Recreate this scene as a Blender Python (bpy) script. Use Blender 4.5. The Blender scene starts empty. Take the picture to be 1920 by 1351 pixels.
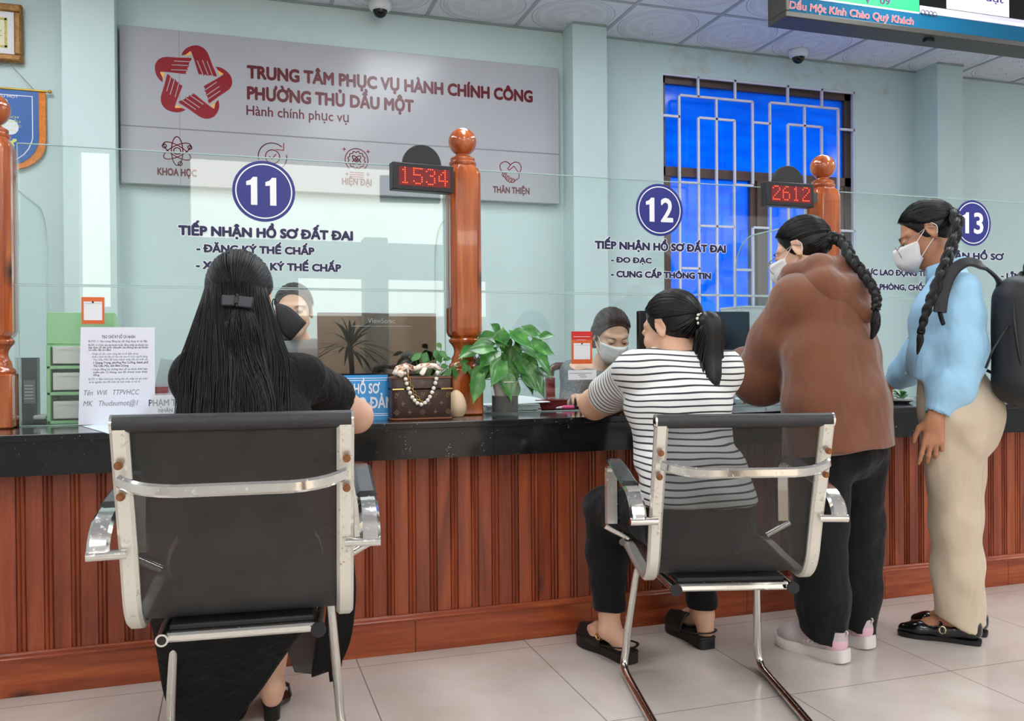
import bpy, bmesh, math, random
import numpy as np
from mathutils import Vector, Matrix, Euler
random.seed(7); RNG = np.random.RandomState(7)
R = math.radians
SC = bpy.context.scene
COL = SC.collection

# ------------------------------------------------------------------ camera
F_PX, CAM_H = 1634.8, 1.03
YAW, PITCH, ROLL = R(17.7926), R(-0.42228), R(0.43137)
def _basis():
    fwd = Vector((math.sin(YAW)*math.cos(PITCH), math.cos(YAW)*math.cos(PITCH), math.sin(PITCH)))
    right = Vector((math.cos(YAW), -math.sin(YAW), 0)); down = -right.cross(fwd)
    c, s = math.cos(ROLL), math.sin(ROLL)
    return c*right + s*down, -s*right + c*down, fwd
CR, CD, CF = _basis()
CAMLOC = Vector((0, 0, CAM_H))
cam = bpy.data.cameras.new('camera'); camo = bpy.data.objects.new('camera', cam); COL.objects.link(camo)
cam.sensor_width = 36; cam.lens = 36*F_PX/1920; cam.clip_start = .05; cam.clip_end = 200
camo.matrix_world = Matrix(((CR.x, -CD.x, -CF.x, 0), (CR.y, -CD.y, -CF.y, 0), (CR.z, -CD.z, -CF.z, CAM_H), (0, 0, 0, 1)))
SC.camera = camo
# measured points of the photograph turned into points of the room
def ray(x, y): return CR*((x-960)/F_PX) + CD*((y-675.5)/F_PX) + CF
def onY(x, y, Y): d = ray(x, y); return CAMLOC + d*(Y/d.y)
def onZ(x, y, Z): d = ray(x, y); return CAMLOC + d*((Z-CAM_H)/d.z)
def onX(x, y, X): d = ray(x, y); return CAMLOC + d*(X/d.x)

# ------------------------------------------------------------------ colour management, world
SC.view_settings.view_transform = 'Standard'; SC.view_settings.look = 'None'
SC.view_settings.gamma = 1; SC.view_settings.use_curve_mapping = False
SC.view_settings.exposure = 0.0
def lin(c):
    if isinstance(c, str): c = tuple(int(c[i:i+2], 16) for i in (0, 2, 4))
    f = lambda v: v/12.92 if v <= .04045 else ((v+.055)/1.055)**2.4
    return tuple(f(v/255) for v in c[:3]) + (1.0,)
world = bpy.data.worlds.new('daylight'); SC.world = world; world.use_nodes = True
bg = world.node_tree.nodes['Background']; bg.inputs[0].default_value = lin((255, 250, 240)); bg.inputs[1].default_value = 4.6
LED_STRENGTH = 12.0
try:
    SC.cycles.max_bounces = 10; SC.cycles.transparent_max_bounces = 24; SC.cycles.caustics_reflective = False
    SC.cycles.caustics_refractive = False; SC.cycles.sample_clamp_indirect = 6.0; SC.cycles.use_denoising = True
except Exception: pass

# ------------------------------------------------------------------ materials
MATS = {}
class NT:
    def __init__(s, m): s.t = m.node_tree; s.n = s.t.nodes; s.l = s.t.links
    def node(s, typ, **kw):
        n = s.n.new(typ)
        for k, v in kw.items():
            if k.startswith('i_'): n.inputs[int(k[2:])].default_value = v
            else: setattr(n, k, v)
        return n
    def link(s, a, b): s.l.new(a, b)
    def val(s, v, sock):
        if hasattr(v, 'is_output') or isinstance(v, bpy.types.NodeSocket): s.l.new(v, sock)
        else: sock.default_value = v
    def math(s, op, a, b=0.0, c=None, clamp=False):
        n = s.n.new('ShaderNodeMath'); n.operation = op; n.use_clamp = clamp
        s.val(a, n.inputs[0]); s.val(b, n.inputs[1])
        if c is not None: s.val(c, n.inputs[2])
        return n.outputs[0]
    def obj(s):
        return s.n.new('ShaderNodeTexCoord').outputs['Object']
    def xyz(s, v=None):
        n = s.n.new('ShaderNodeSeparateXYZ'); s.l.new(v or s.obj(), n.inputs[0]); return n.outputs
    def mapping(s, scale=(1, 1, 1), loc=(0, 0, 0), rot=(0, 0, 0), v=None):
        n = s.n.new('ShaderNodeMapping'); s.l.new(v or s.obj(), n.inputs[0])
        n.inputs['Scale'].default_value = scale; n.inputs['Location'].default_value = loc; n.inputs['Rotation'].default_value = rot
        return n.outputs[0]
    def noise(s, v, scale=5, detail=4, rough=.5, dist=0):
        n = s.n.new('ShaderNodeTexNoise'); s.l.new(v, n.inputs['Vector'])
        n.inputs['Scale'].default_value = scale; n.inputs['Detail'].default_value = detail
        n.inputs['Roughness'].default_value = rough; n.inputs['Distortion'].default_value = dist
        return n.outputs['Fac']
    def ramp(s, f, stops):
        n = s.n.new('ShaderNodeValToRGB'); s.l.new(f, n.inputs[0]); e = n.color_ramp.elements
        while len(e) < len(stops): e.new(.5)
        for k, (p, c) in zip(e, stops): k.position = p; k.color = c
        return n.outputs[0]
    def mix(s, f, a, b):
        n = s.n.new('ShaderNodeMix'); n.data_type = 'RGBA'
        s.val(f, n.inputs[0]); s.val(a, n.inputs[6]); s.val(b, n.inputs[7]); return n.outputs[2]
    def bump(s, h, strength=.3, dist=.01):
        n = s.n.new('ShaderNodeBump'); n.inputs['Strength'].default_value = strength; n.inputs['Distance'].default_value = dist
        s.l.new(h, n.inputs['Height']); s.l.new(n.outputs[0], s.p.inputs['Normal'])
def M(name, col=(128, 128, 128), rough=.5, metal=0, spec=.5, coat=0, emit=None, es=1, sheen=0, sss=0, fn=None, trans=0, ior=1.45, alpha=1):
    if name in MATS: return MATS[name]
    m = bpy.data.materials.new(name); m.use_nodes = True; t = NT(m); p = t.n['Principled BSDF']; t.p = p
    p.inputs['Base Color'].default_value = lin(col); p.inputs['Roughness'].default_value = rough; p.inputs['Metallic'].default_value = metal
    p.inputs['Specular IOR Level'].default_value = spec; p.inputs['Coat Weight'].default_value = coat; p.inputs['Coat Roughness'].default_value = .06
    p.inputs['Sheen Weight'].default_value = sheen; p.inputs['IOR'].default_value = ior; p.inputs['Transmission Weight'].default_value = trans
    p.inputs['Alpha'].default_value = alpha
    if sss: p.inputs['Subsurface Weight'].default_value = sss; p.inputs['Subsurface Radius'].default_value = (.6, .25, .12); p.inputs['Subsurface Scale'].default_value = .012
    if emit: p.inputs['Emission Color'].default_value = lin(emit); p.inputs['Emission Strength'].default_value = es
    if fn: fn(t, p)
    MATS[name] = m; return m
def vary(amt=.12, scale=6, bump=0, bscale=120, bdist=.002, stretch=(1, 1, 1)):
    """gentle material variation around the base colour, with an optional fine bump"""
    def fn(t, p):
        c = tuple(p.inputs['Base Color'].default_value); v = t.mapping(stretch)
        n = t.noise(v, scale, 5, .6)
        d = tuple(x*(1-amt) for x in c[:3])+(1,); l = tuple(min(1, x*(1+amt)) for x in c[:3])+(1,)
        t.link(t.ramp(n, [(.3, d), (.7, l)]), p.inputs['Base Color'])
        if bump: t.bump(t.noise(v, bscale, 3, .6), bump, bdist)
    return fn

# ------------------------------------------------------------------ geometry builder
class B:
    def __init__(s, mx=None): s.v = []; s.f = []; s.mi = []; s.mx = mx or Matrix.Identity(4); s.cur = 0
    def add(s, vs, fs, mx=None):
        o = len(s.v); m = s.mx @ mx if mx is not None else s.mx
        s.v += [tuple(m @ Vector(p)) for p in vs]; s.f += [tuple(i+o for i in f) for f in fs]; s.mi += [s.cur]*len(fs); return s
    def box(s, lo, hi, mx=None):
        (a, b, c), (d, e, f) = lo, hi
        return s.add([(a, b, c), (d, b, c), (d, e, c), (a, e, c), (a, b, f), (d, b, f), (d, e, f), (a, e, f)],
                     [(0, 3, 2, 1), (4, 5, 6, 7), (0, 1, 5, 4), (1, 2, 6, 5), (2, 3, 7, 6), (3, 0, 4, 7)], mx)
    def cbox(s, c, d, mx=None): return s.box([c[i]-d[i]/2 for i in range(3)], [c[i]+d[i]/2 for i in range(3)], mx)
    def prism(s, poly, y0, y1, axis='y', mx=None):
        """polygon (u,v): axis y -> (u,y,v); axis z -> (u,v,z); axis x -> (x,u,v)"""
        n = len(poly); g = {'y': lambda u, v, w: (u, w, v), 'z': lambda u, v, w: (u, v, w), 'x': lambda u, v, w: (w, u, v)}[axis]
        vs = [g(u, v, y0) for u, v in poly]+[g(u, v, y1) for u, v in poly]
        return s.add(vs, [tuple(range(n))[::-1], tuple(range(n, 2*n))]+[(i, (i+1) % n, n+(i+1) % n, n+i) for i in range(n)], mx)
    def loft(s, rings, cap=True, closed=True, mx=None, loop=False):
        n = len(rings[0]); k = len(rings); vs = [tuple(p) for r in rings for p in r]; fs = []
        for j in range(k if loop else k-1):
            j2 = (j+1) % k
            for i in range(n if closed else n-1):
                i2 = (i+1) % n; fs.append((j*n+i, j*n+i2, j2*n+i2, j2*n+i))
        if cap and not loop and closed: fs += [tuple(range(n))[::-1], tuple(range((k-1)*n, k*n))]
        return s.add(vs, fs, mx)
    def lathe(s, prof, seg=24, c=(0, 0, 0), mx=None):
        rings = [[(c[0]+r*math.cos(2*math.pi*i/seg), c[1]+r*math.sin(2*math.pi*i/seg), c[2]+z) for i in range(seg)] for r, z in prof]
        return s.loft(rings, mx=mx)
    def ball(s, c, r, seg=16, mx=None, sc=(1, 1, 1)):
        k = max(6, seg//2)
        rings = [[(c[0]+r*sc[0]*math.sin(t)*math.cos(2*math.pi*i/seg), c[1]+r*sc[1]*math.sin(t)*math.sin(2*math.pi*i/seg), c[2]-r*sc[2]*math.cos(t)) for i in range(seg)]
                 for t in [math.pi*(j+.02)/(k+.04) for j in range(k+1)]]
        return s.loft(rings, mx=mx)
    def tube(s, pts, r, seg=8, cap=True, mx=None, loop=False, flat=1.0, up=None, roll=None):
        """sweep an ellipse (r across, r*flat along the other axis) along pts; r may be a list"""
        P = [Vector(p) for p in pts]; n = len(P); rs = r if isinstance(r, (list, tuple)) else [r]*n
        fl = flat if isinstance(flat, (list, tuple)) else [flat]*n
        T = []
        for i in range(n):
            if loop: d = P[(i+1) % n]-P[i-1]
            else: d = P[min(i+1, n-1)]-P[max(i-1, 0)]
            T.append(d.normalized() if d.length > 1e-9 else Vector((0, 0, 1)))
        ref = Vector(up) if up else (Vector((0, 0, 1)) if abs(T[0].z) < .9 else Vector((1, 0, 0)))
        nrm = (ref-T[0]*ref.dot(T[0])).normalized(); rings = []
        for i in range(n):
            if up: nrm = (Vector(up)-T[i]*Vector(up).dot(T[i])); nrm = nrm.normalized() if nrm.length > 1e-6 else ref
            else: nrm = (nrm-T[i]*nrm.dot(T[i])).normalized()
            bi = T[i].cross(nrm)
            rings.append([P[i]+bi*(rs[i]*math.cos(2*math.pi*k/seg))+nrm*(rs[i]*fl[i]*math.sin(2*math.pi*k/seg)) for k in range(seg)])
        return s.loft(rings, cap=cap, mx=mx, loop=loop)
    def bar(s, pts, w, t, up, mx=None, cap=True, bev=.25):
        """sweep a rounded rectangle (w across, t along 'up') along pts"""
        P = [Vector(p) for p in pts]; n = len(P); rings = []
        U = up if isinstance(up, list) else [up]*n
        b = bev*min(w, t)
        prof = [(w/2-b, t/2), (-w/2+b, t/2), (-w/2, t/2-b), (-w/2, -t/2+b), (-w/2+b, -t/2), (w/2-b, -t/2), (w/2, -t/2+b), (w/2, t/2-b)]
        for i in range(n):
            T = (P[min(i+1, n-1)]-P[max(i-1, 0)]).normalized(); u = Vector(U[i]); nn = (u-T*u.dot(T)).normalized(); bi = T.cross(nn)
            rings.append([P[i]+bi*a+nn*c for a, c in prof])
        return s.loft(rings, cap=cap, mx=mx)
    def cyl(s, a, b, r, r2=None, seg=16): return s.tube([a, b], [r, r if r2 is None else r2], seg)
    def build(s, name, mat, parent=None, smooth=40, bevel=0, seg=2):
        me = bpy.data.meshes.new(name); me.from_pydata(s.v, [], s.f); me.validate(clean_customdata=False)
        for m in (mat if isinstance(mat, (list, tuple)) else [mat]): me.materials.append(m)
        if any(s.mi) and len(me.polygons) == len(s.mi): me.polygons.foreach_set('material_index', s.mi)
        bm = bmesh.new(); bm.from_mesh(me); bmesh.ops.recalc_face_normals(bm, faces=bm.faces); bm.to_mesh(me); bm.free()
        return link(name, me, parent, smooth, bevel, seg)
def wm(o):
    m = o.matrix_basis.copy()
    return wm(o.parent) @ o.matrix_parent_inverse @ m if o.parent else m
def link(name, me, parent=None, smooth=40, bevel=0, seg=2):
    o = bpy.data.objects.new(name, me); COL.objects.link(o)
    if parent is not None: o.parent = parent; o.matrix_parent_inverse = wm(parent).inverted()
    if smooth is not None:
        me.polygons.foreach_set('use_smooth', [True]*len(me.polygons))
        if smooth < 180: me.set_sharp_from_angle(angle=R(smooth))
    if bevel:
        b = o.modifiers.new('bevel', 'BEVEL'); b.width = bevel; b.segments = seg; b.limit_method = 'ANGLE'; b.angle_limit = R(35); b.harden_normals = False
    me.update(); return o
def tag(o, label=None, cat=None, group=None, kind=None):
    if label: o['label'] = label
    if cat: o['category'] = cat
    if group: o['group'] = group
    if kind: o['kind'] = kind
    return o
def thing(name, label, cat, loc=(0, 0, 0), group=None):
    o = bpy.data.objects.new(name, None); COL.objects.link(o); o.location = loc; o.empty_display_size = .05
    return tag(o, label, cat, group)
def copy_tree(o, parent=None):
    c = o.copy(); COL.objects.link(c); c.parent = parent
    if parent is not None: c.matrix_parent_inverse = o.matrix_parent_inverse.copy()
    for ch in [x for x in COL.objects if x.parent == o]: copy_tree(ch, c)
    return c
def struct(o): o['kind'] = 'structure'; return o

# ------------------------------------------------------------------ lettering
_tc = {}
def text_mesh(body, offset=0.0, shear=0.0):
    k = (body, offset, shear)
    if k in _tc: return _tc[k]
    c = bpy.data.curves.new('t', 'FONT'); c.body = body; c.size = 1; c.offset = offset; c.shear = shear; c.resolution_u = 3
    o = bpy.data.objects.new('t', c); COL.objects.link(o); dg = bpy.context.evaluated_depsgraph_get()
    m = bpy.data.meshes.new_from_object(o.evaluated_get(dg)); vs = [tuple(v.co) for v in m.vertices]; fs = [tuple(p.vertices) for p in m.polygons]
    bpy.data.objects.remove(o); bpy.data.curves.remove(c); bpy.data.meshes.remove(m)
    _tc[k] = (vs, fs); return vs, fs
CAPH = max(v[1] for v in text_mesh('H')[0])
def put_text(b, body, p0, p1, cap, n_off=0.0, up=None, offset=0.0, ref_offset=None, shear=0.0):
    """lettering on builder b: baseline from p0 to p1, capital height cap (metres); offset = how far strokes are thickened"""
    plain = body.replace('Đ', 'D').replace('Ơ', 'O').replace('Ờ', 'Ò').replace('Ớ', 'Ó').replace('ơ', 'o'); w = lambda s: (min(v[0] for v in text_mesh(s, 0)[0]), max(v[0] for v in text_mesh(s, 0)[0]))
    ro = offset if ref_offset is None else ref_offset
    vs, fs = text_mesh(plain, 0, shear); x0, x1 = w(plain)
    vs = list(vs); fs = list(fs)
    for i, ch in enumerate(body):
        if ch == 'Đ':   # the stroke through the D
            r_ = w(plain[:i+1])[1]; dl, dr = w('D'); l_ = r_-(dr-dl); k = len(vs); h = CAPH*.055; m = CAPH*.5
            vs += [(l_-.06, m-h, .0), (l_+.24, m-h, .0), (l_+.24, m+h, .0), (l_-.06, m+h, .0)]; fs.append((k, k+1, k+2, k+3))
        if ch in 'ƠỜỚ':   # the horn of the O
            r_ = w(plain[:i]+'O')[1]; k = len(vs); vs += [(r_-.12, .60, 0), (r_-.02, .56, 0), (r_+.075, .66, 0), (r_+.075, .78, 0), (r_-.01, .78, 0), (r_-.01, .69, 0)]; fs.append((k, k+1, k+2, k+3, k+4, k+5))
    p0, p1 = Vector(p0), Vector(p1); X = (p1-p0); L = X.length; X.normalize(); U = Vector(up) if up else Vector((0, 0, 1)); U = (U-X*U.dot(X)).normalized(); N = X.cross(U)
    sx = L/(x1-x0+2*ro); sy = cap/(CAPH+2*ro)
    dirs = [(0, 0)] if offset <= 0 else [(offset*math.cos(2*math.pi*i/8), offset*math.sin(2*math.pi*i/8)) for i in range(8)]
    for j, (dx, dy) in enumerate(dirs):
        b.add([p0+X*((v[0]-x0+ro+dx)*sx)+U*((v[1]+ro+dy)*sy)+N*(n_off+j*3e-5) for v in vs], fs)
    return b
# ================================================================== the room
WY = 5.478; CEIL = 3.19; XL, XR, YF = -3.6, 9.5, -3.4
def wall_fn(t, p):
    c = tuple(p.inputs['Base Color'].default_value)
    n = t.noise(t.mapping((.5, .5, .35)), 1.6, 4, .6)
    l = tuple(min(1, x*1.04) for x in c[:3])+(1,); d = tuple(x*.94 for x in c[:3])+(1,)
    base = t.ramp(n, [(.35, d), (.65, l)])
    # flaking, damp-stained patches above the window
    xyz = t.xyz(); st = t.noise(t.mapping((1, 1, 1.6)), 5.5, 6, .65)
    hz = t.math('SMOOTH_MIN', t.math('MULTIPLY', t.math('SUBTRACT', xyz[2], 2.9), 9), 1.0, .1)
    mask = t.math('MULTIPLY', t.math('MULTIPLY', hz, t.math('GREATER_THAN', xyz[0], 2.7)), t.math('LESS_THAN', xyz[0], 4.8), clamp=True)
    f = t.math('MULTIPLY', t.math('MULTIPLY', t.math('SUBTRACT', st, .52), 7.0, clamp=True), mask, clamp=True)
    t.link(t.mix(t.math('MULTIPLY', f, .55), base, lin((186, 170, 140))), p.inputs['Base Color'])
    t.bump(t.noise(t.obj(), 60, 4), .08, .004)
WALL = M('mint wall paint', (194, 214, 213), .55, fn=wall_fn)
WALLF = M('pale plaster', (222, 224, 222), .7, fn=vary(.04, 2))
def floor_fn(t, p):
    x, y, z = t.xyz()
    def line(u, off, per, w): return t.math('LESS_THAN', t.math('ABSOLUTE', t.math('SUBTRACT', t.math('FRACT', t.math('DIVIDE', t.math('SUBTRACT', u, off-per/2), per)), .5)), w/per)
    lx = line(x, .391, .6, .0016)
    ly = t.math('MULTIPLY', line(y, 2.237, .6, .0016), t.math('LESS_THAN', y, 2.6))
    ly = t.math('MAXIMUM', ly, t.math('LESS_THAN', t.math('ABSOLUTE', t.math('SUBTRACT', y, 2.893)), .0016))
    g = t.math('MAXIMUM', lx, ly)
    n = t.noise(t.mapping((1, 1, 1)), 3.2, 6, .62, .6); n2 = t.noise(t.mapping((14, 50, 1)), 1.2, 3, .6)
    c = t.ramp(n, [(.28, lin((196, 183, 172))), (.5, lin((206, 195, 185))), (.75, lin((215, 206, 198)))])
    c = t.mix(t.math('MULTIPLY', t.math('GREATER_THAN', n2, .72), .35), c, lin((228, 222, 216)))
    t.link(t.mix(g, c, lin((112, 98, 88))), p.inputs['Base Color'])
    t.link(t.math('ADD', t.math('MULTIPLY', g, .5), .13), p.inputs['Roughness'])
FLOOR = M('polished beige floor tile', (206, 195, 185), .14, spec=.45, fn=floor_fn)
def ceil_fn(t, p):
    x, y, z = t.xyz()
    fx = t.math('SUBTRACT', t.math('FRACT', t.math('DIVIDE', x, .6)), .5); fy = t.math('SUBTRACT', t.math('FRACT', t.math('DIVIDE', t.math('SUBTRACT', y, 4.905), .6)), .5)
    r = t.math('SQRT', t.math('ADD', t.math('MULTIPLY', fx, fx), t.math('MULTIPLY', fy, fy))); a = t.math('ARCTAN2', fy, fx)
    ring = t.math('SINE', t.math('MULTIPLY', r, 150)); pet = t.math('SINE', t.math('ADD', t.math('MULTIPLY', a, 48), t.math('MULTIPLY', r, 60)))
    band = lambda r0, r1: t.math('MULTIPLY', t.math('GREATER_THAN', r, r0), t.math('LESS_THAN', r, r1))
    h = t.math('ADD', t.math('MULTIPLY', ring, t.math('MAXIMUM', band(.36, .44), band(.08, .15))), t.math('MULTIPLY', pet, t.math('MAXIMUM', band(.2, .31), band(.375, .4))))
    edge = band(.437, .447)
    h = t.math('SUBTRACT', h, t.math('MULTIPLY', edge, 2))
    t.link(t.mix(t.math('ADD', t.math('MULTIPLY', edge, .45), t.math('MULTIPLY', t.math('LESS_THAN', h, -.35), .16), clamp=True), lin((224, 227, 238)), lin((150, 155, 170))), p.inputs['Base Color'])
    t.bump(h, .5, .004)
CEILM = M('embossed gypsum ceiling tile', (224, 227, 238), .6, fn=ceil_fn)
GRID = M('grey ceiling grid', (168, 174, 184), .5)

b = B().box((XL, YF-1.5, -.06), (XR, WY+.2, 0)); struct(b.build('floor', FLOOR, smooth=None))
b = B().box((XL, YF-.2, CEIL), (XR, WY+.2, CEIL+.06)); cl = struct(b.build('ceiling', CEILM, smooth=None))
b = B()
for k in range(-6, 16):
    b.box((.6*k-.012, 1.2, CEIL-.006), (.6*k+.012, WY, CEIL+.001))
for k in range(-6, 1):
    b.box((XL, 4.905+.6*k-.012, CEIL-.0055), (XR, 4.905+.6*k+.012, CEIL+.001))
struct(b.build('trim_1', GRID, smooth=None))
# back wall with a window hole
WX0, WX1, WZ0, WZ1 = 2.88, 4.49, 1.15, 2.985
b = B()
b.box((XL, WY, 0), (WX0, WY+.2, CEIL)); b.box((WX1, WY, 0), (XR, WY+.2, CEIL)); b.box((WX0, WY, 0), (WX1, WY+.2, WZ0)); b.box((WX0, WY, WZ1), (WX1, WY+.2, CEIL))
struct(b.build('wall_back', WALL, smooth=None))
for k, (a, c, y) in enumerate(((-.871, -.606, 5.295), (2.13, 2.372, 5.295), (5.05, 5.29, 5.255))):
    struct(B().box((a, y, 0), (c, WY+.01, CEIL)).build('trim_%d' % (k+2), WALL, smooth=None))
# cornice strip under the ceiling
b = B(); segs = [(XL, -.871, WY), (-.871, -.606, 5.295), (-.606, 2.13, WY), (2.13, 2.372, 5.295), (2.372, 5.05, WY), (5.05, 5.29, 5.255), (5.29, XR, WY)]
for a, c, y in segs: b.box((a, y-.012, CEIL-.012), (c, y+.004, CEIL-.002))
struct(b.build('trim_5', M('cornice grey', (150, 165, 160), .5), smooth=None))
struct(B().box((XL-.2, YF-.2, 0), (XL, WY+.2, CEIL)).build('wall_left', WALLF, smooth=None))
struct(B().box((XR, YF-.2, 0), (XR+.2, WY+.2, CEIL)).build('wall_right', WALLF, smooth=None))
# entrance wall behind the camera with its openings (seen only in the glass screens)
b = B(); holes = [(-2.9, -2.2, 1.2, 3.17), (-1.48, -1.19, 1.55, 3.17), (-.41, 2.42, 2.3, 3.17), (.7, 2.9, .02, 1.9)]  # leftmost opening is added out of view to let in more daylight
xs = sorted({XL, XR, *[h[0] for h in holes], *[h[1] for h in holes]}); zs = sorted({0, CEIL, *[h[2] for h in holes], *[h[3] for h in holes]})
for i in range(len(xs)-1):
    for j in range(len(zs)-1):
        cx, cz = (xs[i]+xs[i+1])/2, (zs[j]+zs[j+1])/2
        if not any(h[0] < cx < h[1] and h[2] < cz < h[3] for h in holes): b.box((xs[i], YF-.2, zs[j]), (xs[i+1], YF, zs[j+1]))
struct(b.build('wall_front', WALLF, smooth=None))
struct(B().box((1.36, -3.2, 0), (1.62, -2.94, 2.3)).build('trim_6', M('cream column paint', (226, 214, 196), .5), smooth=None, bevel=.02))
# ceiling light panels
LED = M('lit light panel', (255, 255, 255), .5, emit=(246, 250, 255), es=LED_STRENGTH); ALU = M('white enamelled metal', (225, 227, 228), .4)
lp = thing('ceiling_light', 'recessed white light panel in the ceiling, out of view', 'ceiling light', (0, 0, 0), 'ceiling light panels')
B().box((-.3, -.6, -.012), (.3, .6, -.001)).build('frame', ALU, lp); B().box((-.275, -.575, -.016), (.275, .575, -.0125)).build('diffuser', LED, lp, smooth=None)
first = True
for px in (-1.8, .6, 3.0, 5.4, 7.8):
    for py in (-2.2, .2, 2.6):
        o = lp if first else copy_tree(lp); first = False; o.location = (px+.3, py+.1, CEIL)
for px in (-1.2, 1.2, 3.3):
    o = copy_tree(lp); o.location = (px, 4.0, CEIL)  # extra unseen panels, added to brighten the staff side
o = copy_tree(lp); o.location = (6.6, 2.9, CEIL)  # extra unseen panel, added to brighten the right part of the back wall
# window in the back wall: blue film panes, brown aluminium frame, white grille
BROWN = M('brown anodised aluminium', (96, 76, 66), .4, metal=.3)
def film_fn(t, p):
    o = t.n['Material Output']; tr = t.node('ShaderNodeBsdfTranslucent'); gl = t.node('ShaderNodeBsdfGlossy'); gl.inputs['Roughness'].default_value = .12
    n = t.noise(t.mapping((1.5, 1, 7)), 2.5, 4, .5)
    t.link(t.ramp(n, [(.3, (.0, .22, .74, 1)), (.7, (.0, .31, .88, 1))]), tr.inputs[0])
    ms = t.node('ShaderNodeMixShader', i_0=.035); t.link(tr.outputs[0], ms.inputs[1]); t.link(gl.outputs[0], ms.inputs[2]); t.link(ms.outputs[0], o.inputs[0])
FILM = M('blue window film', (0, 100, 240), .2, fn=film_fn)
WF = M('white painted steel grille', (214, 214, 222), .45)
win = thing('window_1', None, None, (3.685, WY, WZ0)); struct(win)
b = B(); y0, y1 = WY+.05, WY+.11
b.box((WX0, y0, WZ1-.055), (WX1, y1, WZ1)); b.box((WX0, y0, WZ0), (WX1, y1, WZ0+.05)); b.box((WX0, y0, WZ0), (WX0+.04, y1, WZ1)); b.box((WX1-.055, y0, WZ0), (WX1, y1, WZ1))
b.box((WX0, y0, 2.28), (WX1, y1, 2.345))
for xx in (3.66,): b.box((xx, y0-.012, WZ0), (xx+.055, y1, 2.28))
for xx in (WX0+.04, 3.615, 3.715, WX1-.09): b.box((xx, y0+.01, WZ0), (xx+.045, y1-.01, 2.28))
b.build('window_frame', BROWN, win, smooth=None)
B().box((WX0, WY+.085, 2.3), (WX1, WY+.089, WZ1)).build('pane', FILM, win, smooth=None)
B().box((WX0, WY+.095, WZ0), (3.66, WY+.099, 2.29)).build('pane', FILM, win, smooth=None)
B().box((3.70, WY+.075, WZ0), (WX1, WY+.079, 2.29)).build('pane', FILM, win, smooth=None)
# grille: measured on the photograph's wall plane
g = B(); gy = WY+.012
def gp(x, y): return onY(1100+x/2.8143, 100+y/2.8143, gy)
def gbar(x0, y0, x1, y1, w=.016):
    a, c = gp(x0, y0), gp(x1, y1); horiz = abs(c.x-a.x) > abs(c.z-a.z)
    if horiz: z = (a.z+c.z)/2; g.box((min(a.x, c.x), gy-w/2, z-w/2), (max(a.x, c.x), gy+w/2, z+w/2))
    else: x = (a.x+c.x)/2; g.box((x-w/2, gy-w/2, min(a.z, c.z)), (x+w/2, gy+w/2, max(a.z, c.z)))
DN = 1640
for seg in [(587, 125, 587, 232), (782, 142, 782, 245), (1060, 168, 1060, 265), (1240, 186, 1240, 285),
            (491, 225, 491, DN), (875, 255, 875, 690), (968, 262, 968, 1270), (1327, 292, 1327, 720),
            (491, 225, 875, 252), (968, 262, 1327, 292),
            (592, 340, 592, DN), (780, 355, 780, 690), (1062, 375, 1062, 900), (1240, 388, 1240, 900),
            (592, 340, 780, 355), (1062, 376, 1240, 389), (687, 245, 687, DN), (1150, 282, 1150, 900),
            (403, 330, 491, 332), (880, 366, 968, 370), (1335, 402, 1412, 404), (1340, 935, 1420, 938), (1327, 720, 1327, 1640),
            (491, 682, 592, 684), (780, 695, 878, 697), (592, 910, 780, 915), (880, 918, 968, 922), (500, 1132, 600, 1136), (780, 1140, 878, 1144),
            (780, 690, 780, DN), (878, 920, 878, DN), (968, 1270, 968, DN), (592, 1275, 968, 1280)]:
    gbar(*seg)
g.box((WX1-.012, gy-.008, WZ0), (WX1, gy+.008, WZ1)); g.box((WX0, gy-.008, WZ1-.014), (WX1, gy+.008, WZ1)); g.box((WX0, gy-.008, WZ0), (WX1, gy+.008, WZ0+.014))
g.build('security_grille', WF, win, smooth=None)
# outside: paved ground, plus a wall and eaves added to shape the light
struct(B().box((-40, -40, -.3), (40, 40, -.1)).build('ground', M('grey paving', (150, 146, 138), .8, fn=vary(.1, 2)), smooth=None))
struct(B().box((-6, -9.2, -.1), (12, -9, 1.72)).build('wall_street_added', M('beige added wall', (205, 180, 160), .8, fn=vary(.06, 2)), smooth=None))  # added wall, its height set to limit the bright sky mirrored in the screens
struct(B().box((2.2, WY+.2, 3.12), (5.2, WY+1.25, 3.2)).build('trim_7', WALLF, smooth=None))  # unseen eaves slab, added to darken the top of the blue window
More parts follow.
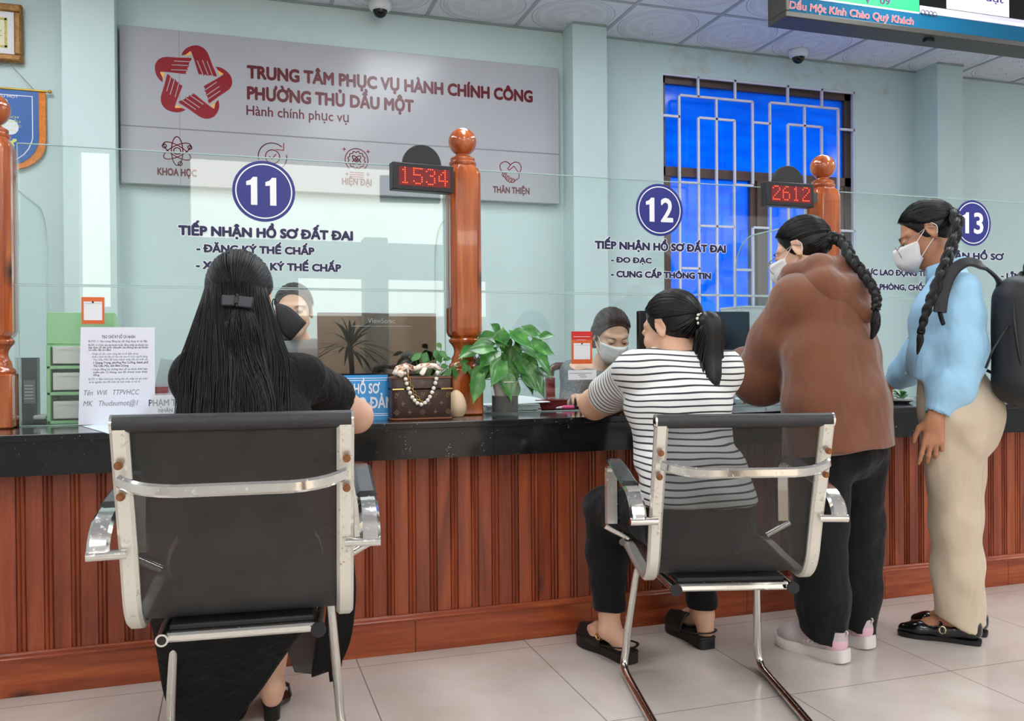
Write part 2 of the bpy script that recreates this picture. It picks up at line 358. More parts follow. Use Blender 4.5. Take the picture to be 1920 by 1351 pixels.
# ================================================================== service counter
CX0, CX1 = -2.6, 7.2; CT = .803; GY = 3.23
def wood(name, dark, mid, light, rough=.3, coat=.25, plank=0, axis='z', knots=True):
    def fn(t, p):
        sc = {'z': (9, 9, .7), 'x': (.9, 9, 9)}[axis]
        v = t.obj()
        if plank:
            x = t.xyz()[0]; idx = t.math('FLOOR', t.math('DIVIDE', x, plank))
            wn = t.node('ShaderNodeTexWhiteNoise', noise_dimensions='1D'); t.link(idx, wn.inputs['W'])
            cmb = t.node('ShaderNodeCombineXYZ'); t.link(t.math('MULTIPLY', wn.outputs[0], 37), cmb.inputs[2]); t.link(t.math('MULTIPLY', wn.outputs[0], 11), cmb.inputs[0])
            ad = t.node('ShaderNodeVectorMath', operation='ADD'); t.link(v, ad.inputs[0]); t.link(cmb.outputs[0], ad.inputs[1]); v = ad.outputs[0]
        n = t.noise(t.mapping(sc, v=v), 1.6, 5, .55, 1.4); n2 = t.noise(t.mapping(tuple(q*7 for q in sc), v=v), 1.5, 4, .6)
        f = t.math('ADD', t.math('MULTIPLY', n, .75), t.math('MULTIPLY', n2, .25))
        if plank: f = t.math('ADD', f, t.math('MULTIPLY', t.math('SUBTRACT', wn.outputs[0], .5), .16))
        c = t.ramp(f, [(.3, lin(dark)), (.5, lin(mid)), (.68, lin(light))])
        if knots:
            vo = t.node('ShaderNodeTexVoronoi'); t.link(t.mapping((5, 5, 2.2) if axis == 'z' else (2.2, 5, 5), v=v), vo.inputs['Vector']); vo.inputs['Scale'].default_value = 1.0
            c = t.mix(t.math('MULTIPLY', t.math('SUBTRACT', .13, vo.outputs['Distance']), 9, clamp=True), c, lin(tuple(int(q*.45) for q in dark)))
        t.link(c, p.inputs['Base Color'])
    return M(name, mid, rough, coat=coat, fn=fn)
PLANK = wood('red varnished planks', (96, 36, 18), (140, 62, 34), (172, 86, 46), .38, .15, plank=.0755)
PLINTH = wood('red varnished plinth', (112, 44, 20), (156, 72, 36), (186, 98, 52), .35, .2, axis='x')
POSTW = wood('orange varnished post wood', (120, 44, 16), (172, 84, 34), (206, 120, 58), .16, .7)
DARKW = wood('dark red lacquered wood', (52, 20, 16), (82, 34, 28), (104, 46, 36), .25, .4)
def granite_fn(t, p):
    v = t.obj(); vo = t.node('ShaderNodeTexVoronoi'); t.link(t.mapping((1, 1, 1), v=v), vo.inputs['Vector']); vo.inputs['Scale'].default_value = 130
    n = t.noise(v, 24, 3); n2 = t.noise(v, 7, 4)
    sp = t.math('MULTIPLY', t.math('LESS_THAN', vo.outputs['Distance'], .16), t.math('GREATER_THAN', n, .60))
    sp = t.math('MULTIPLY', sp, t.math('GREATER_THAN', n2, .42))
    base = t.ramp(t.noise(v, 40, 5, .7), [(.35, lin((14, 15, 17))), (.75, lin((30, 32, 35)))])
    t.link(t.mix(sp, base, lin((190, 190, 180))), p.inputs['Base Color'])
GRAN = M('black speckled granite', (18, 19, 21), .1, spec=.5, fn=granite_fn)
cab = thing('service_counter', 'long red-brown panelled wooden front of the service counter', 'counter', ((CX0+CX1)/2, 3.1, 0))
# planked front: grooved boards
prof = []; P = .0755; yb = 2.99
k0 = int(CX0/P)-1
for k in range(k0, int(CX1/P)+1):
    x = k*P
    prof += [(x, yb), (x+.0455, yb), (x+.047, yb+.0065), (x+.0488, yb+.0065), (x+.0508, yb+.0005), (x+.0545, yb-.002), (x+.058, yb+.0005), (x+.0597, yb+.0055), (x+.0613, yb+.0055),
             (x+.0635, yb), (x+.067, yb-.002), (x+.0705, yb), (x+.072, yb+.0065), (x+.0738, yb+.0065)]
prof = [(x, y) for x, y in prof if CX0 <= x <= CX1]
prof += [(CX1, yb+.05), (CX0, yb+.05)]
b = B(); n = len(prof); vs = [(x, y, .1) for x, y in prof]+[(x, y, .70) for x, y in prof]
b.add(vs, [(i, (i+1) % n, n+(i+1) % n, n+i) for i in range(n)]); b.build('plank_front', PLANK, cab, smooth=None)
B().box((CX0, 3.02, .0), (CX1, 3.06, .78)).build('carcass', PLANK, cab, smooth=None)
b = B(); xj = [CX0, -1.7, -.7]; x = .596
while x < CX1: xj.append(x); x += .66
xj.append(CX1)
for a, c in zip(xj, xj[1:]): b.box((a+.0006, 2.974, 0), (c-.0006, 3.02, .112))
b.build('plinth', PLINTH, cab, bevel=.0015)
b = B()
pf = [(2.968, .112), (2.966, .118), (2.972, .124), (2.978, .126), (2.982, .132), (3.0, .132), (3.0, .112)]
b.prism(pf, CX0, CX1, 'x'); b.build('plinth_moulding', PLINTH, cab)
top = thing('granite_worktop', 'polished black granite worktop with speckled front running along the counter', 'worktop', ((CX0+CX1)/2, 3.1, .68))
B().box((CX0, 2.885, CT-.022), (CX1, 3.52, CT)).build('slab', GRAN, top, bevel=.003)
b = B(); xs = [CX0, -.72, .862, 2.44, 4.0, 5.6, CX1]
for a, c in zip(xs, xs[1:]): b.box((a+.0007, 2.897, .679), (c-.0007, 2.95, CT-.0225))
b.build('fascia', GRAN, top, smooth=None)
B().box((CX0, 2.91, .69), (CX1, 2.94, CT-.03)).build('joint_filler', M('pale joint filler', (150, 150, 145), .8), top, smooth=None)
# lower desk on the staff side
dk = thing('staff_desk', 'lower dark desk behind the glass screens on the staff side', 'desk', (2, 3.8, 0))
B().box((CX0, 3.53, .70), (CX1, 3.74, .735)).build('desk_top', M('dark brown laminate', (58, 42, 36), .35), dk)
B().box((CX0, 3.53, 0), (CX1, 3.56, .70)).build('desk_panel', DARKW, dk)
# turned posts
def make_post():
    r = thing('turned_post', 'x', 'post')
    b = B(); b.cbox((0, 0, .0875), (.118, .118, .175)); b.build('base_block', POSTW, r, bevel=.006)
    prof = [(.058, .174), (.060, .182), (.056, .19), (.050, .196), (.048, .205), (.047, .215), (.041, .225), (.038, .238), (.040, .25), (.046, .262), (.053, .27), (.057, .274), (.058, .282), (.054, .288), (.05, .291)]
    B().lathe(prof, 28).build('turned_waist', POSTW, r)
    def oct_(h, c): return [(h-c, -h), (h, -h+c), (h, h-c), (h-c, h), (-h+c, h), (-h, h-c), (-h, -h+c), (-h+c, -h)]
    rings = []
    for z, h, c in ((.286, .040, .018), (.298, .0545, .02), (.312, .059, .017), (.87, .059, .017), (.905, .059, .017), (.925, .054, .022), (.94, .044, .02)):
        rings.append([(x, y, z) for x, y in oct_(h, c)])
    B().loft(rings).build('shaft', POSTW, r, smooth=25, bevel=.003)
    B().lathe([(.03, .93), (.046, .934), (.052, .942), (.052, .95), (.046, .955), (.047, .96), (.047, .966), (.04, .971), (.028, .976), (.025, .983), (.03, .988)], 28).build('collar', POSTW, r)
    B().ball((0, 0, 1.03), .0535, 32).build('ball_finial', POSTW, r)
    return r
PY = 3.205
post = make_post(); post.location = (.838, PY, CT); tag(post, 'tall turned wooden post with ball top between screens 11 and 12')
pl = copy_tree(post); pl.location = (-.732, PY, CT); tag(pl, 'tall turned wooden post with ball top at the left edge beside the green drawers')
pr = copy_tree(post); pr.location = (2.455, PY, CT); tag(pr, 'tall turned wooden post with ball top behind the person in the brown hoodie')
pr2 = copy_tree(post); pr2.location = (4.06, PY, CT); tag(pr2, 'tall turned wooden post with ball top at far right end of screen 13')
for o in (post, pl, pr, pr2): o['group'] = 'turned posts along the counter'
# glass screens
def glass_fn(t, p):
    o = t.n['Material Output']; tp = t.node('ShaderNodeBsdfTransparent'); gl = t.node('ShaderNodeBsdfGlossy'); gl.inputs['Roughness'].default_value = .002
    tp.inputs[0].default_value = (.955, .985, .975, 1); gl.inputs[0].default_value = (1, 1, 1, 1)
    geo = t.node('ShaderNodeNewGeometry'); dt = t.node('ShaderNodeVectorMath', operation='DOT_PRODUCT'); t.link(geo.outputs['Incoming'], dt.inputs[0]); t.link(geo.outputs['Normal'], dt.inputs[1])
    c = t.math('ABSOLUTE', dt.outputs['Value']); q = t.math('POWER', t.math('SUBTRACT', 1, c), 5)
    fr = t.math('ADD', .05, t.math('MULTIPLY', q, .9), clamp=True); fr = t.math('MULTIPLY', fr, t.math('SUBTRACT', 1, t.math('MULTIPLY', geo.outputs['Backfacing'], .1)))
    ms = t.node('ShaderNodeMixShader'); t.link(fr, ms.inputs[0]); t.link(tp.outputs[0], ms.inputs[1]); t.link(gl.outputs[0], ms.inputs[2]); t.link(ms.outputs[0], o.inputs[0])
GLASS = M('clear screen glass', (230, 245, 240), .02, fn=glass_fn)
GEDGE = M('pale green glass edge', (176, 205, 200), .2)
NAVY = M('navy vinyl lettering', (20, 26, 74), .4); WVIN = M('white vinyl', (244, 245, 248), .4); BLUEV = M('blue vinyl disc', (32, 40, 128), .35)
def pane(name, label, x0, x1, z0, z1, y, edges=True):
    r = thing(name, label, 'glass screen', ((x0+x1)/2, y, z0))
    B().box((x0, y-.004, z0), (x1, y+.004, z1)).build('glass_sheet', GLASS, r, smooth=None)
    e = B(); w = .0022
    e.box((x0, y-.0046, z1-w), (x1, y+.0046, z1+.0004)); e.box((x0, y-.0046, z0), (x1, y+.0046, z0+w)); e.box((x0, y-.0046, z0), (x0+w, y+.0046, z1)); e.box((x1-w, y-.0046, z0), (x1, y+.0046, z1))
    e.build('polished_edge', GEDGE, r, smooth=None); return r
GT = onY(600, 301.3, GY).z; GM = onY(600, 543, GY).z
bays = [(-2.3, -.795, '10'), (-.668, .772, '11'), (.902, 2.39, '12'), (2.52, 3.995, '13'), (4.125, 5.6, '14')]
SCREENS = {}
for x0, x1, nm in bays:
    if nm in ('10', '14'): continue
    up = pane('glass_screen', 'upper clear glass screen with the round blue number %s and navy lettering' % {'11': 'eleven', '12': 'twelve', '13': 'thirteen'}[nm], x0, x1, GM+.004, GT, GY, True)
    lo = pane('glass_screen', 'lower clear glass screen under the round blue number %s' % {'11': 'eleven', '12': 'twelve', '13': 'thirteen'}[nm], x0, x1, CT+.001, GM, GY-.004)
    SCREENS[nm] = up
# return panes between the staff desks
for xx, lab in ((-.69, 'beside the left post'), (.872, 'behind the middle post'), (2.42, 'behind the right post')):
    r = thing('glass_divider', 'clear glass divider with rounded top corner %s' % lab, 'glass divider', (xx, 3.6, .74))
    y0, y1, z0, z1, rc = 3.29, 3.29+.55, .80, onX(1440, 395, 2.42).z if False else 1.60, .16
    poly = [(y0, z0), (y1, z0)]+[(y1-rc+rc*math.cos(a), z1-rc+rc*math.sin(a)) for a in [R(10*i) for i in range(10)]]+[(y0, z1)]
    B().prism(poly, xx-.004, xx+.004, 'x').build('glass_sheet', GLASS, r, smooth=None)
    e = B(); e.tube([(xx, u, v) for u, v in poly[1:]], .0035, 6); e.build('polished_edge', GEDGE, r)
# vinyl numbers and lettering on the upper screens (front face)
LY = GY-.0052
def disc(nm, cx, cy, rx, parent, num, dw, dh):
    c = onY(cx, cy, LY); e = onY(cx+rx, cy, LY); r = abs(e.x-c.x)
    ring = lambda q, y: [(c.x+q*math.cos(2*math.pi*i/64), c.z+q*math.sin(2*math.pi*i/64)) for i in range(64)]
    d = B().prism(ring(r, 0), LY, LY-.0006).build('number_disc', BLUEV, parent, smooth=None)
    a = B(); o, i_ = ring(r*.905, 0), ring(r*.865, 0)
    a.add([(u, LY-.0010, v) for u, v in o]+[(u, LY-.0010, v) for u, v in i_], [(k, (k+1) % 64, 64+(k+1) % 64, 64+k) for k in range(64)])
    a.build('disc_ring', WVIN, d, smooth=None)
    w = r*dw; h = r*dh
    for k, ch in enumerate(num):
        t = B(); x0 = c.x-w if k == 0 else c.x+w*.08; z0 = c.z-h
        if ch == '1':
            bw = w*.36; x = x0+w*.26
            t.prism([(x, z0), (x+bw, z0), (x+bw, z0+2*h), (x+bw*.35, z0+2*h), (x-bw*.05, z0+1.78*h), (x-bw*.72, z0+1.66*h), (x-bw*.72, z0+1.38*h), (x, z0+1.42*h)], LY-.0011, LY-.0012)
        else: put_text(t, ch, (x0, LY-.0011, z0), (x0+w*.92, LY-.0011, z0), 2*h, offset=.022)
        t.build('digit', WVIN, d, smooth=None)
disc('11', 495, 358.5, 58.5, SCREENS['11'], '11', .56, .46)
disc('12', 1236.5, 393.5, 43.5, SCREENS['12'], '12', .58, .46)
disc('13', 1824, 418, 33.5, SCREENS['13'], '13', .58, .46)
def vinyl(rows, parent, cap_px):
    w = B(); n = B()
    for body, x0, y0, x1, y1, cp in rows:
        a, c = onY(x0, y0, LY), onY(x1, y1, LY); z = (a.z+c.z)/2; a.z = c.z = z
        cap = cp/F_PX*( (a-CAMLOC).dot(CF)+(c-CAMLOC).dot(CF))/2
        put_text(w, body, a+Vector((0, -.0004, 0)), c+Vector((0, -.0004, 0)), cap, offset=.12, ref_offset=.058)
        put_text(n, body, a+Vector((0, -.0012, 0)), c+Vector((0, -.0012, 0)), cap, offset=.058)
    w.build('lettering_outline', WVIN, parent, smooth=None); n.build('lettering', NAVY, parent, smooth=None)
vinyl([('TIẾP NHẬN HỒ SƠ ĐẤT ĐAI', 334, 440, 662, 452, 18.5), ('- ĐĂNG KÝ THẾ CHẤP', 368, 472.5, 590, 478.5, 15), ('- XÓA ĐĂNG KÝ THẾ CHẤP', 367, 503, 640, 511, 15)], SCREENS['11'], 18)
vinyl([('TIẾP NHẬN HỒ SƠ ĐẤT ĐAI', 1115, 467.5, 1361, 473, 15), ('- ĐO ĐẠC', 1145, 492, 1222, 494, 11), ('- CUNG CẤP THÔNG TIN', 1145, 519.5, 1333, 523.5, 12.5)], SCREENS['12'], 18)
vinyl([('TIẾP NHẬN HỒ SƠ', 1715, 484, 1881, 487, 13), ('- LĨNH VỰC LAO ĐỘNG TIỀN LƯƠNG', 1572, 514, 1800, 520, 11.5), ('- LĨNH VỰC PHÒNG, CHỐNG TỆ NẠN', 1572, 541, 1800, 547, 11.5), ('- LĨNH VỰC', 1876, 522, 1962, 524, 11)], SCREENS['13'], 14)
# ================================================================== things on the wall and ceiling
SIGNM = M('silver grey composite panel', (168, 169, 174), .22, spec=.45, fn=vary(.02, 1.2))
RED = M('dark red sign print', (136, 16, 30), .3); MAROON = M('maroon sign lettering', (92, 8, 22), .3); GOLD = M('gold sign print', (232, 176, 84), .3); SILVER = M('panel joint', (120, 120, 126), .4)
SGY = 5.42
sg = thing('sign_board', 'wide silver grey wall sign with red star of hands and maroon lettering', 'sign', (.755, SGY, 2.04))
sx0, sx1, sz0, sz1 = -.60, 2.105, 2.045, 2.93
_p = onY(223.6, 45.9, SGY); _q = onY(1049, 382, SGY); sx0, sz1 = _p.x, _p.z; sx1, sz0 = _q.x, _q.z
pnl = B().box((sx0, SGY, sz0), (sx1, SGY+.05, sz1)).build('panel', SIGNM, sg, bevel=.003)
zm = onY(640, 262, SGY).z
b = B(); b.box((sx0, SGY-.0006, zm-.0035), (sx1, SGY, zm+.0035)); b.box((onY(337, 200, SGY).x-.0012, SGY-.0006, sz0), (onY(337, 200, SGY).x+.0012, SGY, sz1)); b.build('panel_joint', SILVER, sg, smooth=None)
def SP(cx, cy): return onY(220+cx/3.7521, 40+cy/3.7521, SGY)      # a measured point on the sign
# emblem: five hands chasing round a star; one outline, turned by fifths
cen = SP(531, 432); ey = SGY-.001
def loc2(pts): return [(SP(x, y).x-cen.x, SP(x, y).z-cen.z) for x, y in pts]
def arc(p, c, q, n=8):
    return [((1-t)**2*p[0]+2*t*(1-t)*c[0]+t*t*q[0], (1-t)**2*p[1]+2*t*(1-t)*c[1]+t*t*q[1]) for t in [i/n for i in range(n+1)]]
hand = arc((450, 240), (468, 178), (548, 168))+arc((548, 168), (615, 172), (642, 235))[1:]+[(668, 305)]+arc((697, 372), (703, 388), (697, 389), 4)+[(668, 383)]+[(652, 378), (640, 386), (626, 378), (618, 374), (606, 383), (592, 372), (583, 372), (575, 376)]+arc((575, 376), (566, 360), (560, 335), 4)[1:]+[(540, 270), (520, 212), (478, 235)]
cuff = [(474, 240), (514, 209), (521, 238)]
slots = [((562, 276), (604, 380)), ((598, 272), (642, 384)), ((631, 280), (672, 386))]
def rot(pt, a): c, s = math.cos(a), math.sin(a); return (pt[0]*c-pt[1]*s, pt[0]*s+pt[1]*c)
def flat(bld, pts, y): bld.add([(cen.x+u, y, cen.z+v) for u, v in pts], [tuple(range(len(pts)))])
for k in range(5):
    a = -2*math.pi*k/5
    h = B(); flat(h, [rot(q, a) for q in loc2(hand)], ey)
    ho = h.build('emblem_hand', RED, sg, smooth=None)
    g = B(); flat(g, [rot(q, a) for q in loc2(cuff)], ey-.0006); g.build('gold_cuff', GOLD, ho, smooth=None)
    for (p, q) in slots:
        l = B(); p2, q2 = loc2([p, q]); d = Vector((q2[0]-p2[0], q2[1]-p2[1])).normalized(); nn = Vector((-d.y, d.x))*.0022
        flat(l, [rot(w, a) for w in [(p2[0]-nn.x, p2[1]-nn.y), (q2[0]-nn.x, q2[1]-nn.y), (q2[0]+nn.x, q2[1]+nn.y), (p2[0]+nn.x, p2[1]+nn.y)]], ey-.0006)
        l.build('finger_line', SIGNM, ho, smooth=None)
def sline(body, a, c, cap, off, mat, nm='lettering'):
    p, q = onY(*a, SGY), onY(*c, SGY); z = (p.z+q.z)/2; t = B(); put_text(t, body, (p.x, ey, z), (q.x, ey, z), cap, offset=off); t.build(nm, mat, sg, smooth=None)
sline('TRUNG TÂM PHỤC VỤ HÀNH CHÍNH CÔNG', (463, 146.5), (999, 193), .080, .05, MAROON)
sline('PHƯỜNG THỦ DẦU MỘT', (463, 185.5), (776, 212), .080, .05, MAROON)
sline('Hành chính phục vụ', (462, 214.5), (654, 230.5), .058, .014, MAROON)
sline('KHOA HỌC', (295, 328), (369, 332), .044, .045, MAROON); sline('HIỆN ĐẠI', (641, 346), (697, 349), .044, .045, MAROON); sline('THÂN THIỆN', (924, 361), (993, 365), .044, .045, MAROON)
LW = .0056
def ring3(b, c, rx, rz, n=40, rotd=0, a0=0, a1=360, w=LW):
    pts = []
    for i in range(n+1):
        a = R(a0+(a1-a0)*i/n); u, v = rx*math.cos(a), rz*math.sin(a); u, v = rot((u, v), R(rotd)); pts.append((c[0]+u, v+c[1]))
    stroke(b, pts, w)
def stroke(b, pts, w=LW):
    for (u0, v0), (u1, v1) in zip(pts, pts[1:]):
        d = Vector((u1-u0, v1-v0))
        if d.length < 1e-6: continue
        d.normalize(); q = Vector((-d.y, d.x))*w/2; e = d*w*.35
        b.add([(u0-q.x-e.x, ey, v0-q.y-e.y), (u1-q.x+e.x, ey, v1-q.y+e.y), (u1+q.x+e.x, ey, v1+q.y+e.y), (u0+q.x-e.x, ey, v0+q.y-e.y)], [(0, 1, 2, 3)])
c1 = SP(421, 912); C1 = (c1.x, c1.z)   # atom
b = B()
for a in (90, 30, -30): ring3(b, C1, .083, .031, rotd=a)
ring3(b, C1, .019, .019, 20)
for a in (160, 20, -78): ring3(b, (C1[0]+.074*math.cos(R(a)), C1[1]+.074*math.sin(R(a))), .011, .011, 14)
b.build('atom_icon', RED, sg, smooth=None)
c2 = SP(1092, 952); C2 = (c2.x, c2.z)
b = B(); ring3(b, C2, .082, .082, 40, 0, 50, 195); ring3(b, C2, .082, .082, 40, 0, 10, -150); ring3(b, C2, .041, .041, 28)
stroke(b, [(C2[0]-.018, C2[1]), (C2[0]-.004, C2[1]-.014), (C2[0]+.02, C2[1]+.016)]); stroke(b, [(C2[0]+.066, C2[1]+.085), (C2[0]+.064, C2[1]+.042), (C2[0]+.022, C2[1]+.044)]); b.build('arrow_icon', RED, sg, smooth=None)
c3 = SP(1683, 975); C3 = (c3.x, c3.z)
b = B(); ring3(b, C3, .07, .07, 40, 0, -50, 230)
pts = [(C3[0]+(.054 if (i//2) % 2 else .047)*math.cos(2*math.pi*i/48), C3[1]+(.054 if (i//2) % 2 else .047)*math.sin(2*math.pi*i/48)) for i in range(49)]; stroke(b, pts)
ring3(b, C3, .034, .013, 24, 45); ring3(b, C3, .034, .013, 24, -45); ring3(b, C3, .006, .006, 10)
for i, w in enumerate((.042, .042, .04, .03)): stroke(b, [(C3[0]-w, C3[1]-.078-.013*i), (C3[0]+w, C3[1]-.078-.013*i)])
for dx, dz in ((-.075, .062), (.072, .056), (-.06, -.09), (.07, -.085)): stroke(b, [(C3[0]+dx-.009, C3[1]+dz), (C3[0]+dx+.009, C3[1]+dz)]); stroke(b, [(C3[0]+dx, C3[1]+dz-.009), (C3[0]+dx, C3[1]+dz+.009)])
b.build('bulb_icon', RED, sg, smooth=None)
def H3(x, y): p = onY(620+x/3.5562, 100+y/3.5562, SGY); return (p.x, p.z)
b = B()
stroke(b, [H3(*q) for q in arc((1145, 795), (1105, 735), (1160, 722))+arc((1160, 722), (1185, 722), (1198, 745))]); stroke(b, [H3(*q) for q in arc((1198, 745), (1222, 715), (1255, 730))+arc((1255, 730), (1285, 760), (1255, 800))])
stroke(b, [H3(*q) for q in [(1198, 745), (1180, 768), (1190, 778), (1222, 752), (1256, 800), (1255, 832), (1240, 840)]]); stroke(b, [H3(*q) for q in [(1150, 792), (1143, 812), (1165, 830), (1175, 848), (1195, 860), (1215, 862), (1240, 840)]])
for x, y in ((1158, 812), (1175, 830), (1194, 843), (1213, 850)): stroke(b, [H3(x-9, y+10), H3(x+2, y-14), H3(x+14, y-10), H3(x+4, y+12)])
b.build('handshake_icon', RED, sg, smooth=None)

# framed certificate and pennant on the left wall part
FY = 5.44
f0 = onY(42, 10, FY); f1 = onY(42, 118, FY); fx1 = f0.x; fz0, fz1 = f1.z, f0.z; fx0 = fx1-.52
cf = thing('framed_certificate', 'gold carved picture frame holding a cream certificate at top left of the wall', 'picture frame', ((fx0+fx1)/2, FY, fz0))
GILT = M('carved gilt frame', (150, 108, 56), .4, metal=.35, fn=vary(.3, 60, .5, 160, .004))
w = .042; b = B()
for lo, hi in (((fx0, fz0), (fx1, fz0+w)), ((fx0, fz1-w), (fx1, fz1)), ((fx0, fz0+w), (fx0+w, fz1-w)), ((fx1-w, fz0+w), (fx1, fz1-w))): b.box((lo[0], FY-.012, lo[1]), (hi[0], FY+.03, hi[1]))
b.build('frame', GILT, cf, bevel=.008)
bd = B()
for i in range(30):
    t = fz0+.01+(fz1-fz0-.02)*i/29; bd.ball((fx1-.008, FY-.012, t), .007, 8); bd.ball((fx0+.008, FY-.012, t), .007, 8)
for i in range(46):
    t = fx0+.01+(fx1-fx0-.02)*i/45; bd.ball((t, FY-.012, fz0+.008), .007, 8)
bd.build('carved_beading', GILT, cf)
B().box((fx0+w, FY+.004, fz0+w), (fx1-w, FY+.01, fz1-w)).build('white_mat', M('white mount card', (226, 226, 228), .6), cf, smooth=None)
B().box((fx0+w+.03, FY+.003, fz0+w+.03), (fx1-w-.03, FY+.004, fz1-w-.03)).build('certificate', M('cream certificate paper', (226, 222, 190), .6), cf, smooth=None)
b = B(); x0, x1, z0, z1 = fx0+w+.036, fx1-w-.036, fz0+w+.036, fz1-w-.036
for lo, hi in (((x0, z0), (x1, z0+.012)), ((x0, z1-.012), (x1, z1)), ((x0, z0), (x0+.012, z1)), ((x1-.012, z0), (x1, z1))): b.box((lo[0], FY+.0022, lo[1]), (hi[0], FY+.003, hi[1]))
b.build('certificate_border', M('olive printed border', (190, 178, 96), .6, fn=vary(.4, 90)), cf, smooth=None)
b = B()
for i, (a, c) in enumerate(((.35, .78), (.3, .72))): b.box((x1-.12-.02*i, FY+.0022, z0+.09-.028*i), (x1-.025, FY+.003, z0+.093-.028*i))
b.build('printed_line', M('grey print', (120, 120, 110), .6), cf, smooth=None)
PEY = 5.45
q = onY(72, 172, PEY); pz1 = q.z; px1 = q.x; px0 = px1-.62; pzb = onY(72, 300, PEY).z
pn = thing('pennant', 'blue satin pennant with orange fringe hanging from a cord on the left wall', 'pennant', ((px0+px1)/2, PEY, pzb))
PB = M('blue satin', (34, 92, 164), .45, sheen=.3, fn=vary(.08, 5)); OR = M('orange fringe', (222, 130, 52), .7, fn=vary(.25, 90, .4, 200, .003)); WT = M('white print', (220, 226, 232), .6); YT = M('yellow print', (206, 212, 120), .6)
cx = (px0+px1)/2; hw = (px1-px0)/2
def outline(k, dz=0):
    w_ = hw-k; side = [(cx+w_, pz1-max(k, 0))]+[(cx+w_, pzb+.12)]+[(cx+w_*math.cos(a)*1.0 if False else cx+w_-(w_)*(1-math.cos(a))*.55, pzb+.12+dz-.16*math.sin(a)+k*.6) for a in [R(15*i) for i in range(1, 6)]]
    tip = [(cx, pzb-.10+k+dz)]
    return side+tip+[(2*cx-u, v) for u, v in side[::-1]]
B().prism(outline(-.035), PEY+.001, PEY+.009).build('fringe', OR, pn, smooth=None)
cloth = B().prism(outline(0), PEY-.004, PEY+.0005).build('cloth', PB, pn, smooth=None)
o1, o2 = outline(.028), outline(.033)
b = B(); n = len(o1); b.add([(u, PEY-.0048, v) for u, v in o1]+[(u, PEY-.0048, v) for u, v in o2], [(i, i+1, n+i+1, n+i) for i in range(n-1)]+[(n-1, 0, n, 2*n-1)]); b.build('white_piping', WT, cloth, smooth=None)
b = B(); b.cyl((px0-.05, PEY-.004, pz1+.004), (px1+.055, PEY-.004, pz1+.004), .006); b.ball((px1+.058, PEY-.004, pz1+.004), .011, 10); b.build('gold_rod', M('brass rod', (190, 160, 70), .35, metal=.6), pn)
kn = onY(17, 118, PEY); b = B(); b.tube([(px1-.02, PEY-.004, pz1+.008), (kn.x, PEY, kn.z)], .0018, 6); b.tube([(px0+.02, PEY-.004, pz1+.008), (kn.x, PEY, kn.z)], .0018, 6); b.build('hanging_cord', M('grey cord', (120, 116, 104), .8), pn)
for i, (s, zz, x_, cp, mt) in enumerate((('PHƯỜNG THỦ DẦU MỘT', .045, .30, .012, WT), ('KHỐI THI ĐUA', .066, .2, .012, WT), ('Thi đua', .118, .21, .03, YT), ('ĐẢNG BỘ TRONG SẠCH', .158, .3, .012, YT), ('VỮNG MẠNH TIÊU BIỂU', .182, .32, .012, YT), ('HOÀN THÀNH XUẤT SẮC', .206, .33, .012, YT), ('NHIỆM VỤ CÔNG TÁC', .23, .28, .012, YT))):
    t = B(); put_text(t, s, (cx-x_/2+.06, PEY-.005, pz1-zz), (cx+x_/2+.06, PEY-.005, pz1-zz), cp, offset=.01); t.build('lettering', mt, cloth, smooth=None)
b = B(); mc = onY(19, 238, PEY-.005)
b.prism([(mc.x+.042*math.cos(2*math.pi*i/28), mc.z+.042*math.sin(2*math.pi*i/28)) for i in range(28)], PEY-.0052, PEY-.0046); b.build('round_patch', WT, cloth, smooth=None)
t = B(); zc = onY(38, 262, PEY).z; put_text(t, 'CỜ', (cx-.02, PEY-.005, zc-.065), (cx+.19, PEY-.005, zc-.065), .06, offset=.03); t.build('lettering', YT, cloth, smooth=None)

# dome cameras
def dome(loc, label, size):
    r = thing('dome_camera', label, 'security camera'); b = B()
    b.lathe([(.001, 0), (.066, 0), (.068, -.004), (.068, -.03), (.064, -.042), (.052, -.05), (.046, -.052), (.044, -.048), (.001, -.045)], 32); b.build('housing', ALU, r)
    b = B(); b.lathe([(.044*math.cos(a), -.048-.046*math.sin(a)) for a in [R(9*i) for i in range(10)]]+[(.0005, -.0942)], 32); b.build('dark_dome', M('smoked dome', (8, 8, 12), .05, spec=.6), r)
    r.location = loc; r.scale = (size,)*3; return r
p1 = onZ(711, 8, CEIL); dome((p1.x, p1.y-.03, CEIL-.001), 'white dome security camera on the ceiling above the sign board', 1.0)
p2 = onZ(1492, 97, CEIL); dome((p2.x, p2.y-.03, CEIL-.001), 'white dome security camera on the ceiling above the blue window', 1.0)

# hanging display cabinet, top right
DY = 3.76; dz = onY(1476, 30, DY).z; dx0 = onY(1476, 30, DY).x
db = thing('hanging_display_board', 'long queue display board hanging from the ceiling at top right with lit screens', 'display board', (dx0+1.4, DY, dz))
STEEL = M('dull steel trim', (84, 82, 78), .5, metal=.6)
B().box((dx0, DY+.006, dz+.02), (dx0+2.9, DY+.14, CEIL-.01)).build('case', M('teal board', (34, 122, 158), .4), db, smooth=None)
b = B(); b.box((dx0-.012, DY-.006, dz-.004), (dx0+2.9, DY+.15, dz+.026)); b.box((dx0-.012, DY-.006, dz+.026), (dx0+.01, DY+.15, CEIL-.01)); b.build('steel_frame', STEEL, db, bevel=.004)
def DP(x, y): return onY(1440+x/4, y/4, DY)
def rect(nm, x0, z0, x1, z1, mat, par, y=DY+.004): return B().box((x0, y, z0), (x1, y+.004, z1)).build(nm, mat, par, smooth=None)
zs = DP(700, 70).z; gx1 = DP(1135, 60).x
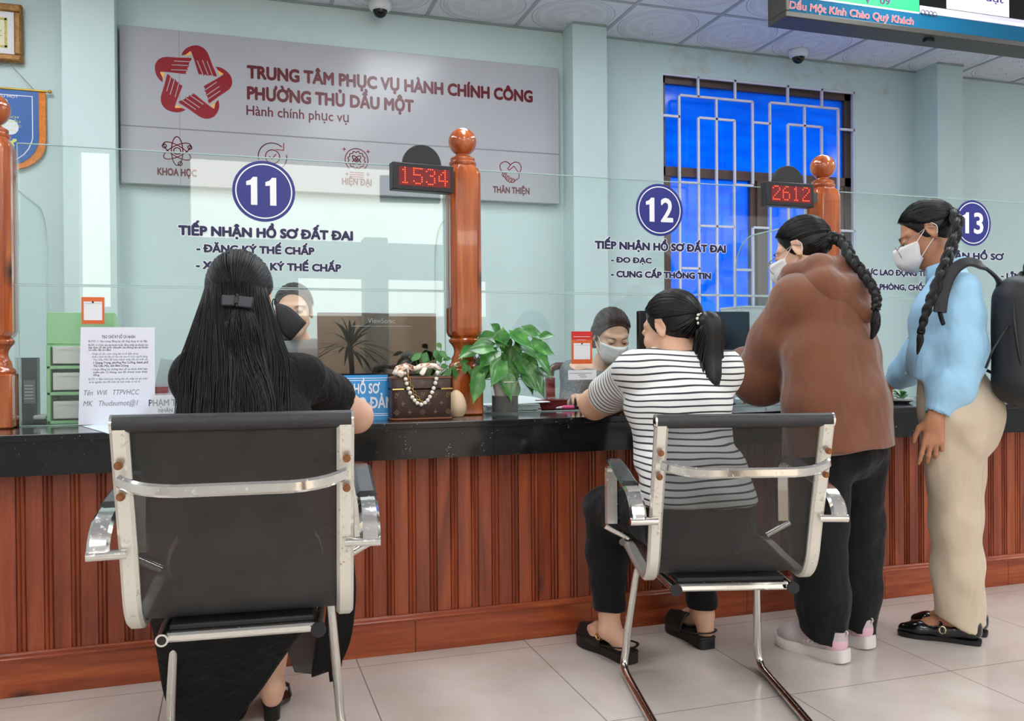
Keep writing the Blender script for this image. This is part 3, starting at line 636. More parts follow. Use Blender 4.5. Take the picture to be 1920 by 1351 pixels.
scr = rect('green_screen', dx0+.012, DP(1000, 72).z, gx1, CEIL-.03, M('lit green screen', (40, 190, 100), .4, emit=(48, 196, 104), es=.75), db, DY+.001)
rect('screen_edge', dx0+.012, DP(1000, 84).z, gx1, DP(1000, 72).z, M('white trim', (230, 234, 240), .4, emit=(220, 226, 240), es=.3), db, DY+.0012)
t = B(); a, c = DP(838, 28), DP(917, 40); z = (a.z+c.z)/2; put_text(t, '09', (a.x, DY, z), (c.x, DY, z), .038, offset=.03); t.build('digits', M('violet print', (92, 40, 110), .5), scr, smooth=None)
b = B(); a = DP(742, 12); b.prism([(a.x-.03, a.z+.05), (a.x+.03, a.z+.05), (a.x+.006, a.z-.012)], DY-.0004, DY+.0006); b.build('arrow_mark', MATS['violet print'], scr, smooth=None)
mon = rect('monitor_screen', gx1+.004, DP(1500, 158).z+.01, dx0+2.9, CEIL-.03, M('black screen', (10, 10, 12), .2), db, DY+.001)
a, c = DP(1340, 60), DP(1808, 130); rect('white_window', a.x, DP(1560, 95).z, c.x, CEIL-.03, M('lit white window', (226, 226, 232), .4, emit=(232, 230, 238), es=.75), mon, DY-.0004)
t = B(); a, c = DP(1628, 8), DP(1766, 26); z = (a.z+c.z)/2; put_text(t, 'đạt', (a.x, DY-.001, z), (c.x, DY-.001, z), .038, offset=.02); t.build('lettering', M('indigo print', (66, 58, 150), .5), mon, smooth=None)
rect('task_bar', gx1+.004, DP(1500, 145).z, dx0+2.9, DP(1500, 92).z, M('lit lilac bar', (190, 186, 204), .4, emit=(190, 186, 206), es=.7), mon, DY-.0008)
rect('white_strip', DP(1255, 110).x, DP(1500, 138).z, dx0+2.86, DP(1500, 122).z, M('lit strip', (225, 225, 235), .4, emit=(222, 222, 235), es=.75), mon, DY-.0014)
for i in range(4): q = DP(1160+30*i, 92+5*i); b = B(); b.tube([(q.x+.012*math.cos(R(30*k)), DY-.002, q.z+.012*math.sin(R(30*k))) for k in range(12)], .002, 6, loop=True); b.build('round_key', M('dark key ring', (70, 66, 84), .4), mon)
a, c = DP(160, 62), DP(1088, 186); z = (a.z+c.z)/2; t = B(); o = B()
put_text(o, 'Dầu Một Kính Chào Quý Khách', (a.x, DY-.0004, z), (c.x, DY-.0004, z), .036, offset=.045, ref_offset=.005, shear=.12); put_text(t, 'Dầu Một Kính Chào Quý Khách', (a.x, DY-.0012, z), (c.x, DY-.0012, z), .036, offset=.02, shear=.12)
o.build('lettering_outline', M('pale lilac outline', (196, 190, 214), .5), db, smooth=None); t.build('lettering', M('faded red lettering', (196, 96, 96), .5), db, smooth=None)
rect('teal_front', dx0+.01, dz+.026, dx0+2.9, DP(1000, 78).z, M('teal front panel', (16, 96, 134), .7, spec=.2), db, DY+.002)
for u in (.9, 1.75): B().box((dx0+u, DY+.03, dz-.02), (dx0+u+.05, DY+.06, dz-.003)).build('bracket', M('black plastic', (16, 16, 18), .4), db)
for u in (.3, 2.5): B().cyl((dx0+u, DY+.08, CEIL-.02), (dx0+u, DY+.08, CEIL), .012).build('hanger', STEEL, db)

# LED number displays on the posts
FONT = {'1': ['00100', '01100', '00100', '00100', '00100', '00100', '00100', '01110'], '5': ['11111', '10000', '10000', '11110', '00001', '00001', '10001', '01110'],
        '3': ['01110', '10001', '00001', '00110', '00001', '00001', '10001', '01110'], '4': ['00010', '00110', '01010', '10010', '10010', '11111', '00010', '00010'],
        '2': ['01110', '10001', '00001', '00010', '00100', '01000', '10000', '11111'], '6': ['00110', '01000', '10000', '11110', '10001', '10001', '10001', '01110']}
BLK = M('black plastic case', (30, 30, 33), .4); LEDON = M('lit red diode', (255, 70, 40), .4, emit=(255, 74, 34), es=2.6)
def ledbg(t, p):
    x, y, z = t.xyz(); f = lambda u: t.math('SUBTRACT', t.math('FRACT', t.math('DIVIDE', u, .0066)), .5)
    a, c = f(x), f(z); d = t.math('LESS_THAN', t.math('ADD', t.math('MULTIPLY', a, a), t.math('MULTIPLY', c, c)), .09)
    t.link(t.mix(d, lin((92, 6, 8)), lin((40, 4, 6))), p.inputs['Base Color'])
LEDBG = M('dark red diode panel', (90, 8, 10), .3, emit=(150, 6, 6), es=.35, fn=ledbg)
def led(loc, rz, digits, label, bl):
    r = thing('queue_number_display', label, 'number display'); W, H, D = .232, .098, .045
    B().box((-W/2, -D/2, 0), (W/2, D/2, H)).build('case', BLK, r, bevel=.003)
    s = B().box((-W/2+.022, -D/2-.001, .016), (W/2-.016, -D/2+.003, H-.016)).build('led_panel', LEDBG, r, smooth=None)
    px = .0066; x0 = -W/2+.026
    for k, ch in enumerate(digits):
        b = B()
        for j, row in enumerate(FONT[ch]):
            for i, v in enumerate(row):
                if v == '1':
                    X, Z = x0+(k*7.3+i*1.15)*px+.004, .079-j*px*1.16; q = px*.36
                    b.add([(X+q*math.cos(R(45*m)), -D/2-.0018, Z+q*math.sin(R(45*m))) for m in range(8)], [tuple(range(8))])
        b.build('digit', LEDON, s, smooth=None)
    b = B(); b.prism([(.072*math.cos(R(7.5*i)), H+.072*math.sin(R(7.5*i))) for i in range(25)], .012, -.012); b.build('speaker_disc', BLK, r, bevel=.002)
    B().tube([(.066, .014, H+.03), (.075, .018, H+.02), (.08, .018, H+.005), (.078, .02, H-.004)], .0035, 6).build('red_wire', M('red wire', (170, 40, 50), .5), r)
    b = B(); b.box((W/2-.03, D/2-.004, .03), (W/2+bl, D/2+.012, .07)); b.build('mounting_bracket', STEEL, r)
    r.location = loc; r.rotation_euler = (0, 0, rz); return r
p = onY(791, 360, 3.12); led((p.x, 3.12, p.z), R(7), '1534', 'black number display lit red 1534 on the middle post', .016)
p = onY(1476.5, 388, 3.11); led((p.x, 3.11, p.z), R(1), '2612', 'black number display lit red 2612 on the right post', .05)
# ================================================================== chairs
CHROME = M('worn chrome', (222, 220, 214), .17, metal=1, fn=lambda t, p: (t.link(t.ramp(t.noise(t.obj(), 90, 5, .7), [(.55, (.12, .12, .12, 1)), (.72, (.4, .4, .4, 1))]), p.inputs['Roughness'])))
def flat_fn(t, p):
    n = t.noise(t.mapping((1, 1, 1)), 110, 5, .75); n2 = t.noise(t.obj(), 14, 3)
    m = t.math('MULTIPLY', t.math('MULTIPLY', t.math('SUBTRACT', n, .57), 9, clamp=True), t.math('MULTIPLY', t.math('SUBTRACT', n2, .38), 5, clamp=True))
    t.link(t.mix(m, lin((226, 224, 214)), lin((120, 92, 66))), p.inputs['Base Color'])
    t.link(t.math('SUBTRACT', .72, t.math('MULTIPLY', m, .6)), p.inputs['Metallic'])
FRAME = M('pitted satin chrome frame', (226, 224, 214), .34, metal=.7, fn=flat_fn)
RUST = M('rusty screw', (140, 92, 58), .55, metal=.5, fn=vary(.3, 200)); BPLAST = M('matt black plastic', (24, 24, 25), .5)
def mesh_fn(a):
    def fn(t, p):
        o = t.n['Material Output']; tp = t.node('ShaderNodeBsdfTransparent'); ms = t.node('ShaderNodeMixShader')
        x, y, z = t.xyz(); w = t.math('MULTIPLY', t.math('SINE', t.math('MULTIPLY', z, 1900)), .04); n = t.noise(t.mapping((1, 1, 1)), 9, 4, .6)
        t.link(t.ramp(n, [(.3, lin((42, 41, 40))), (.7, lin((54, 53, 52)))]), p.inputs['Base Color'])
        t.link(t.math('ADD', w, a), ms.inputs[0]); t.link(tp.outputs[0], ms.inputs[1]); t.link(p.outputs[0], ms.inputs[2]); t.link(ms.outputs[0], o.inputs[0])
    return fn
MESH_A = M('close black mesh', (44, 43, 42), .6, fn=mesh_fn(.9)); MESH_B = M('open black mesh', (44, 43, 42), .6, fn=mesh_fn(.72))
ROLLM = M('black mesh roll', (46, 46, 47), .32, fn=vary(.25, 150, .4, 400, .002))
def bez(p, c1, c2, q, n=8):
    P = [Vector(v) for v in (p, c1, c2, q)]
    return [P[0]*(1-t)**3+3*P[1]*t*(1-t)**2+3*P[2]*t*t*(1-t)+P[3]*t**3 for t in [i/n for i in range(n+1)]]
def make_chair(label, meshmat, lift=0.0, hw=.218):
    """sled-base visitor chair; x right, y towards the counter, z up; back bar at y=0"""
    r = thing('visitor_chair', label, 'chair'); L = lift
    side = [(0, .845+L), (.035, .72+L), (.072, .60+L), (.094, .515+L)]+[tuple(v[:2]) for v in bez((.094, .515+L, 0), (.108, .445+L, 0), (.135, .412+L, 0), (.19, .408+L, 0), 8)[1:]]+[(.32, .418+L), (.43, .432+L), (.50, .436+L), (.545, .425+L)]
    for sx in (-1, 1):
        f = B(); pts = [(sx*hw, y, z) for y, z in side]
        f.bar(pts, .036, .022, [Vector((0, -1, .1)) if i < 4 else Vector((0, -.5, -1)) if i < 9 else Vector((0, 0, -1)) for i in range(len(pts))], bev=.3)
        fo = f.build('side_frame', FRAME, r)
        for zz, yy in ((.772, .012), (.708, .03)):
            b = B(); c = Vector((sx*(hw+.002), yy-.012, zz+L)); b.tube([c, c+Vector((0, -.006, 0))], .0085, 12); b.tube([c+Vector((0, -.006, 0)), c+Vector((0, -.009, 0))], .005, 6); b.build('screw', RUST, fo)
    # mesh sling
    b = B(); sl = [(y+(.006 if i < 4 else 0), z+(0 if i < 4 else .008)) for i, (y, z) in enumerate(side)]
    rings = [[(u*hw*.98, y+.0, z) for u in (-1, -.5, 0, .5, 1)] for y, z in sl]
    rings2 = [[(u*hw*.98, y+.004, z+.004) for u in (-1, -.5, 0, .5, 1)] for y, z in sl]
    b.loft(rings, cap=False, closed=False); sg_ = b.build('mesh_back_and_seat', meshmat, r, smooth=180)
    b = B(); b.tube([(-hw-.012, .004, .853+L), (hw+.012, .004, .853+L)], .0185, 16); b.build('rolled_top', ROLLM, r)
    for sx in (-1, 1):
        b = B(); b.tube([(sx*(hw+.012), .004, .853+L), (sx*(hw+.017), .004, .853+L)], .019, 16); b.build('end_cap', CHROME, r)
    b = B(); pts = bez((-hw, -.006, .742+L), (-hw+.02, -.03, .735+L), (-hw+.05, -.055, .728+L), (-hw+.11, -.058, .726+L), 6)
    pts = pts+[Vector((-p.x, p.y, p.z)) for p in pts[::-1]]; b.bar(pts, .014, .026, Vector((0, 0, 1)), bev=.35); b.build('back_crossbar', CHROME, r)
    # under-seat frame: side tubes whose capped ends face back, flat stretcher, legs and floor runners
    for sx in (-1, 1):
        b = B(); rr = .0125
        pts = [Vector((sx*.16, .10, .392+L)), Vector((sx*.17, .30, .392+L))]+bez((sx*.174, .40, .390+L), (sx*.185, .475, .385+L), (sx*.19, .49, .36+L), (sx*.195, .50, .31+L), 6)
        pts += [Vector((sx*.212, .545, .13))]+bez((sx*.215, .555, .075), (sx*.222, .565, .025), (sx*.223, .545, .0145), (sx*.222, .49, .0135), 7)+[Vector((sx*.216, .25, .0135)), Vector((sx*.21, .02, .0135))]
        b.tube(pts, rr, 14); b.build('leg', CHROME, r)
        b = B()
        if sx == 1 or L == 0: b.tube([(sx*.16, .096, .392+L), (sx*.16, .088, .392+L)], .0165, 14); b.build('tube_cap', BPLAST, r)
        else:
            rg = [[(sx*.16+q*math.cos(R(22.5*i)), yy, .392+L+q*math.sin(R(22.5*i))) for i in range(16)] for q, yy in ((.0095, .12), (.0095, .0965), (.0135, .0965), (.0135, .12))]
            b.loft(rg, cap=False); b.build('open_tube_end', CHROME, r); B().tube([(sx*.16, .0995, .392+L), (sx*.16, .099, .392+L)], .0095, 16).build('tube_bore', BPLAST, r)
        b = B(); b.tube([(sx*.21, .022, .0135), (sx*.21, .012, .0135)], .0135, 12); b.build('runner_cap', BPLAST, r)
    b = B(); b.bar([(-.165, .12, .392+L), (.165, .12, .392+L)], .024, .02, Vector((0, 0, 1))); b.build('seat_stretcher', CHROME, r)
    b = B(); b.bar([(-.165, .40, .392+L), (.165, .40, .392+L)], .024, .02, Vector((0, 0, 1))); b.build('seat_stretcher', CHROME, r)
    b = B(); b.box((-.15, .13, .400+L), (.15, .44, .414+L)); b.build('seat_pan', BPLAST, r, bevel=.004)
    # arms: flattened loops with chrome straps and black pads
    for sx in (-1, 1):
        X = sx*(hw+.052)
        path = bez((X, .045, .592+L), (X, .06, .64+L), (X, .10, .655+L), (X, .17, .662+L), 6)+bez((X, .26, .675+L), (X, .40, .70+L), (X, .47, .705+L), (X, .475, .66+L), 9)+[Vector((X, .475, .58+L)), Vector((X, .472, .50+L))]
        ups = []
        for i in range(len(path)):
            T = (path[min(i+1, len(path)-1)]-path[max(i-1, 0)]).normalized(); ups.append(Vector((1, 0, 0)).cross(T)*1.0)
        b = B(); b.bar(path, .044, .014, ups, bev=.45); ar = b.build('armrest', CHROME, r)
        pad = B(); q = path[6:14]; pu = ups[6:14]; pad.bar([p+u*.006 for p, u in zip(q, pu)], .048, .018, pu, bev=.48); pad.build('arm_pad', M('grey-black arm pad', (62, 62, 66), .22), ar)
        b = B(); b.tube([(X+sx*.022, .045, .587+L), (sx*hw, .052, .587+L)], .0105, 12); b.build('arm_bracket', CHROME, ar); b = B(); b.tube([(X+sx*.022, .472, .494+L), (sx*hw, .472, .455+L)], .0105, 12); b.build('arm_bracket', CHROME, ar)
    return r
ch1 = make_chair('black mesh visitor chair with chrome frame holding the person in the black dress', MESH_A, .045)
ch1.location = (.005, 1.845, 0); ch1.rotation_euler = (0, 0, R(-5))
ch2 = make_chair('black mesh visitor chair with chrome frame holding the person in the striped shirt', MESH_B, 0.0)
ch2.location = (1.262, 1.965, 0); ch2.rotation_euler = (0, 0, R(-15))
for c in (ch1, ch2): c['group'] = 'visitor chairs at the counter'
# ================================================================== things on the counter and desks
PAPER = M('white paper', (236, 238, 242), .6); PAPERB = M('bluish white paper', (214, 228, 236), .6); INK = M('grey print ink', (116, 116, 126), .6)
ORANGE = M('orange card', (226, 104, 48), .4); REDC = M('red card', (210, 44, 40), .4); CLEAR = M('clear acrylic', (236, 240, 242), .05, alpha=.22, spec=.6)
MINT = M('mint green plastic', (160, 222, 160), .35); DRAWW = M('off-white drawer front', (234, 234, 228), .4)
# mint drawer tower behind the left screen
dy = 3.30; p0 = onY(88, 790, dy); p1 = onY(214, 585, dy); p1z = p1.z; x0, x1 = p0.x, p1.x+.0
dr = thing('drawer_organizer', 'mint green desk drawer tower with three white drawers behind the left screen', 'drawer organizer', ((x0+x1)/2, dy+.1, CT))
b = B(); H_ = p1z-CT; t_ = .012
b.box((x0, dy, CT), (x0+t_, dy+.17, CT+H_*.70)); b.box((x1-t_, dy, CT), (x1, dy+.17, CT+H_*.70)); b.box((x0, dy+.16, CT), (x1, dy+.17, CT+H_*.72))
zb = [CT+H_*k for k in (0, .255, .49, .715)]
for z in zb[:3]: b.box((x0, dy, z), (x1, dy+.17, z+t_))
b.box((x0, dy+.012, zb[3]-t_), (x1, dy+.17, zb[3]))
b.build('case', MINT, dr, bevel=.002)
b = B(); b.prism([(dy+.006, zb[3]), (dy+.17, zb[3]), (dy+.17, zb[3]+.07), (dy+.03, CT+H_), (dy+.02, CT+H_)], x0, x1, 'x'); b.build('top_cover', MINT, dr, bevel=.002)
for z in zb[:3]:
    d = B().box((x0+t_+.008, dy-.006, z+t_+.006), (x1-t_-.004, dy+.15, z+.235*H_-.012)).build('drawer', DRAWW, dr, bevel=.003)
    B().box((x0+t_+.03, dy-.010, z+.235*H_-.024), (x1-t_-.03, dy-.004, z+.235*H_-.013)).build('drawer_lip', DRAWW, d)
# QR stand cards (code left out)
def card(name, label, px0, px1, py0, py1, Y, red_top, txt=()):
    a, c = onY(px0, py1, Y), onY(px1, py0, Y); r = thing(name, label, 'card', ((a.x+c.x)/2, Y, a.z))
    b = B().box((a.x, Y, a.z), (c.x, Y+.003, c.z)).build('card_back', ORANGE, r, smooth=None)
    w = c.x-a.x; h = c.z-a.z; m = .1*w; top = c.z-h*(.33 if red_top else .12)
    if red_top: B().box((a.x, Y-.0006, top+.01), (c.x, Y, c.z)).build('red_band', REDC, r, smooth=None)
    B().box((a.x+m, Y-.0006, a.z+h*.14), (c.x-m, Y, top-.004)).build('white_panel', PAPER, r, smooth=None)
    B().box((a.x+m*1.4, Y-.0012, top-h*.07-.004), (c.x-m*1.4, Y-.0006, top-h*.065-.004)).build('printed_line', INK, r, smooth=None)
    B().ball(((a.x+c.x)/2, Y-.001, top-.006), .0035, 8).build('hook_mark', M('dark hook', (40, 40, 44), .5), r)
    if red_top:
        for k, f in enumerate((.17, .27)): B().box((a.x+w*(.1+.12*k), Y-.0012, c.z-h*f), (c.x-w*(.1+.2*k), Y-.0006, c.z-h*(f-.012))).build('printed_line', PAPER, r, smooth=None)
    return r
card('payment_card', 'small orange stand card with white panel above the white notice', 153, 195.5, 557, 607, 3.221, False)
card('payment_card', 'tall red and orange stand card with white panel on the middle screen', 1072, 1110, 621, 682, 3.221, True)
# laminated notice leaning on the left screen
nz = CT+.002; a = onZ(147, 790, nz); c = onZ(292, 783, nz); ny = 3.20
a, c = onY(147, 790, ny), onY(291, 782, ny); ht = onY(155, 613, ny+.02).z
nt = thing('notice_sheet', 'laminated white notice sheet with typed and handwritten lines leaning on the left screen', 'notice', ((a.x+c.x)/2, ny, CT))
la, lc, lz0, lz1 = a.x, c.x, CT+.002, ht; tilt = .022
def lean(u, v, off=0): return (la+(lc-la)*u, ny-.001+tilt*v-off, lz0+(lz1-lz0)*v)
b = B(); b.add([lean(0, 0), lean(1.0, 0), lean(1.0, 1), lean(.03, 1), lean(0, 0, .0008), lean(1.0, 0, .0008), lean(1.0, 1, .0008), lean(.03, 1, .0008)], [(0, 3, 2, 1), (4, 5, 6, 7), (0, 1, 5, 4), (1, 2, 6, 5), (2, 3, 7, 6), (3, 0, 4, 7)]); sh = b.build('sheet', M('white laminated sheet', (228, 230, 240), .25), nt, smooth=None)
def nline(body, u0, u1, v, cap, off=0, mat=INK, nm='printed_line', sh_=0):
    t = B(); P0 = Vector(lean(u0, v, .0012)); P1 = Vector(lean(u1, v, .0012)); put_text(t, body, P0, P1, cap, offset=off, shear=sh_, up=Vector(lean(0, 1))-Vector(lean(0, 0))); t.build(nm, mat, sh, smooth=None)
rows = [('TẠO CHỮ KÝ SỐ CÁ NHÂN', .3, .74, .885, .010, .03), ('BƯỚC 1: Vào trang đăng ký, tải ứng dụng và cài đặt', .13, .9, .845, .0066, .01), ('BƯỚC 2: Chọn tạo tài khoản hoặc đăng nhập tài khoản của', .13, .91, .805, .0066, .01), ('bạn theo số căn cước (khuyến cáo không tạo tài khoản', .13, .91, .78, .0066, .02), ('cũ nếu đã có sẵn)', .13, .42, .755, .0066, .02),
        ('- Nhập số căn cước công dân và số điện thoại', .16, .78, .715, .0066, .0), ('- Điều chỉnh lại địa chỉ liên hệ của tổ chức người dùng', .16, .9, .685, .0066, .0), ('Thủ Dầu Một để hoàn thành nhập địa chỉ mới: số', .19, .9, .655, .0066, .0), ('1 Quang Trung, phường Phú Cường, thành phố', .19, .91, .622, .0075, .03), ('Thủ Dầu Một, tỉnh Bình Dương', .19, .65, .59, .0075, .03),
        ('- Chọn đăng ký chứng thư số và chọn thời hạn', .16, .9, .555, .0066, .01), ('miễn phí 12 tháng, sau đó thanh toán theo', .19, .9, .525, .0066, .01), ('đồng', .19, .27, .497, .0066, .02), ('BƯỚC 3: Bấm kích hoạt chứng thư số, nhập mã xác nhận', .13, .9, .455, .0066, .0), ('và ký nghiệm thu để nhận lại mật khẩu và mã số', .13, .8, .425, .0066, .0)]
for rw in rows: nline(*rw)
nline('Tên  Wifi   TTPVHCC', .06, .78, .30, .017, 0, INK, 'handwriting', .25); nline('MK   Thudaumot@1', .06, .76, .19, .017, 0, INK, 'handwriting', .25)
# loose papers on the worktop edge
def sheet(name, label, pts, z, mat=PAPERB, th=.0012, curl=0.0, cat='paper'):
    b = B(); n = len(pts); b.add([(x, y, z+th+cu) for x, y, cu in pts]+[(x, y, z+cu) for x, y, cu in pts], [tuple(range(n)), tuple(range(n, 2*n))[::-1]]+[(i, n+i, n+(i+1) % n, (i+1) % n) for i in range(n)])
    o = b.build(name, mat, None, smooth=None); tag(o, label, cat); return o
P = lambda x, y: (lambda v: (v.x, v.y))(onZ(x, y, CT))
sheet('paper_sheet', 'pale blue paper sheet lying at the worktop edge behind the left chair', [(*P(154, 799), .0), (*P(210, 815), .0), (*P(300, 808), .0), (*P(236, 791), .001)], CT+.0004)
sheet('paper_sheet', 'second pale paper sheet under the first behind the left chair', [(*P(180, 806), 0), (*P(205, 813.5), 0), (*P(330, 803), 0), (*P(250, 794), 0)], CT, PAPER, .0004)
# dark brochure box, glass tumbler etc. behind the left screen
a, c = onY(41, 781, 3.36), onY(69, 670, 3.36)
bx = thing('brochure_box', 'dark teal brochure box with printed grey label behind the left screen', 'box', ((a.x+c.x)/2, 3.38, CT))
B().box((a.x, 3.36, CT), (c.x, 3.41, c.z)).build('box', M('dark teal board', (52, 72, 76), .35), bx, bevel=.001)
B().box((a.x+.006, 3.3592, CT+.07), (c.x-.006, 3.36, CT+.15)).build('label', M('grey label', (128, 134, 136), .5), bx, smooth=None)
for k in range(5): B().box((a.x+.01, 3.3586, CT+.085+.011*k), (c.x-.012, 3.3592, CT+.089+.011*k)).build('printed_line', M('pale print', (214, 216, 214), .5), bx, smooth=None)
wb = thing('stapler', 'small white and black stapler beside the mint drawers', 'stapler', (onY(76, 775, 3.36).x, 3.36, CT)); cx = onY(77, 775, 3.36).x
b = B(); b.box((cx-.022, 3.34, CT), (cx+.018, 3.40, CT+.012)); b.build('base', BPLAST, wb, bevel=.003); b = B(); b.box((cx-.022, 3.34, CT+.014), (cx+.018, 3.40, CT+.03)); b.build('arm', PAPER, wb, bevel=.006)
# red cup with bundled papers on the left
cy = 3.36; c0 = onY(297, 720, cy)
rc = thing('pen_cup', 'red plastic cup behind the notice with plastic sleeves sticking out', 'cup', (c0.x, cy, CT))
B().lathe([(.024, CT), (.034, CT+.115), (.036, CT+.12), (.031, CT+.12), (.022, CT+.006)], 20, (c0.x, cy, 0)).build('cup', M('red plastic', (190, 40, 46), .35), rc)
for k, (dx, ang) in enumerate(((0, .35), (.01, .5), (-.01, .22))):
    o = B(Matrix.Translation((c0.x+dx+.005, cy+.01*k, CT+.05)) @ Matrix.Rotation(ang, 4, 'Y')).cbox((0, 0, .085), (.05, .0015, .17)).build('plastic_sleeve', M('translucent sleeve', (220, 228, 234), .2, alpha=.55), rc, smooth=None)
# name plate
ny2 = 3.15; a, c = onY(286, 784, ny2), onY(420, 738, ny2)
npl = thing('name_plate', 'clear name plate with white card and navy name beside the person in black', 'name plate', ((a.x+c.x)/2, ny2, CT))
B().box((a.x, ny2, CT), (c.x, ny2+.002, c.z)).build('card', PAPER, npl, smooth=None)
B().box((a.x-.004, ny2-.005, CT), (c.x+.004, ny2-.0015, c.z+.006)).build('acrylic_front', CLEAR, npl, smooth=None)
B().box((a.x-.004, ny2-.005, CT), (c.x+.004, ny2+.05, CT+.003)).build('acrylic_foot', CLEAR, npl, smooth=None)
t = B(); put_text(t, 'PHẠM THỊ', (onY(279, 760, ny2).x, ny2-.0002, onY(290, 761, ny2).z), (onY(347, 760, ny2).x, ny2-.0002, onY(290, 761, ny2).z), .022, offset=.02); t.build('lettering', NAVY, npl, smooth=None)
t = B(); put_text(t, 'NHÂN VIÊN', (onY(297, 775, ny2).x, ny2-.0002, onY(297, 773, ny2).z), (onY(346, 775, ny2).x, ny2-.0002, onY(297, 773, ny2).z), .013, offset=.03); t.build('lettering', NAVY, npl, smooth=None)
# blue desk sign
by = 3.06; a, c = onY(560, 789, by), onY(729, 702, by); zt = onY(690, 703, by).z
SB = M('bright blue sign', (22, 140, 206), .35); WL = M('white sign lettering', (236, 244, 250), .4)
bs = thing('desk_sign', 'bright blue tent sign with white lettering between the person in black and the handbag', 'sign', ((a.x+c.x)/2, by, CT))
b = B(); tl = .02
def sp(u, v, off=0): return (a.x+(c.x-a.x)*u, by+tl*v-off, CT+(zt-CT)*v)
b.add([sp(0, 0), sp(1, 0), sp(1, 1), sp(0, 1), sp(0, 0, -.05), sp(1, 0, -.05), sp(1, 1, -.004), sp(0, 1, -.004)], [(0, 1, 2, 3), (5, 4, 7, 6), (0, 3, 7, 4), (1, 5, 6, 2), (3, 2, 6, 7), (0, 4, 5, 1)]); sbo = b.build('board', SB, bs, smooth=None)
for v in (.925, .875, .13, .09):
    o = B(); o.add([sp(.01, v, .0006), sp(.99, v, .0006), sp(.99, v+.012, .0006), sp(.01, v+.012, .0006)], [(0, 1, 2, 3)]); o.build('border_line', WL, sbo, smooth=None)
def sgn(body, x0, x1, y, cap):
    z = onY((x0+x1)/2, y, by).z; v = (z-CT)/(zt-CT); P0, P1 = onY(x0, y, by).x, onY(x1, y, by).x
    t = B(); put_text(t, body, (P0, by+tl*v-.0012, z), (P1, by+tl*v-.0012, z), cap, offset=.03); t.build('lettering', WL, sbo, smooth=None)
sgn('NHẬN HỒ SƠ', 611, 712, 738.5, .036); sgn('ĐK BẢO ĐẢM', 611, 738, 766, .040)
# monogram vanity case with pearl strap, gold chain and scarf
BROWNC = (66, 46, 40)
LEATHER = M('dark brown coated canvas', BROWNC, .38, fn=vary(.14, 14, .12, 260, .001)); TAN = M('tan leather trim', (120, 70, 44), .5); MONO = M('tan monogram print', (128, 98, 70), .5); BRASS = M('brass', (205, 172, 96), .25, metal=.9)
hy = 2.985; a, c = onY(736, 785, hy), onY(848, 785, hy); hw_ = (c.x-a.x)/2; hx = (a.x+c.x)/2; hz1 = onY(790, 705, hy).z; hd = .10
bagr = thing('vanity_case', 'brown monogram vanity handbag with pearl strap standing on the worktop', 'handbag', (hx, hy+hd/2, CT))
def rrect(w, d, r, n=5): return [(sx*(w-r)+r*math.cos(R(a0+90*i/n)), sy*(d-r)+r*math.sin(R(a0+90*i/n))) for sx, sy, a0 in ((1, 1, 0), (-1, 1, 90), (-1, -1, 180), (1, -1, 270)) for i in range(n+1)]
hc = hy+hd/2; hsp = CT+(hz1-CT)*.70
body = B(); body.loft([[(hx+x, hc+y, z) for x, y in rrect(hw_+e, hd/2+e, .02)] for z, e in ((CT+.004, -.003), (CT+.01, 0), (hsp-.002, 0), (hsp, -.003))]); bo = body.build('body', LEATHER, bagr, smooth=50)
lid = B(); lid.loft([[(hx+x, hc+y, z) for x, y in rrect(hw_+e, hd/2+e, .02)] for z, e in ((hsp+.002, -.003), (hsp+.004, .0005), (hz1-.008, .0), (hz1-.001, -.004), (hz1, -.012))]); lo_ = lid.build('lid', LEATHER, bagr, smooth=50)
b = B(); b.tube([(hx+x, hc+y, CT+.004) for x, y in rrect(hw_+.001, hd/2+.001, .02)], .004, 8, loop=True); b.tube([(hx+x, hc+y, hz1-.006) for x, y in rrect(hw_+.0005, hd/2+.0005, .02)], .003, 8, loop=True); b.build('leather_piping', TAN, bagr)
for sx in (-1, 1): b = B(); b.tube([(hx+sx*hw_*.62, hc-hd/2-.002, hsp+.001), (hx+sx*(hw_+.002)*.98, hc-hd/2-.002, hsp+.001)], .0032, 8); b.build('zip_piping', BRASS, bagr)
fy = hc-hd/2-.0006
def motif(kind, x, z, s, par):
    m = B()
    if kind == 'd':
        o = [(0, s), (s, 0), (0, -s), (-s, 0)]; i_ = [(u*.78, v*.78) for u, v in o]
        m.add([(x+u, fy, z+v) for u, v in o]+[(x+u, fy, z+v) for u, v in i_], [(k, (k+1) % 4, 4+(k+1) % 4, 4+k) for k in range(4)])
        for k in range(4): a_ = R(90*k+45); m.add([(x+s*.3*math.cos(a_)+s*.16*math.cos(R(45*j)), fy, z+s*.3*math.sin(a_)+s*.16*math.sin(R(45*j))) for j in range(8)], [tuple(range(8))])
    elif kind == 's':
        pt = [((s if k % 2 == 0 else s*.25)*math.cos(R(45*k)), (s if k % 2 == 0 else s*.25)*math.sin(R(45*k))) for k in range(8)]; m.add([(x+u, fy, z+v) for u, v in pt], [tuple(range(8))])
    else:
        def ln(p, q, w=.0022): d = Vector((q[0]-p[0], q[1]-p[1])).normalized(); e = Vector((-d.y, d.x))*w/2; m.add([(x+p[0]-e.x, fy, z+p[1]-e.y), (x+q[0]-e.x, fy, z+q[1]-e.y), (x+q[0]+e.x, fy, z+q[1]+e.y), (x+p[0]+e.x, fy, z+p[1]+e.y)], [(0, 1, 2, 3)])
        ln((-s*.3, s), (-s*.6, -s)); ln((-s*.6, -s), (s*.3, -s)); ln((-s*.1, s), (s*.3, -s*.5)); ln((s*.3, -s*.5), (s*.9, s))
    m.build('monogram', MONO, par, smooth=None)
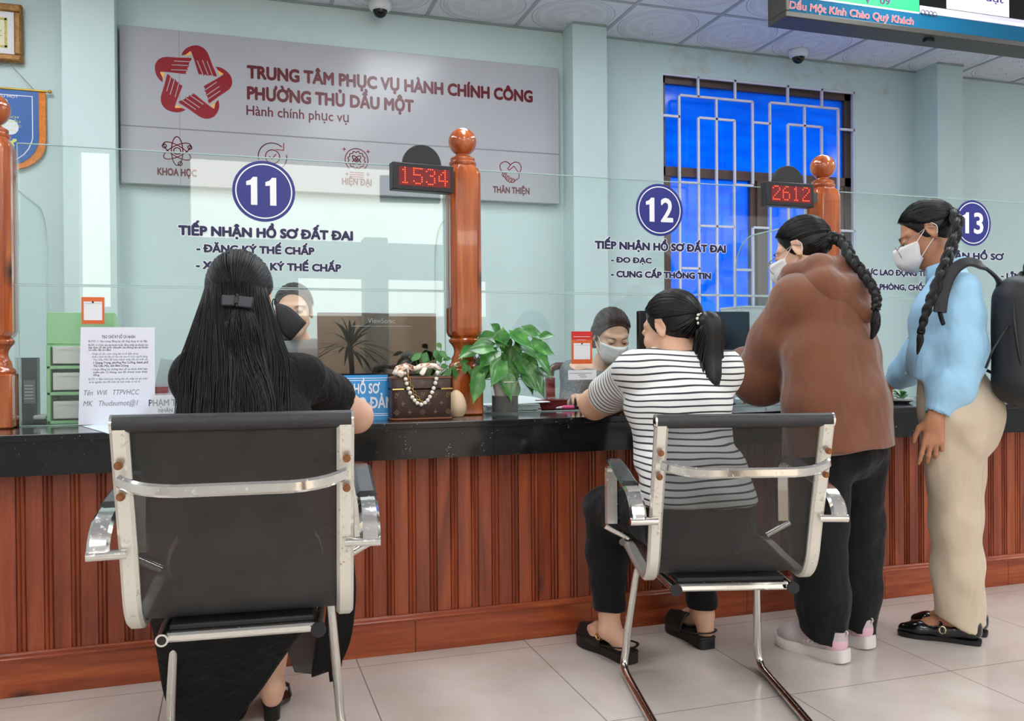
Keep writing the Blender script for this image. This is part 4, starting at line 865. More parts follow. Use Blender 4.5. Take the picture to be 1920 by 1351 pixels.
for i in range(-2, 3):
    for j, kind in enumerate(('d', 's', 'l')):
        x = hx+i*hw_*.43+(hw_*.21 if j == 1 else 0); z = CT+.028+.03*j
        if abs(x-hx) < hw_*.93: motif(kind if not (j == 0 and i % 2) else 's', x, z, .0105 if kind != 'l' else .009, bo)
for i in (-1, 0, 1): motif('d', hx+i*hw_*.6, (hsp+hz1)/2, .009, lo_)
# strap
sp0 = Vector((hx-hw_*.62, hc-hd/2-.012, hz1+.012)); sp1 = Vector((hx+hw_*.48, hc-hd/2-.012, hz1+.012)); lowz = CT+(hz1-CT)*.36
path = [sp0.lerp(sp1, t)+Vector((0, 0, -(sp0.z-lowz)*(1-(2*t-1)**2)**.8)) for t in [i/60 for i in range(61)]]
L = 0; last = path[0]; pearls = [path[0]]
for q in path[1:]:
    L += (q-last).length; last = q
    if L >= .0135: pearls.append(q); L = 0
PEARL = M('pearl', (236, 228, 214), .22, coat=.5)
for q in pearls: b = B(); b.ball(q, .0074, 12); b.build('pearl', PEARL, bagr)
b = B(); q0 = sp0+Vector((.012, .006, .0)); q1 = path[32]+Vector((0, .006, .006))
for i in range(11):
    t = i/10; m = q0.lerp(q1, t)+Vector((-.006*math.sin(math.pi*t), 0, -.008*math.sin(math.pi*t))); d = (q1-q0).normalized(); s2 = Vector((0, 1, 0)) if i % 2 else d.cross(Vector((0, 1, 0)))
    b.tube([m+d*.007*math.cos(R(36*k))+s2*.0045*math.sin(R(36*k)) for k in range(10)], .0013, 6, loop=True)
b.build('gold_chain', BRASS, bagr)
def scarf_fn(t, p):
    vo = t.node('ShaderNodeTexVoronoi'); t.link(t.obj(), vo.inputs['Vector']); vo.inputs['Scale'].default_value = 70; n = t.noise(t.obj(), 34, 3, .6, 1)
    t.link(t.ramp(n, [(.36, lin((36, 28, 26))), (.44, lin((196, 132, 88))), (.52, lin((240, 232, 220))), (.66, lin((228, 214, 200)))]), p.inputs['Base Color'])
SCARF = M('printed silk scarf', (220, 200, 180), .45, sheen=.2, fn=scarf_fn)
b = B(); zt_ = hz1+.004
b.tube([(hx-hw_*.95, hc-.05, zt_+.004), (hx-hw_*.8, hc-.045, zt_+.022), (hx-hw_*.5, hc-.03, zt_+.03), (hx-hw_*.2, hc-.03, zt_+.022), (hx, hc-.03, zt_+.03), (hx+hw_*.25, hc-.03, zt_+.032), (hx+hw_*.5, hc-.035, zt_+.03), (hx+hw_*.68, hc-.045, zt_+.015)], [.008, .015, .016, .011, .013, .013, .012, .004], 12, flat=.8)
b.tube([(hx-hw_*.95, hc-.055, zt_+.012), (hx-hw_*.75, hc-.062, zt_+.006), (hx-hw_*.5, hc-.05, zt_+.016)], [.006, .014, .01], 10)
b.tube([(hx+hw_*.1, hc-.04, zt_+.024), (hx-hw_*.02, hc-.055, zt_+.006), (hx-.0, hc-.06, zt_-.001)], [.01, .011, .003], 10, flat=.5)
b.build('silk_scarf', SCARF, bagr, smooth=180)
# cream ornament behind the bag
oy = 3.10; a = onY(862, 780, oy)
ov = B().lathe([(.001, CT), (.026, CT+.001), (.036, CT+.016), (.039, CT+.036), (.034, CT+.062), (.024, CT+.082), (.012, CT+.094), (.001, CT+.098)], 28, (a.x-.014, oy-.005, 0)).build('cream_vase', M('cream glazed ceramic', (228, 202, 164), .3))
tag(ov, 'cream rounded vase half hidden behind the brown handbag', 'vase')
# plants
LEAFM = M('glossy green leaf', (64, 128, 48), .28, spec=.5, coat=.2, fn=lambda t, p: (t.link(t.ramp(t.noise(t.obj(), 22, 4, .6, .5), [(.3, lin((34, 92, 34))), (.55, lin((66, 132, 52))), (.72, lin((120, 172, 92)))]), p.inputs['Base Color'])))
STEMM = M('green stem', (96, 130, 60), .5)
def leaf(b, base, d, up, L, W, droop=.25, fold=.18, heart=True):
    d = Vector(d).normalized(); up = Vector(up); s = d.cross(up).normalized(); n = s.cross(d).normalized(); N = 9; rows = []
    for i in range(N):
        t = i/(N-1)
        w = W*(math.sin(math.pi*min(1, t*.9+.1))**.7)*(1-t**2.2) if heart else W*math.sin(math.pi*(t*.94+.03))
        if heart and i == 0: w = W*.34
        c = Vector(base)+d*(L*t-(.12*L if heart and i == 0 else 0))-Vector((0, 0, 1))*droop*L*t*t
        rows.append([c-s*w+n*w*fold*1.4-(d*.1*L if heart and i == 0 else d*0), c-s*w*.5+n*w*fold*.4, c, c+s*w*.5+n*w*fold*.4, c+s*w+n*w*fold*1.4-(d*.1*L if heart and i == 0 else d*0)])
    b.loft(rows, cap=False, closed=False)
vy = 3.14; va = onY(947, 777, vy); vc = Vector((va.x, vy, CT))
pv = thing('potted_pothos', 'bushy green pothos in a clear glass of water right of the middle post', 'plant', vc)
GLASSW = M('clear vase glass', (235, 240, 240), .03, alpha=.07, spec=.7)
rw = onY(972, 777, vy).x-vc.x; vz = onY(947, 720, vy).z
B().lathe([(rw*.97, CT+.001), (rw, CT+.004), (rw, vz), (rw*.95, vz), (rw*.95, CT+.008), (.001, CT+.007)], 32, (vc.x, vc.y, 0)).build('glass_cylinder', GLASSW, pv)
B().lathe([(rw*.93, CT+.009), (rw*.93, CT+(vz-CT)*.62), (.001, CT+(vz-CT)*.62)], 28, (vc.x, vc.y, 0)).build('root_water', M('water with dark roots', (40, 38, 26), .5, 0, .15, fn=lambda t, p: t.link(t.ramp(t.noise(t.mapping((1, 1, .5)), 130, 5, .75, 1.5), [(.42, lin((14, 15, 10))), (.58, lin((44, 42, 28))), (.70, lin((150, 142, 110)))]), p.inputs['Base Color'])), pv)
B().lathe([(rw*.70, CT+(vz-CT)*.62), (rw*.92, vz+.006), (rw*1.02, vz+.008), (rw*1.02, vz+.012), (rw*.85, vz+.012), (rw*.62, CT+(vz-CT)*.66)], 28, (vc.x, vc.y, 0)).build('white_net_pot', M('white net pot', (222, 220, 212), .5, fn=vary(.1, 80)), pv)
rs = random.Random(3)
# leaves placed after the photograph: (px, py, direction dx, dz, length, width)
lv = [(985, 632, -.9, .3, .075, .032), (905, 640, .7, .35, .085, .034), (925, 668, .6, -.35, .085, .036), (960, 628, .8, -.5, .09, .032), (985, 618, .85, -.15, .075, .03), (905, 672, -.25, -.6, .075, .03), (890, 655, -.8, -.25, .07, .03), (960, 690, .75, -.1, .085, .032), (930, 688, -.7, -.4, .065, .026), (975, 660, -.7, .1, .06, .026), (1000, 640, .6, -.5, .07, .026), (1008, 668, .75, -.75, .08, .026), (995, 690, .3, -.85, .085, .034), (985, 700, .5, -.7, .06, .03), (960, 712, -.1, -1, .085, .032), (1015, 632, .7, .2, .05, .024), (1003, 628, -.6, .3, .05, .024), (900, 705, -.35, -1, .085, .028), (940, 645, .1, .8, .07, .03), (950, 655, -.3, .7, .07, .03), (915, 655, -.6, .3, .07, .028), (970, 678, .6, -.5, .075, .03), (925, 700, .3, -.6, .06, .026), (945, 668, .3, -.4, .08, .034), (1010, 694, .9, -.4, .05, .022), (935, 625, -.5, .6, .06, .026), (990, 655, .6, .1, .06, .025), (882, 668, -.7, -.5, .06, .024)]
lv += [(950, 640, -.5, .2, .085, .036), (970, 645, .7, -.3, .09, .038), (940, 680, -.4, -.5, .085, .036), (980, 670, .5, -.5, .085, .036), (910, 690, -.6, -.5, .075, .03), (1000, 705, .5, -.8, .075, .032), (945, 700, .2, -.8, .08, .036), (920, 650, -.8, .1, .08, .034), (1005, 650, .8, -.2, .07, .03), (955, 660, .2, -.6, .085, .036), (930, 660, -.6, -.3, .085, .036), (985, 690, .2, -.8, .08, .034)]
lv = [(x, y, a, c, l*1.12, w*1.18) for x, y, a, c, l, w in lv]
st = B()
for i, (x, y, dx, dzz, L_, W_) in enumerate(lv):
    Y = vy+rs.uniform(-.075, .06); q = onY(x, y, Y); nrm = Vector((rs.uniform(-.5, .5), -1.0, rs.uniform(.5, 1.2)))
    b = B(); leaf(b, q, (dx, rs.uniform(-.5, .1), dzz), nrm, L_, W_, rs.uniform(.1, .3)); b.build('leaf', LEAFM, pv, smooth=180)
    m = Vector((vc.x+rs.uniform(-.015, .015), vc.y+rs.uniform(-.015, .015), vz)); st.tube(bez(m, m+Vector((0, 0, .04)), q+Vector((-dx*.02, 0, -.03)), q, 5), .0016, 5)
st.build('stems', STEMM, pv)
# small leafy plant behind the handbag
py_ = 3.15; pc = onY(800, 745, 3.16)
pw = thing('leafy_plant', 'small leafy plant in a dark pot behind the handbag and left of the middle post', 'plant', (pc.x, 3.15, CT))
B().lathe([(.03, CT), (.036, CT+.07), (.032, CT+.07), (.028, CT+.06), (.001, CT+.06)], 20, (pc.x-.01, 3.15, 0)).build('pot', M('dark pot', (60, 44, 40), .5), pw)
LEAF2 = M('mid green leaf', (70, 124, 60), .4, fn=vary(.25, 30)); LEAF3 = M('dark leaf', (24, 38, 26), .4)
st = B()
for i, (x, y, dx, dzz, L_, W_, dk_) in enumerate([(775, 660, -.9, -.15, .04, .012, 1), (790, 662, -.6, -.35, .045, .014, 0), (800, 660, -.3, -.6, .045, .015, 0), (815, 655, .2, -.5, .05, .018, 0), (822, 660, .4, -.2, .04, .018, 0), (805, 672, -.4, -.5, .045, .014, 0), (795, 680, -.3, -.3, .045, .015, 0), (812, 680, .3, -.5, .04, .013, 0), (786, 672, -.8, .1, .04, .013, 0), (828, 652, -.5, .5, .03, .012, 0), (845, 690, -.4, -.7, .04, .013, 0), (850, 688, .2, -.8, .04, .014, 0), (862, 680, .4, .15, .035, .013, 0), (870, 680, .1, -.9, .035, .012, 0), (876, 682, .3, -1, .045, .01, 0), (840, 685, -.8, -.1, .035, .014, 0), (778, 670, -.7, -.5, .04, .012, 1), (830, 675, .6, .2, .035, .012, 0)]):
    q = onY(x, y, 3.13+rs.uniform(-.03, .02)); b = B(); leaf(b, q, (dx, rs.uniform(-.4, .1), dzz), (rs.uniform(-.4, .4), -1, 1), L_, W_, .15, .15, False); b.build('leaf', LEAF3 if dk_ else LEAF2, pw, smooth=180)
    m = Vector((pc.x-.01, 3.15, CT+.06)); e = Vector((onY(832, 692, 3.13))) if x > 835 else m+Vector((0, 0, .04)); st.tube(bez(m, m+Vector((0, 0, .05)), e, q, 6), .0014, 5)
st.build('stems', STEMM, pw)
# black cloth bag behind the handbag
a = onY(700, 735, 3.18); c = onY(775, 735, 3.18); b = B(); rows = []
for i in range(9):
    t = i/8; x = a.x+(c.x-a.x)*t; h = .05+.055*math.sin(math.pi*min(1, t*1.1))*t**.7+.01*math.sin(9*t); rows.append([(x, 3.165+.04*math.cos(R(30*k))*(.4+.6*math.sin(math.pi*(.08+.84*t))), CT+(h*.5+h*.5*math.sin(R(30*k)))) for k in range(12)])
tag(b.loft(rows).build('cloth_pouch', M('black nylon', (18, 18, 22), .45, fn=vary(.3, 30, .5, 40, .01)), None, smooth=180), 'black crumpled cloth pouch behind the brown handbag', 'pouch')
# monitors on the staff side
def monitor(label, x0, x1, y_top, y_bot, Y, logo=None, tilt=0):
    a, c = onY(x0, y_bot, Y), onY(x1, y_top, Y); r = thing('computer_monitor', label, 'monitor', ((a.x+c.x)/2, Y, .735)); MB_ = M('black monitor plastic', (20, 20, 22), .14)
    s = B().box((a.x, Y, a.z), (c.x, Y+.03, c.z)).build('housing', MB_, r, bevel=.004)
    B().box((a.x+.01, Y+.0305, a.z+.01), (c.x-.01, Y+.032, c.z-.01)).build('screen', M('dark screen', (16, 18, 24), .1), r, smooth=None)
    m = (a.x+c.x)/2; B().box((m-.03, Y+.0, .745), (m+.03, Y+.012, a.z+.1)).build('stand_neck', MB_, r, bevel=.003) if False else None
    B().box((m-.025, Y+.033, .745), (m+.025, Y+.05, a.z+.12)).build('stand_neck', MB_, r, bevel=.003); B().box((m-.11, Y-.02, .735), (m+.11, Y+.14, .746)).build('stand_foot', MB_, r, bevel=.003)
    if logo:
        p, q = onY(690, 604, Y-.001), onY(741, 607, Y-.001); z = (p.z+q.z)/2; t = B(); put_text(t, logo, (p.x, Y-.0008, z), (q.x, Y-.0008, z), .02); t.build('lettering', M('pale grey print', (170, 170, 176), .4), s, smooth=None)
        p, q = onY(660, 611, Y-.001), onY(772, 612, Y-.001); B().box((p.x, Y-.0008, p.z-.0008), (q.x, Y, p.z+.0008)).build('seam_line', MATS['pale grey print'], s, smooth=None)
    return r
monitor('black computer monitor seen from behind on the staff desk at window eleven', 597, 818, 587, 760, 3.62, 'ViewSonic')
monitor('large black computer monitor on the staff desk between the striped shirt and brown hoodie', 1199, 1406, 584, 716, 3.60)
# clutter on the staff side of screen 12
b = B(); a, c = onY(1075, 735, 3.4), onY(1040, 700, 3.4)
def stamp(label, px, py0, py1, w, Y):
    p = onY(px, py0, Y); q = onY(px, py1, Y); r = thing('self_inking_stamp', label, 'stamp', (p.x, Y, CT)); RM = M('maroon plastic', (134, 40, 48), .35)
    B().box((p.x-w/2, Y, CT), (p.x+w/2, Y+.04, CT+.02)).build('base', RM, r, bevel=.003); B().box((p.x-w/2+.004, Y+.004, CT+.021), (p.x+w/2-.004, Y+.036, q.z)).build('body', RM, r, bevel=.005)
    B().lathe([(w*.32, q.z), (w*.3, q.z+.004), (.001, q.z+.005)], 16, (p.x, Y+.02, 0)).build('cap', M('white plastic cap', (210, 205, 205), .4), r); B().box((p.x-w/2+.003, Y+.002, CT+.04), (p.x+w/2-.003, Y+.0042, CT+.046)).build('band', M('silver band', (190, 180, 180), .3), r, smooth=None); return r
stamp('maroon self-inking stamp behind the middle screen beside the dark chair', 1035, 755, 707, .044, 3.42)
rb = thing('red_box', 'flat dark red box lying on the worktop behind the middle screen', 'box', (onY(1038, 760, 3.36).x, 3.36, CT)); p = onY(1003, 760, 3.34); q = onY(1062, 742, 3.34)
B().box((p.x, 3.33, CT), (q.x, 3.40, CT+.03)).build('box', M('dark red lacquer', (116, 28, 36), .2), rb, bevel=.002); B().box((p.x-.001, 3.329, CT+.0305), (q.x+.001, 3.401, CT+.04)).build('lid', MATS['dark red lacquer'], rb, bevel=.002)
def stack(label, x0, x1, y0, n, Y, d=.12, seed=1, z0=CT):
    r = random.Random(seed); p, q = onY(x0, y0, Y), onY(x1, y0, Y)
    for k in range(n):
        j = r.uniform(-.006, .006); b = B(Matrix.Translation(((p.x+q.x)/2+j, Y+d/2, 0)) @ Matrix.Rotation(r.uniform(-.06, .06), 4, 'Z')); w = (q.x-p.x)/2
        lift = .0 if k < n-1 else .014
        b.add([(-w, -d/2, z0+.0045*k), (w, -d/2, z0+.0045*k), (w, d/2, z0+.0045*k), (-w, d/2, z0+.0045*k), (-w, -d/2, z0+.0045*k+.004), (w, -d/2, z0+.0045*k+.004), (w, d/2, z0+.0045*k+.004), (-w, d/2, z0+.0045*k+.004)], [(0, 3, 2, 1), (4, 5, 6, 7), (0, 1, 5, 4), (1, 2, 6, 5), (2, 3, 7, 6), (3, 0, 4, 7)])
        tag(b.build('document', PAPER if k % 2 else PAPERB, None, smooth=None), label, 'document', 'documents stacked behind the pothos')
stack('white document in the stack lying behind the glass vase of pothos', 912, 1012, 768, 6, 3.29, .14, 2)
sheet('paper_sheet', 'folded white paper propped on the document stack behind the pothos', [(onY(972, 768, 3.3).x, 3.3, .0), (onY(1034, 768, 3.3).x, 3.31, .004), (onY(1020, 768, 3.3).x, 3.42, .02), (onY(965, 768, 3.3).x, 3.42, .035)], CT+.0275, PAPER)
cp = onY(966, 745, 3.46); tb = thing('water_glass', 'clear drinking glass behind the pothos on the counter', 'glass', (cp.x, 3.46, CT)); B().lathe([(.022, CT+.001), (.027, CT+.085), (.0255, CT+.085), (.021, CT+.006), (.001, CT+.005)], 20, (cp.x+.02, 3.46, 0)).build('tumbler', GLASSW, tb)
hl = thing('highlighter_pen', 'pink highlighter pen lying on the glass edge by the striped person', 'pen', (onY(1063, 756, 3.30).x, 3.30, CT)); p, q = onY(1053, 757, 3.30), onY(1076, 755, 3.30)
b = B(); b.tube([(p.x, 3.30, CT+.009), (p.x+.008, 3.30, CT+.009), (q.x-.003, 3.30, CT+.009), (q.x, 3.30, CT+.009)], [.006, .009, .009, .006], 12); b.build('barrel', M('pink plastic', (240, 84, 148), .3), hl); b = B(); b.tube([(p.x-.024, 3.30, CT+.007), (p.x, 3.30, CT+.009)], [.004, .006], 10); b.build('cap', M('white pen cap', (232, 228, 228), .4), hl)
a, c = onY(1065, 712, 3.222), onY(1118, 693, 3.222); o = thing('paper_label', 'white printed paper label stuck on the lower middle screen below the red card', 'label', ((a.x+c.x)/2, 3.221, a.z)); B().box((a.x, 3.2205, a.z), (c.x, 3.2215, c.z)).build('slip', PAPER, o, smooth=None)
for k, (u0, u1) in enumerate(((.05, .85), (.35, .62), (.42, .66))): B().box((a.x+(c.x-a.x)*u0, 3.2200, c.z-.014-.007*k), (a.x+(c.x-a.x)*u1, 3.2205, c.z-.012-.007*k)).build('printed_line', INK, o, smooth=None)
# white tray and printer at the right of screen 12, plants on the right
pr_ = thing('document_tray', 'white plastic document tray behind the screen left of the brown hoodie', 'tray', (onY(1400, 770, 3.42).x, 3.42, CT)); p, q = onY(1372, 770, 3.36), onY(1432, 770, 3.36)
WP = M('white plastic', (214, 218, 222), .35)
b = B(); b.box((p.x, 3.34, CT), (q.x, 3.54, CT+.006)); b.box((p.x, 3.34, CT), (p.x+.005, 3.54, CT+.05)); b.box((q.x-.005, 3.34, CT), (q.x, 3.54, CT+.05)); b.box((p.x, 3.535, CT), (q.x, 3.54, CT+.05)); b.build('tray', WP, pr_)
B().box((p.x+.01, 3.345, CT+.007), (q.x-.01, 3.52, CT+.02)).build('paper_pile', PAPERB, pr_, smooth=None)
bxw = thing('white_cabinet', 'tall white cabinet behind the monitor left of the brown hooded jacket', 'cabinet', (onY(1430, 600, 3.86).x, 3.95, 0)); p, q = onY(1396, 600, 3.86), onY(1470, 577, 3.86); B().box((p.x, 3.86, .0), (q.x+.06, 4.09, q.z)).build('body', M('white card', (206, 210, 214), .5), bxw, bevel=.002); B().box((p.x-.002, 3.858, q.z), (q.x+.062, 4.092, q.z+.01)).build('cabinet_top', MATS['white card'], bxw)
gp_ = onY(1690, 758, 3.12); gpl = thing('small_green_plant', 'small green plant in a white dish on the worktop by the tan trousers', 'plant', (gp_.x, 3.12, CT))
B().lathe([(.03, CT), (.05, CT+.012), (.052, CT+.022), (.047, CT+.022), (.03, CT+.008), (.001, CT+.008)], 24, (gp_.x, 3.12, 0)).build('dish', WP, gpl)
for i in range(16):
    a_ = rs.uniform(0, 6.28); b = B(); leaf(b, (gp_.x+.01*math.cos(a_), 3.12+.01*math.sin(a_), CT+.01+rs.uniform(0, .03)), (math.cos(a_), math.sin(a_), rs.uniform(.3, 1.4)), (0, -.3, 1), rs.uniform(.03, .055), .013, .3, .2, i % 2 == 0); b.build('leaf', LEAF2 if i % 3 else LEAFM, gpl, smooth=180)
# dark wooden staff chairs
def staff_chair(label, X, Y):
    r = thing('staff_chair', label, 'chair', (X, Y, 0)); w = .27
    b = B(); b.tube([(X-w, Y+.2, 0), (X-w, Y+.22, .45), (X-w, Y+.25, .90)]+[Vector((X-w+.012, Y+.26, .95)), Vector((X-w+.045, Y+.265, .965))]+[Vector((X+w-.045, Y+.265, .965)), Vector((X+w-.012, Y+.26, .95))]+[(X+w, Y+.25, .90), (X+w, Y+.22, .45), (X+w, Y+.2, 0)], .021, 12); b.build('back_frame', DARKW, r)
    b = B(); b.box((X-w, Y-.22, .42), (X+w, Y+.22, .46)); b.build('seat', DARKW, r, bevel=.01)
    for sx in (-1, 1): b = B(); b.box((X+sx*w-.02, Y-.22, 0), (X+sx*w+.02, Y-.18, .42)); b.build('leg', DARKW, r)
    for k in range(4): b = B(); xx = X-w+.1+(2*w-.2)*k/3; b.box((xx-.018, Y+.225, .46), (xx+.018, Y+.245, .95)); b.build('back_slat', DARKW, r, bevel=.004)
    return r
staff_chair('dark lacquered wooden chair behind the masked person in the grey top', onY(1150, 640, 3.98).x+.03, 4.0)
# large potted dracaena in the hall behind the camera (mirrored in the screens)
dc = thing('potted_dracaena', 'tall spiky dracaena in a dark pot mirrored in the left screen', 'plant', (1.12, -2.2, 0))
B().lathe([(.14, 0), (.19, .32), (.17, .32), (.15, .28), (.001, .28)], 24, (1.12, -2.2, 0)).build('pot', M('charcoal pot', (50, 48, 48), .5), dc); B().tube([(1.12, -2.2, .28), (1.13, -2.2, .7), (1.11, -2.2, 1.12)], .025, 10).build('trunk', M('brown trunk', (96, 74, 56), .8), dc)
for i in range(42):
    a_ = i*2.4; e = rs.uniform(-.3, 1.3); b = B(); leaf(b, (1.11, -2.2, 1.05+rs.uniform(0, .12)), (math.cos(a_)*math.cos(e), math.sin(a_)*math.cos(e), math.sin(e)), (0.1, .1, 1), rs.uniform(.38, .55), .018, .35, .1, False); b.build('leaf', LEAF3, dc, smooth=180)
# ================================================================== soft-body modelling: blended volumes turned into one surface
def V3(p): return np.array((p[0], p[1], p[2]), dtype=np.float64)
def smin(a, b, k):
    if k <= 0: return np.minimum(a, b)
    h = np.maximum(k-np.abs(a-b), 0)/k; return np.minimum(a, b)-h*h*k*.25
class Prim:
    def __init__(s, f, c, r, k=.02, op='u'): s.f, s.c, s.r, s.k, s.op = f, V3(c), r, k, op
def cone(a, b, ra, rb, k=.02, op='u', flat=None):
    """round cone from a to b; flat=(axis, factor) squashes it along an axis"""
    a, b = V3(a), V3(b); ab = b-a; L2 = max(ab@ab, 1e-12)
    ax = None
    if flat: ax = V3(flat[0]); ax /= np.linalg.norm(ax); fac = flat[1]
    def f(p):
        q = p-a; t = np.clip(q@ab/L2, 0, 1); w = q-t[:, None]*ab
        if ax is not None:
            e = w@ax; w = w+np.outer(e*(1/fac-1), ax); return (np.sqrt((w*w).sum(1))-(ra+(rb-ra)*t))*min(1, (1+fac)/2 if fac < 1 else 1)
        return np.sqrt((w*w).sum(1))-(ra+(rb-ra)*t)
    return Prim(f, (a+b)/2, np.sqrt(L2)/2+max(ra, rb)*(max(1, flat[1]) if flat else 1), k, op)
def chain(pts, rs, k=.02, op='u', flat=None): return [cone(pts[i], pts[i+1], rs[i], rs[i+1], k, op, flat) for i in range(len(pts)-1)]
def ell(c, r, rot=None, k=.02, op='u'):
    c = V3(c); r = V3(r); Mr = np.array(rot)[:3, :3].T if rot is not None else np.eye(3)
    def f(p):
        q = (p-c)@Mr.T; k0 = np.sqrt(((q/r)**2).sum(1)); k1 = np.sqrt(((q/r**2)**2).sum(1)); return k0*(k0-1)/np.maximum(k1, 1e-9)
    return Prim(f, c, r.max(), k, op)
def etube(pts, rx, ry, right, k=.03, op='u', kk=.02):
    """tube of elliptic sections along pts: rx along 'right', ry across"""
    P = [V3(p) for p in pts]; R_ = V3(right); R_ /= np.linalg.norm(R_)
    def f(p):
        out = None
        for i in range(len(P)-1):
            a, b = P[i], P[i+1]; ab = b-a; L = np.linalg.norm(ab); T = ab/L; q = p-a; s = q@T; t = np.clip(s/L, 0, 1)
            r_ = R_-T*(R_@T); r_ /= np.linalg.norm(r_); fr = np.cross(T, r_)
            X = rx[i]+(rx[i+1]-rx[i])*t; Y = ry[i]+(ry[i+1]-ry[i])*t; w = s-t*L
            d = (np.sqrt((q@r_/X)**2+(q@fr/Y)**2+(w/Y)**2)-1)*np.minimum(X, Y)
            out = d if out is None else smin(out, d, kk)
        return out
    c = sum(P)/len(P); return Prim(f, c, max(np.linalg.norm(p-c) for p in P)+max(max(rx), max(ry)), k, op)
def plane(pt, n, op='cut'):
    """keeps the side the normal points away from"""
    pt = V3(pt); n = V3(n); n = n/np.linalg.norm(n); return Prim(lambda p: (p-pt)@n, pt, 50, 0, 'i')
def group(prims, M4, c, r, k=.02):
    """prims given in a local frame placed by matrix M4"""
    A = np.array(M4)[:3, :3]; o = np.array(M4)[:3, 3]
    return Prim(lambda p: combine(prims, (p-o)@A), V3(M4 @ Vector(c)), r, k)
def cutgrp(prims, cuts, k=.03):
    """several prims trimmed together by planes before they join the rest"""
    lo = np.min([q.c-q.r for q in prims], axis=0); hi = np.max([q.c+q.r for q in prims], axis=0); return Prim(lambda p: combine(prims+cuts, p), (lo+hi)/2, np.linalg.norm(hi-lo)/2*.8, k)
def combine(prims, p, pad=.05):
    d = np.full(len(p), 9.0)
    for q in prims:
        if q.op == 'i': d = np.maximum(d, q.f(p)); continue
        m = ((p-q.c)**2).sum(1) < (q.r+q.k+pad)**2
        if not m.any(): continue
        v = q.f(p[m])
        if q.op == 'u': d[m] = smin(d[m], v, q.k)
        elif q.op == 's': d[m] = -smin(-d[m], v, q.k)
    return d
_fr = np.random.RandomState(11)
def folds(freq, n=6, seed=0, stretch=(1, 1, 1)):
    r = np.random.RandomState(seed); K = r.normal(size=(n, 3))*np.array(stretch); K = K/np.linalg.norm(K, axis=1)[:, None]*freq*r.uniform(.6, 1.5, (n, 1)); ph = r.uniform(0, 6.28, n)
    W = r.normal(size=(n, 3))*freq*.35
    def f(p):
        o = 0
        for i in range(n): o = o+np.sin(p@K[i]+ph[i]+1.3*np.sin(p@W[i]+i))
        return o/n
    return f
def sdf_mesh(prims, h, disp=None, amp=0.0, pad=.02):
    us = [q for q in prims if q.op == 'u']
    lo = np.min([q.c-q.r for q in us], axis=0)-pad; hi = np.max([q.c+q.r for q in us], axis=0)+pad
    for q in prims:   # planes shrink the box when axis aligned
        pass
    Bk = 8; n = np.ceil((hi-lo)/h/Bk).astype(int)*Bk; nb = n//Bk
    F = np.full(n, 1.0, np.float32)
    ii = np.stack(np.meshgrid(*[np.arange(m) for m in nb], indexing='ij'), -1).reshape(-1, 3)
    cen = lo+(ii*Bk+Bk/2)*h; dc = combine(prims, cen, pad=h*Bk*2)
    act = np.abs(dc) < h*Bk*1.25+amp; F.reshape(nb[0], Bk, nb[1], Bk, nb[2], Bk).transpose(0, 2, 4, 1, 3, 5)[ii[:, 0], ii[:, 1], ii[:, 2]] = np.where(dc > 0, 1.0, -1.0)[:, None, None, None]
    ia = ii[act]; loc = np.stack(np.meshgrid(*[np.arange(Bk)]*3, indexing='ij'), -1).reshape(-1, 3)
    for s in range(0, len(ia), 400):
        blk = ia[s:s+400]; idx = (blk[:, None, :]*Bk+loc[None]).reshape(-1, 3); p = lo+idx*h; d = combine(prims, p)
        if disp is not None: d = d-amp*disp(p)
        F[idx[:, 0], idx[:, 1], idx[:, 2]] = d
    S = F < 0
    m = S[:-1, :-1, :-1].astype(np.int8)
    tot = sum(S[a:n[0]-1+a, b:n[1]-1+b, c:n[2]-1+c].astype(np.int8) for a in (0, 1) for b in (0, 1) for c in (0, 1))
    cells = np.argwhere((tot > 0) & (tot < 8)); vid = np.full(n, -1, np.int64); vid[cells[:, 0], cells[:, 1], cells[:, 2]] = np.arange(len(cells))
    acc = np.zeros((len(cells), 3)); cnt = np.zeros(len(cells))
    cor = [(a, b, c) for a in (0, 1) for b in (0, 1) for c in (0, 1)]
    val = {q: F[cells[:, 0]+q[0], cells[:, 1]+q[1], cells[:, 2]+q[2]].astype(np.float64) for q in cor}
    for q in cor:
        for ax in range(3):
            if q[ax] == 0:
                w = list(q); w[ax] = 1; w = tuple(w); a, b = val[q], val[w]; mk = (a < 0) != (b < 0)
                t = np.where(mk, a/np.where(mk, a-b, 1), 0); P = np.array(q, float)[None]+np.zeros((len(cells), 3)); P[:, ax] += t; acc[mk] += P[mk]; cnt[mk] += 1
    verts = lo+(cells+acc/cnt[:, None])*h; faces = []
    for ax in range(3):
        o = [0, 0, 0]; sl0 = [slice(1, None)]*3; sl0[ax] = slice(0, -1); sl1 = [slice(1, None)]*3; sl1[ax] = slice(1, None)
        a, b = S[tuple(sl0)], S[tuple(sl1)]; e = np.argwhere(a != b)
        if not len(e): continue
        flip = a[e[:, 0], e[:, 1], e[:, 2]]; e = e+1; e[:, ax] -= 1
        u, v = (ax+1) % 3, (ax+2) % 3; du = np.zeros(3, int); du[u] = 1; dv = np.zeros(3, int); dv[v] = 1
        g = lambda x: vid[x[:, 0], x[:, 1], x[:, 2]]
        Q = np.stack([g(e-du-dv), g(e-dv), g(e), g(e-du)], 1); Q[~flip] = Q[~flip][:, ::-1]; faces.append(Q[(Q >= 0).all(1)])
    return verts, np.concatenate(faces)
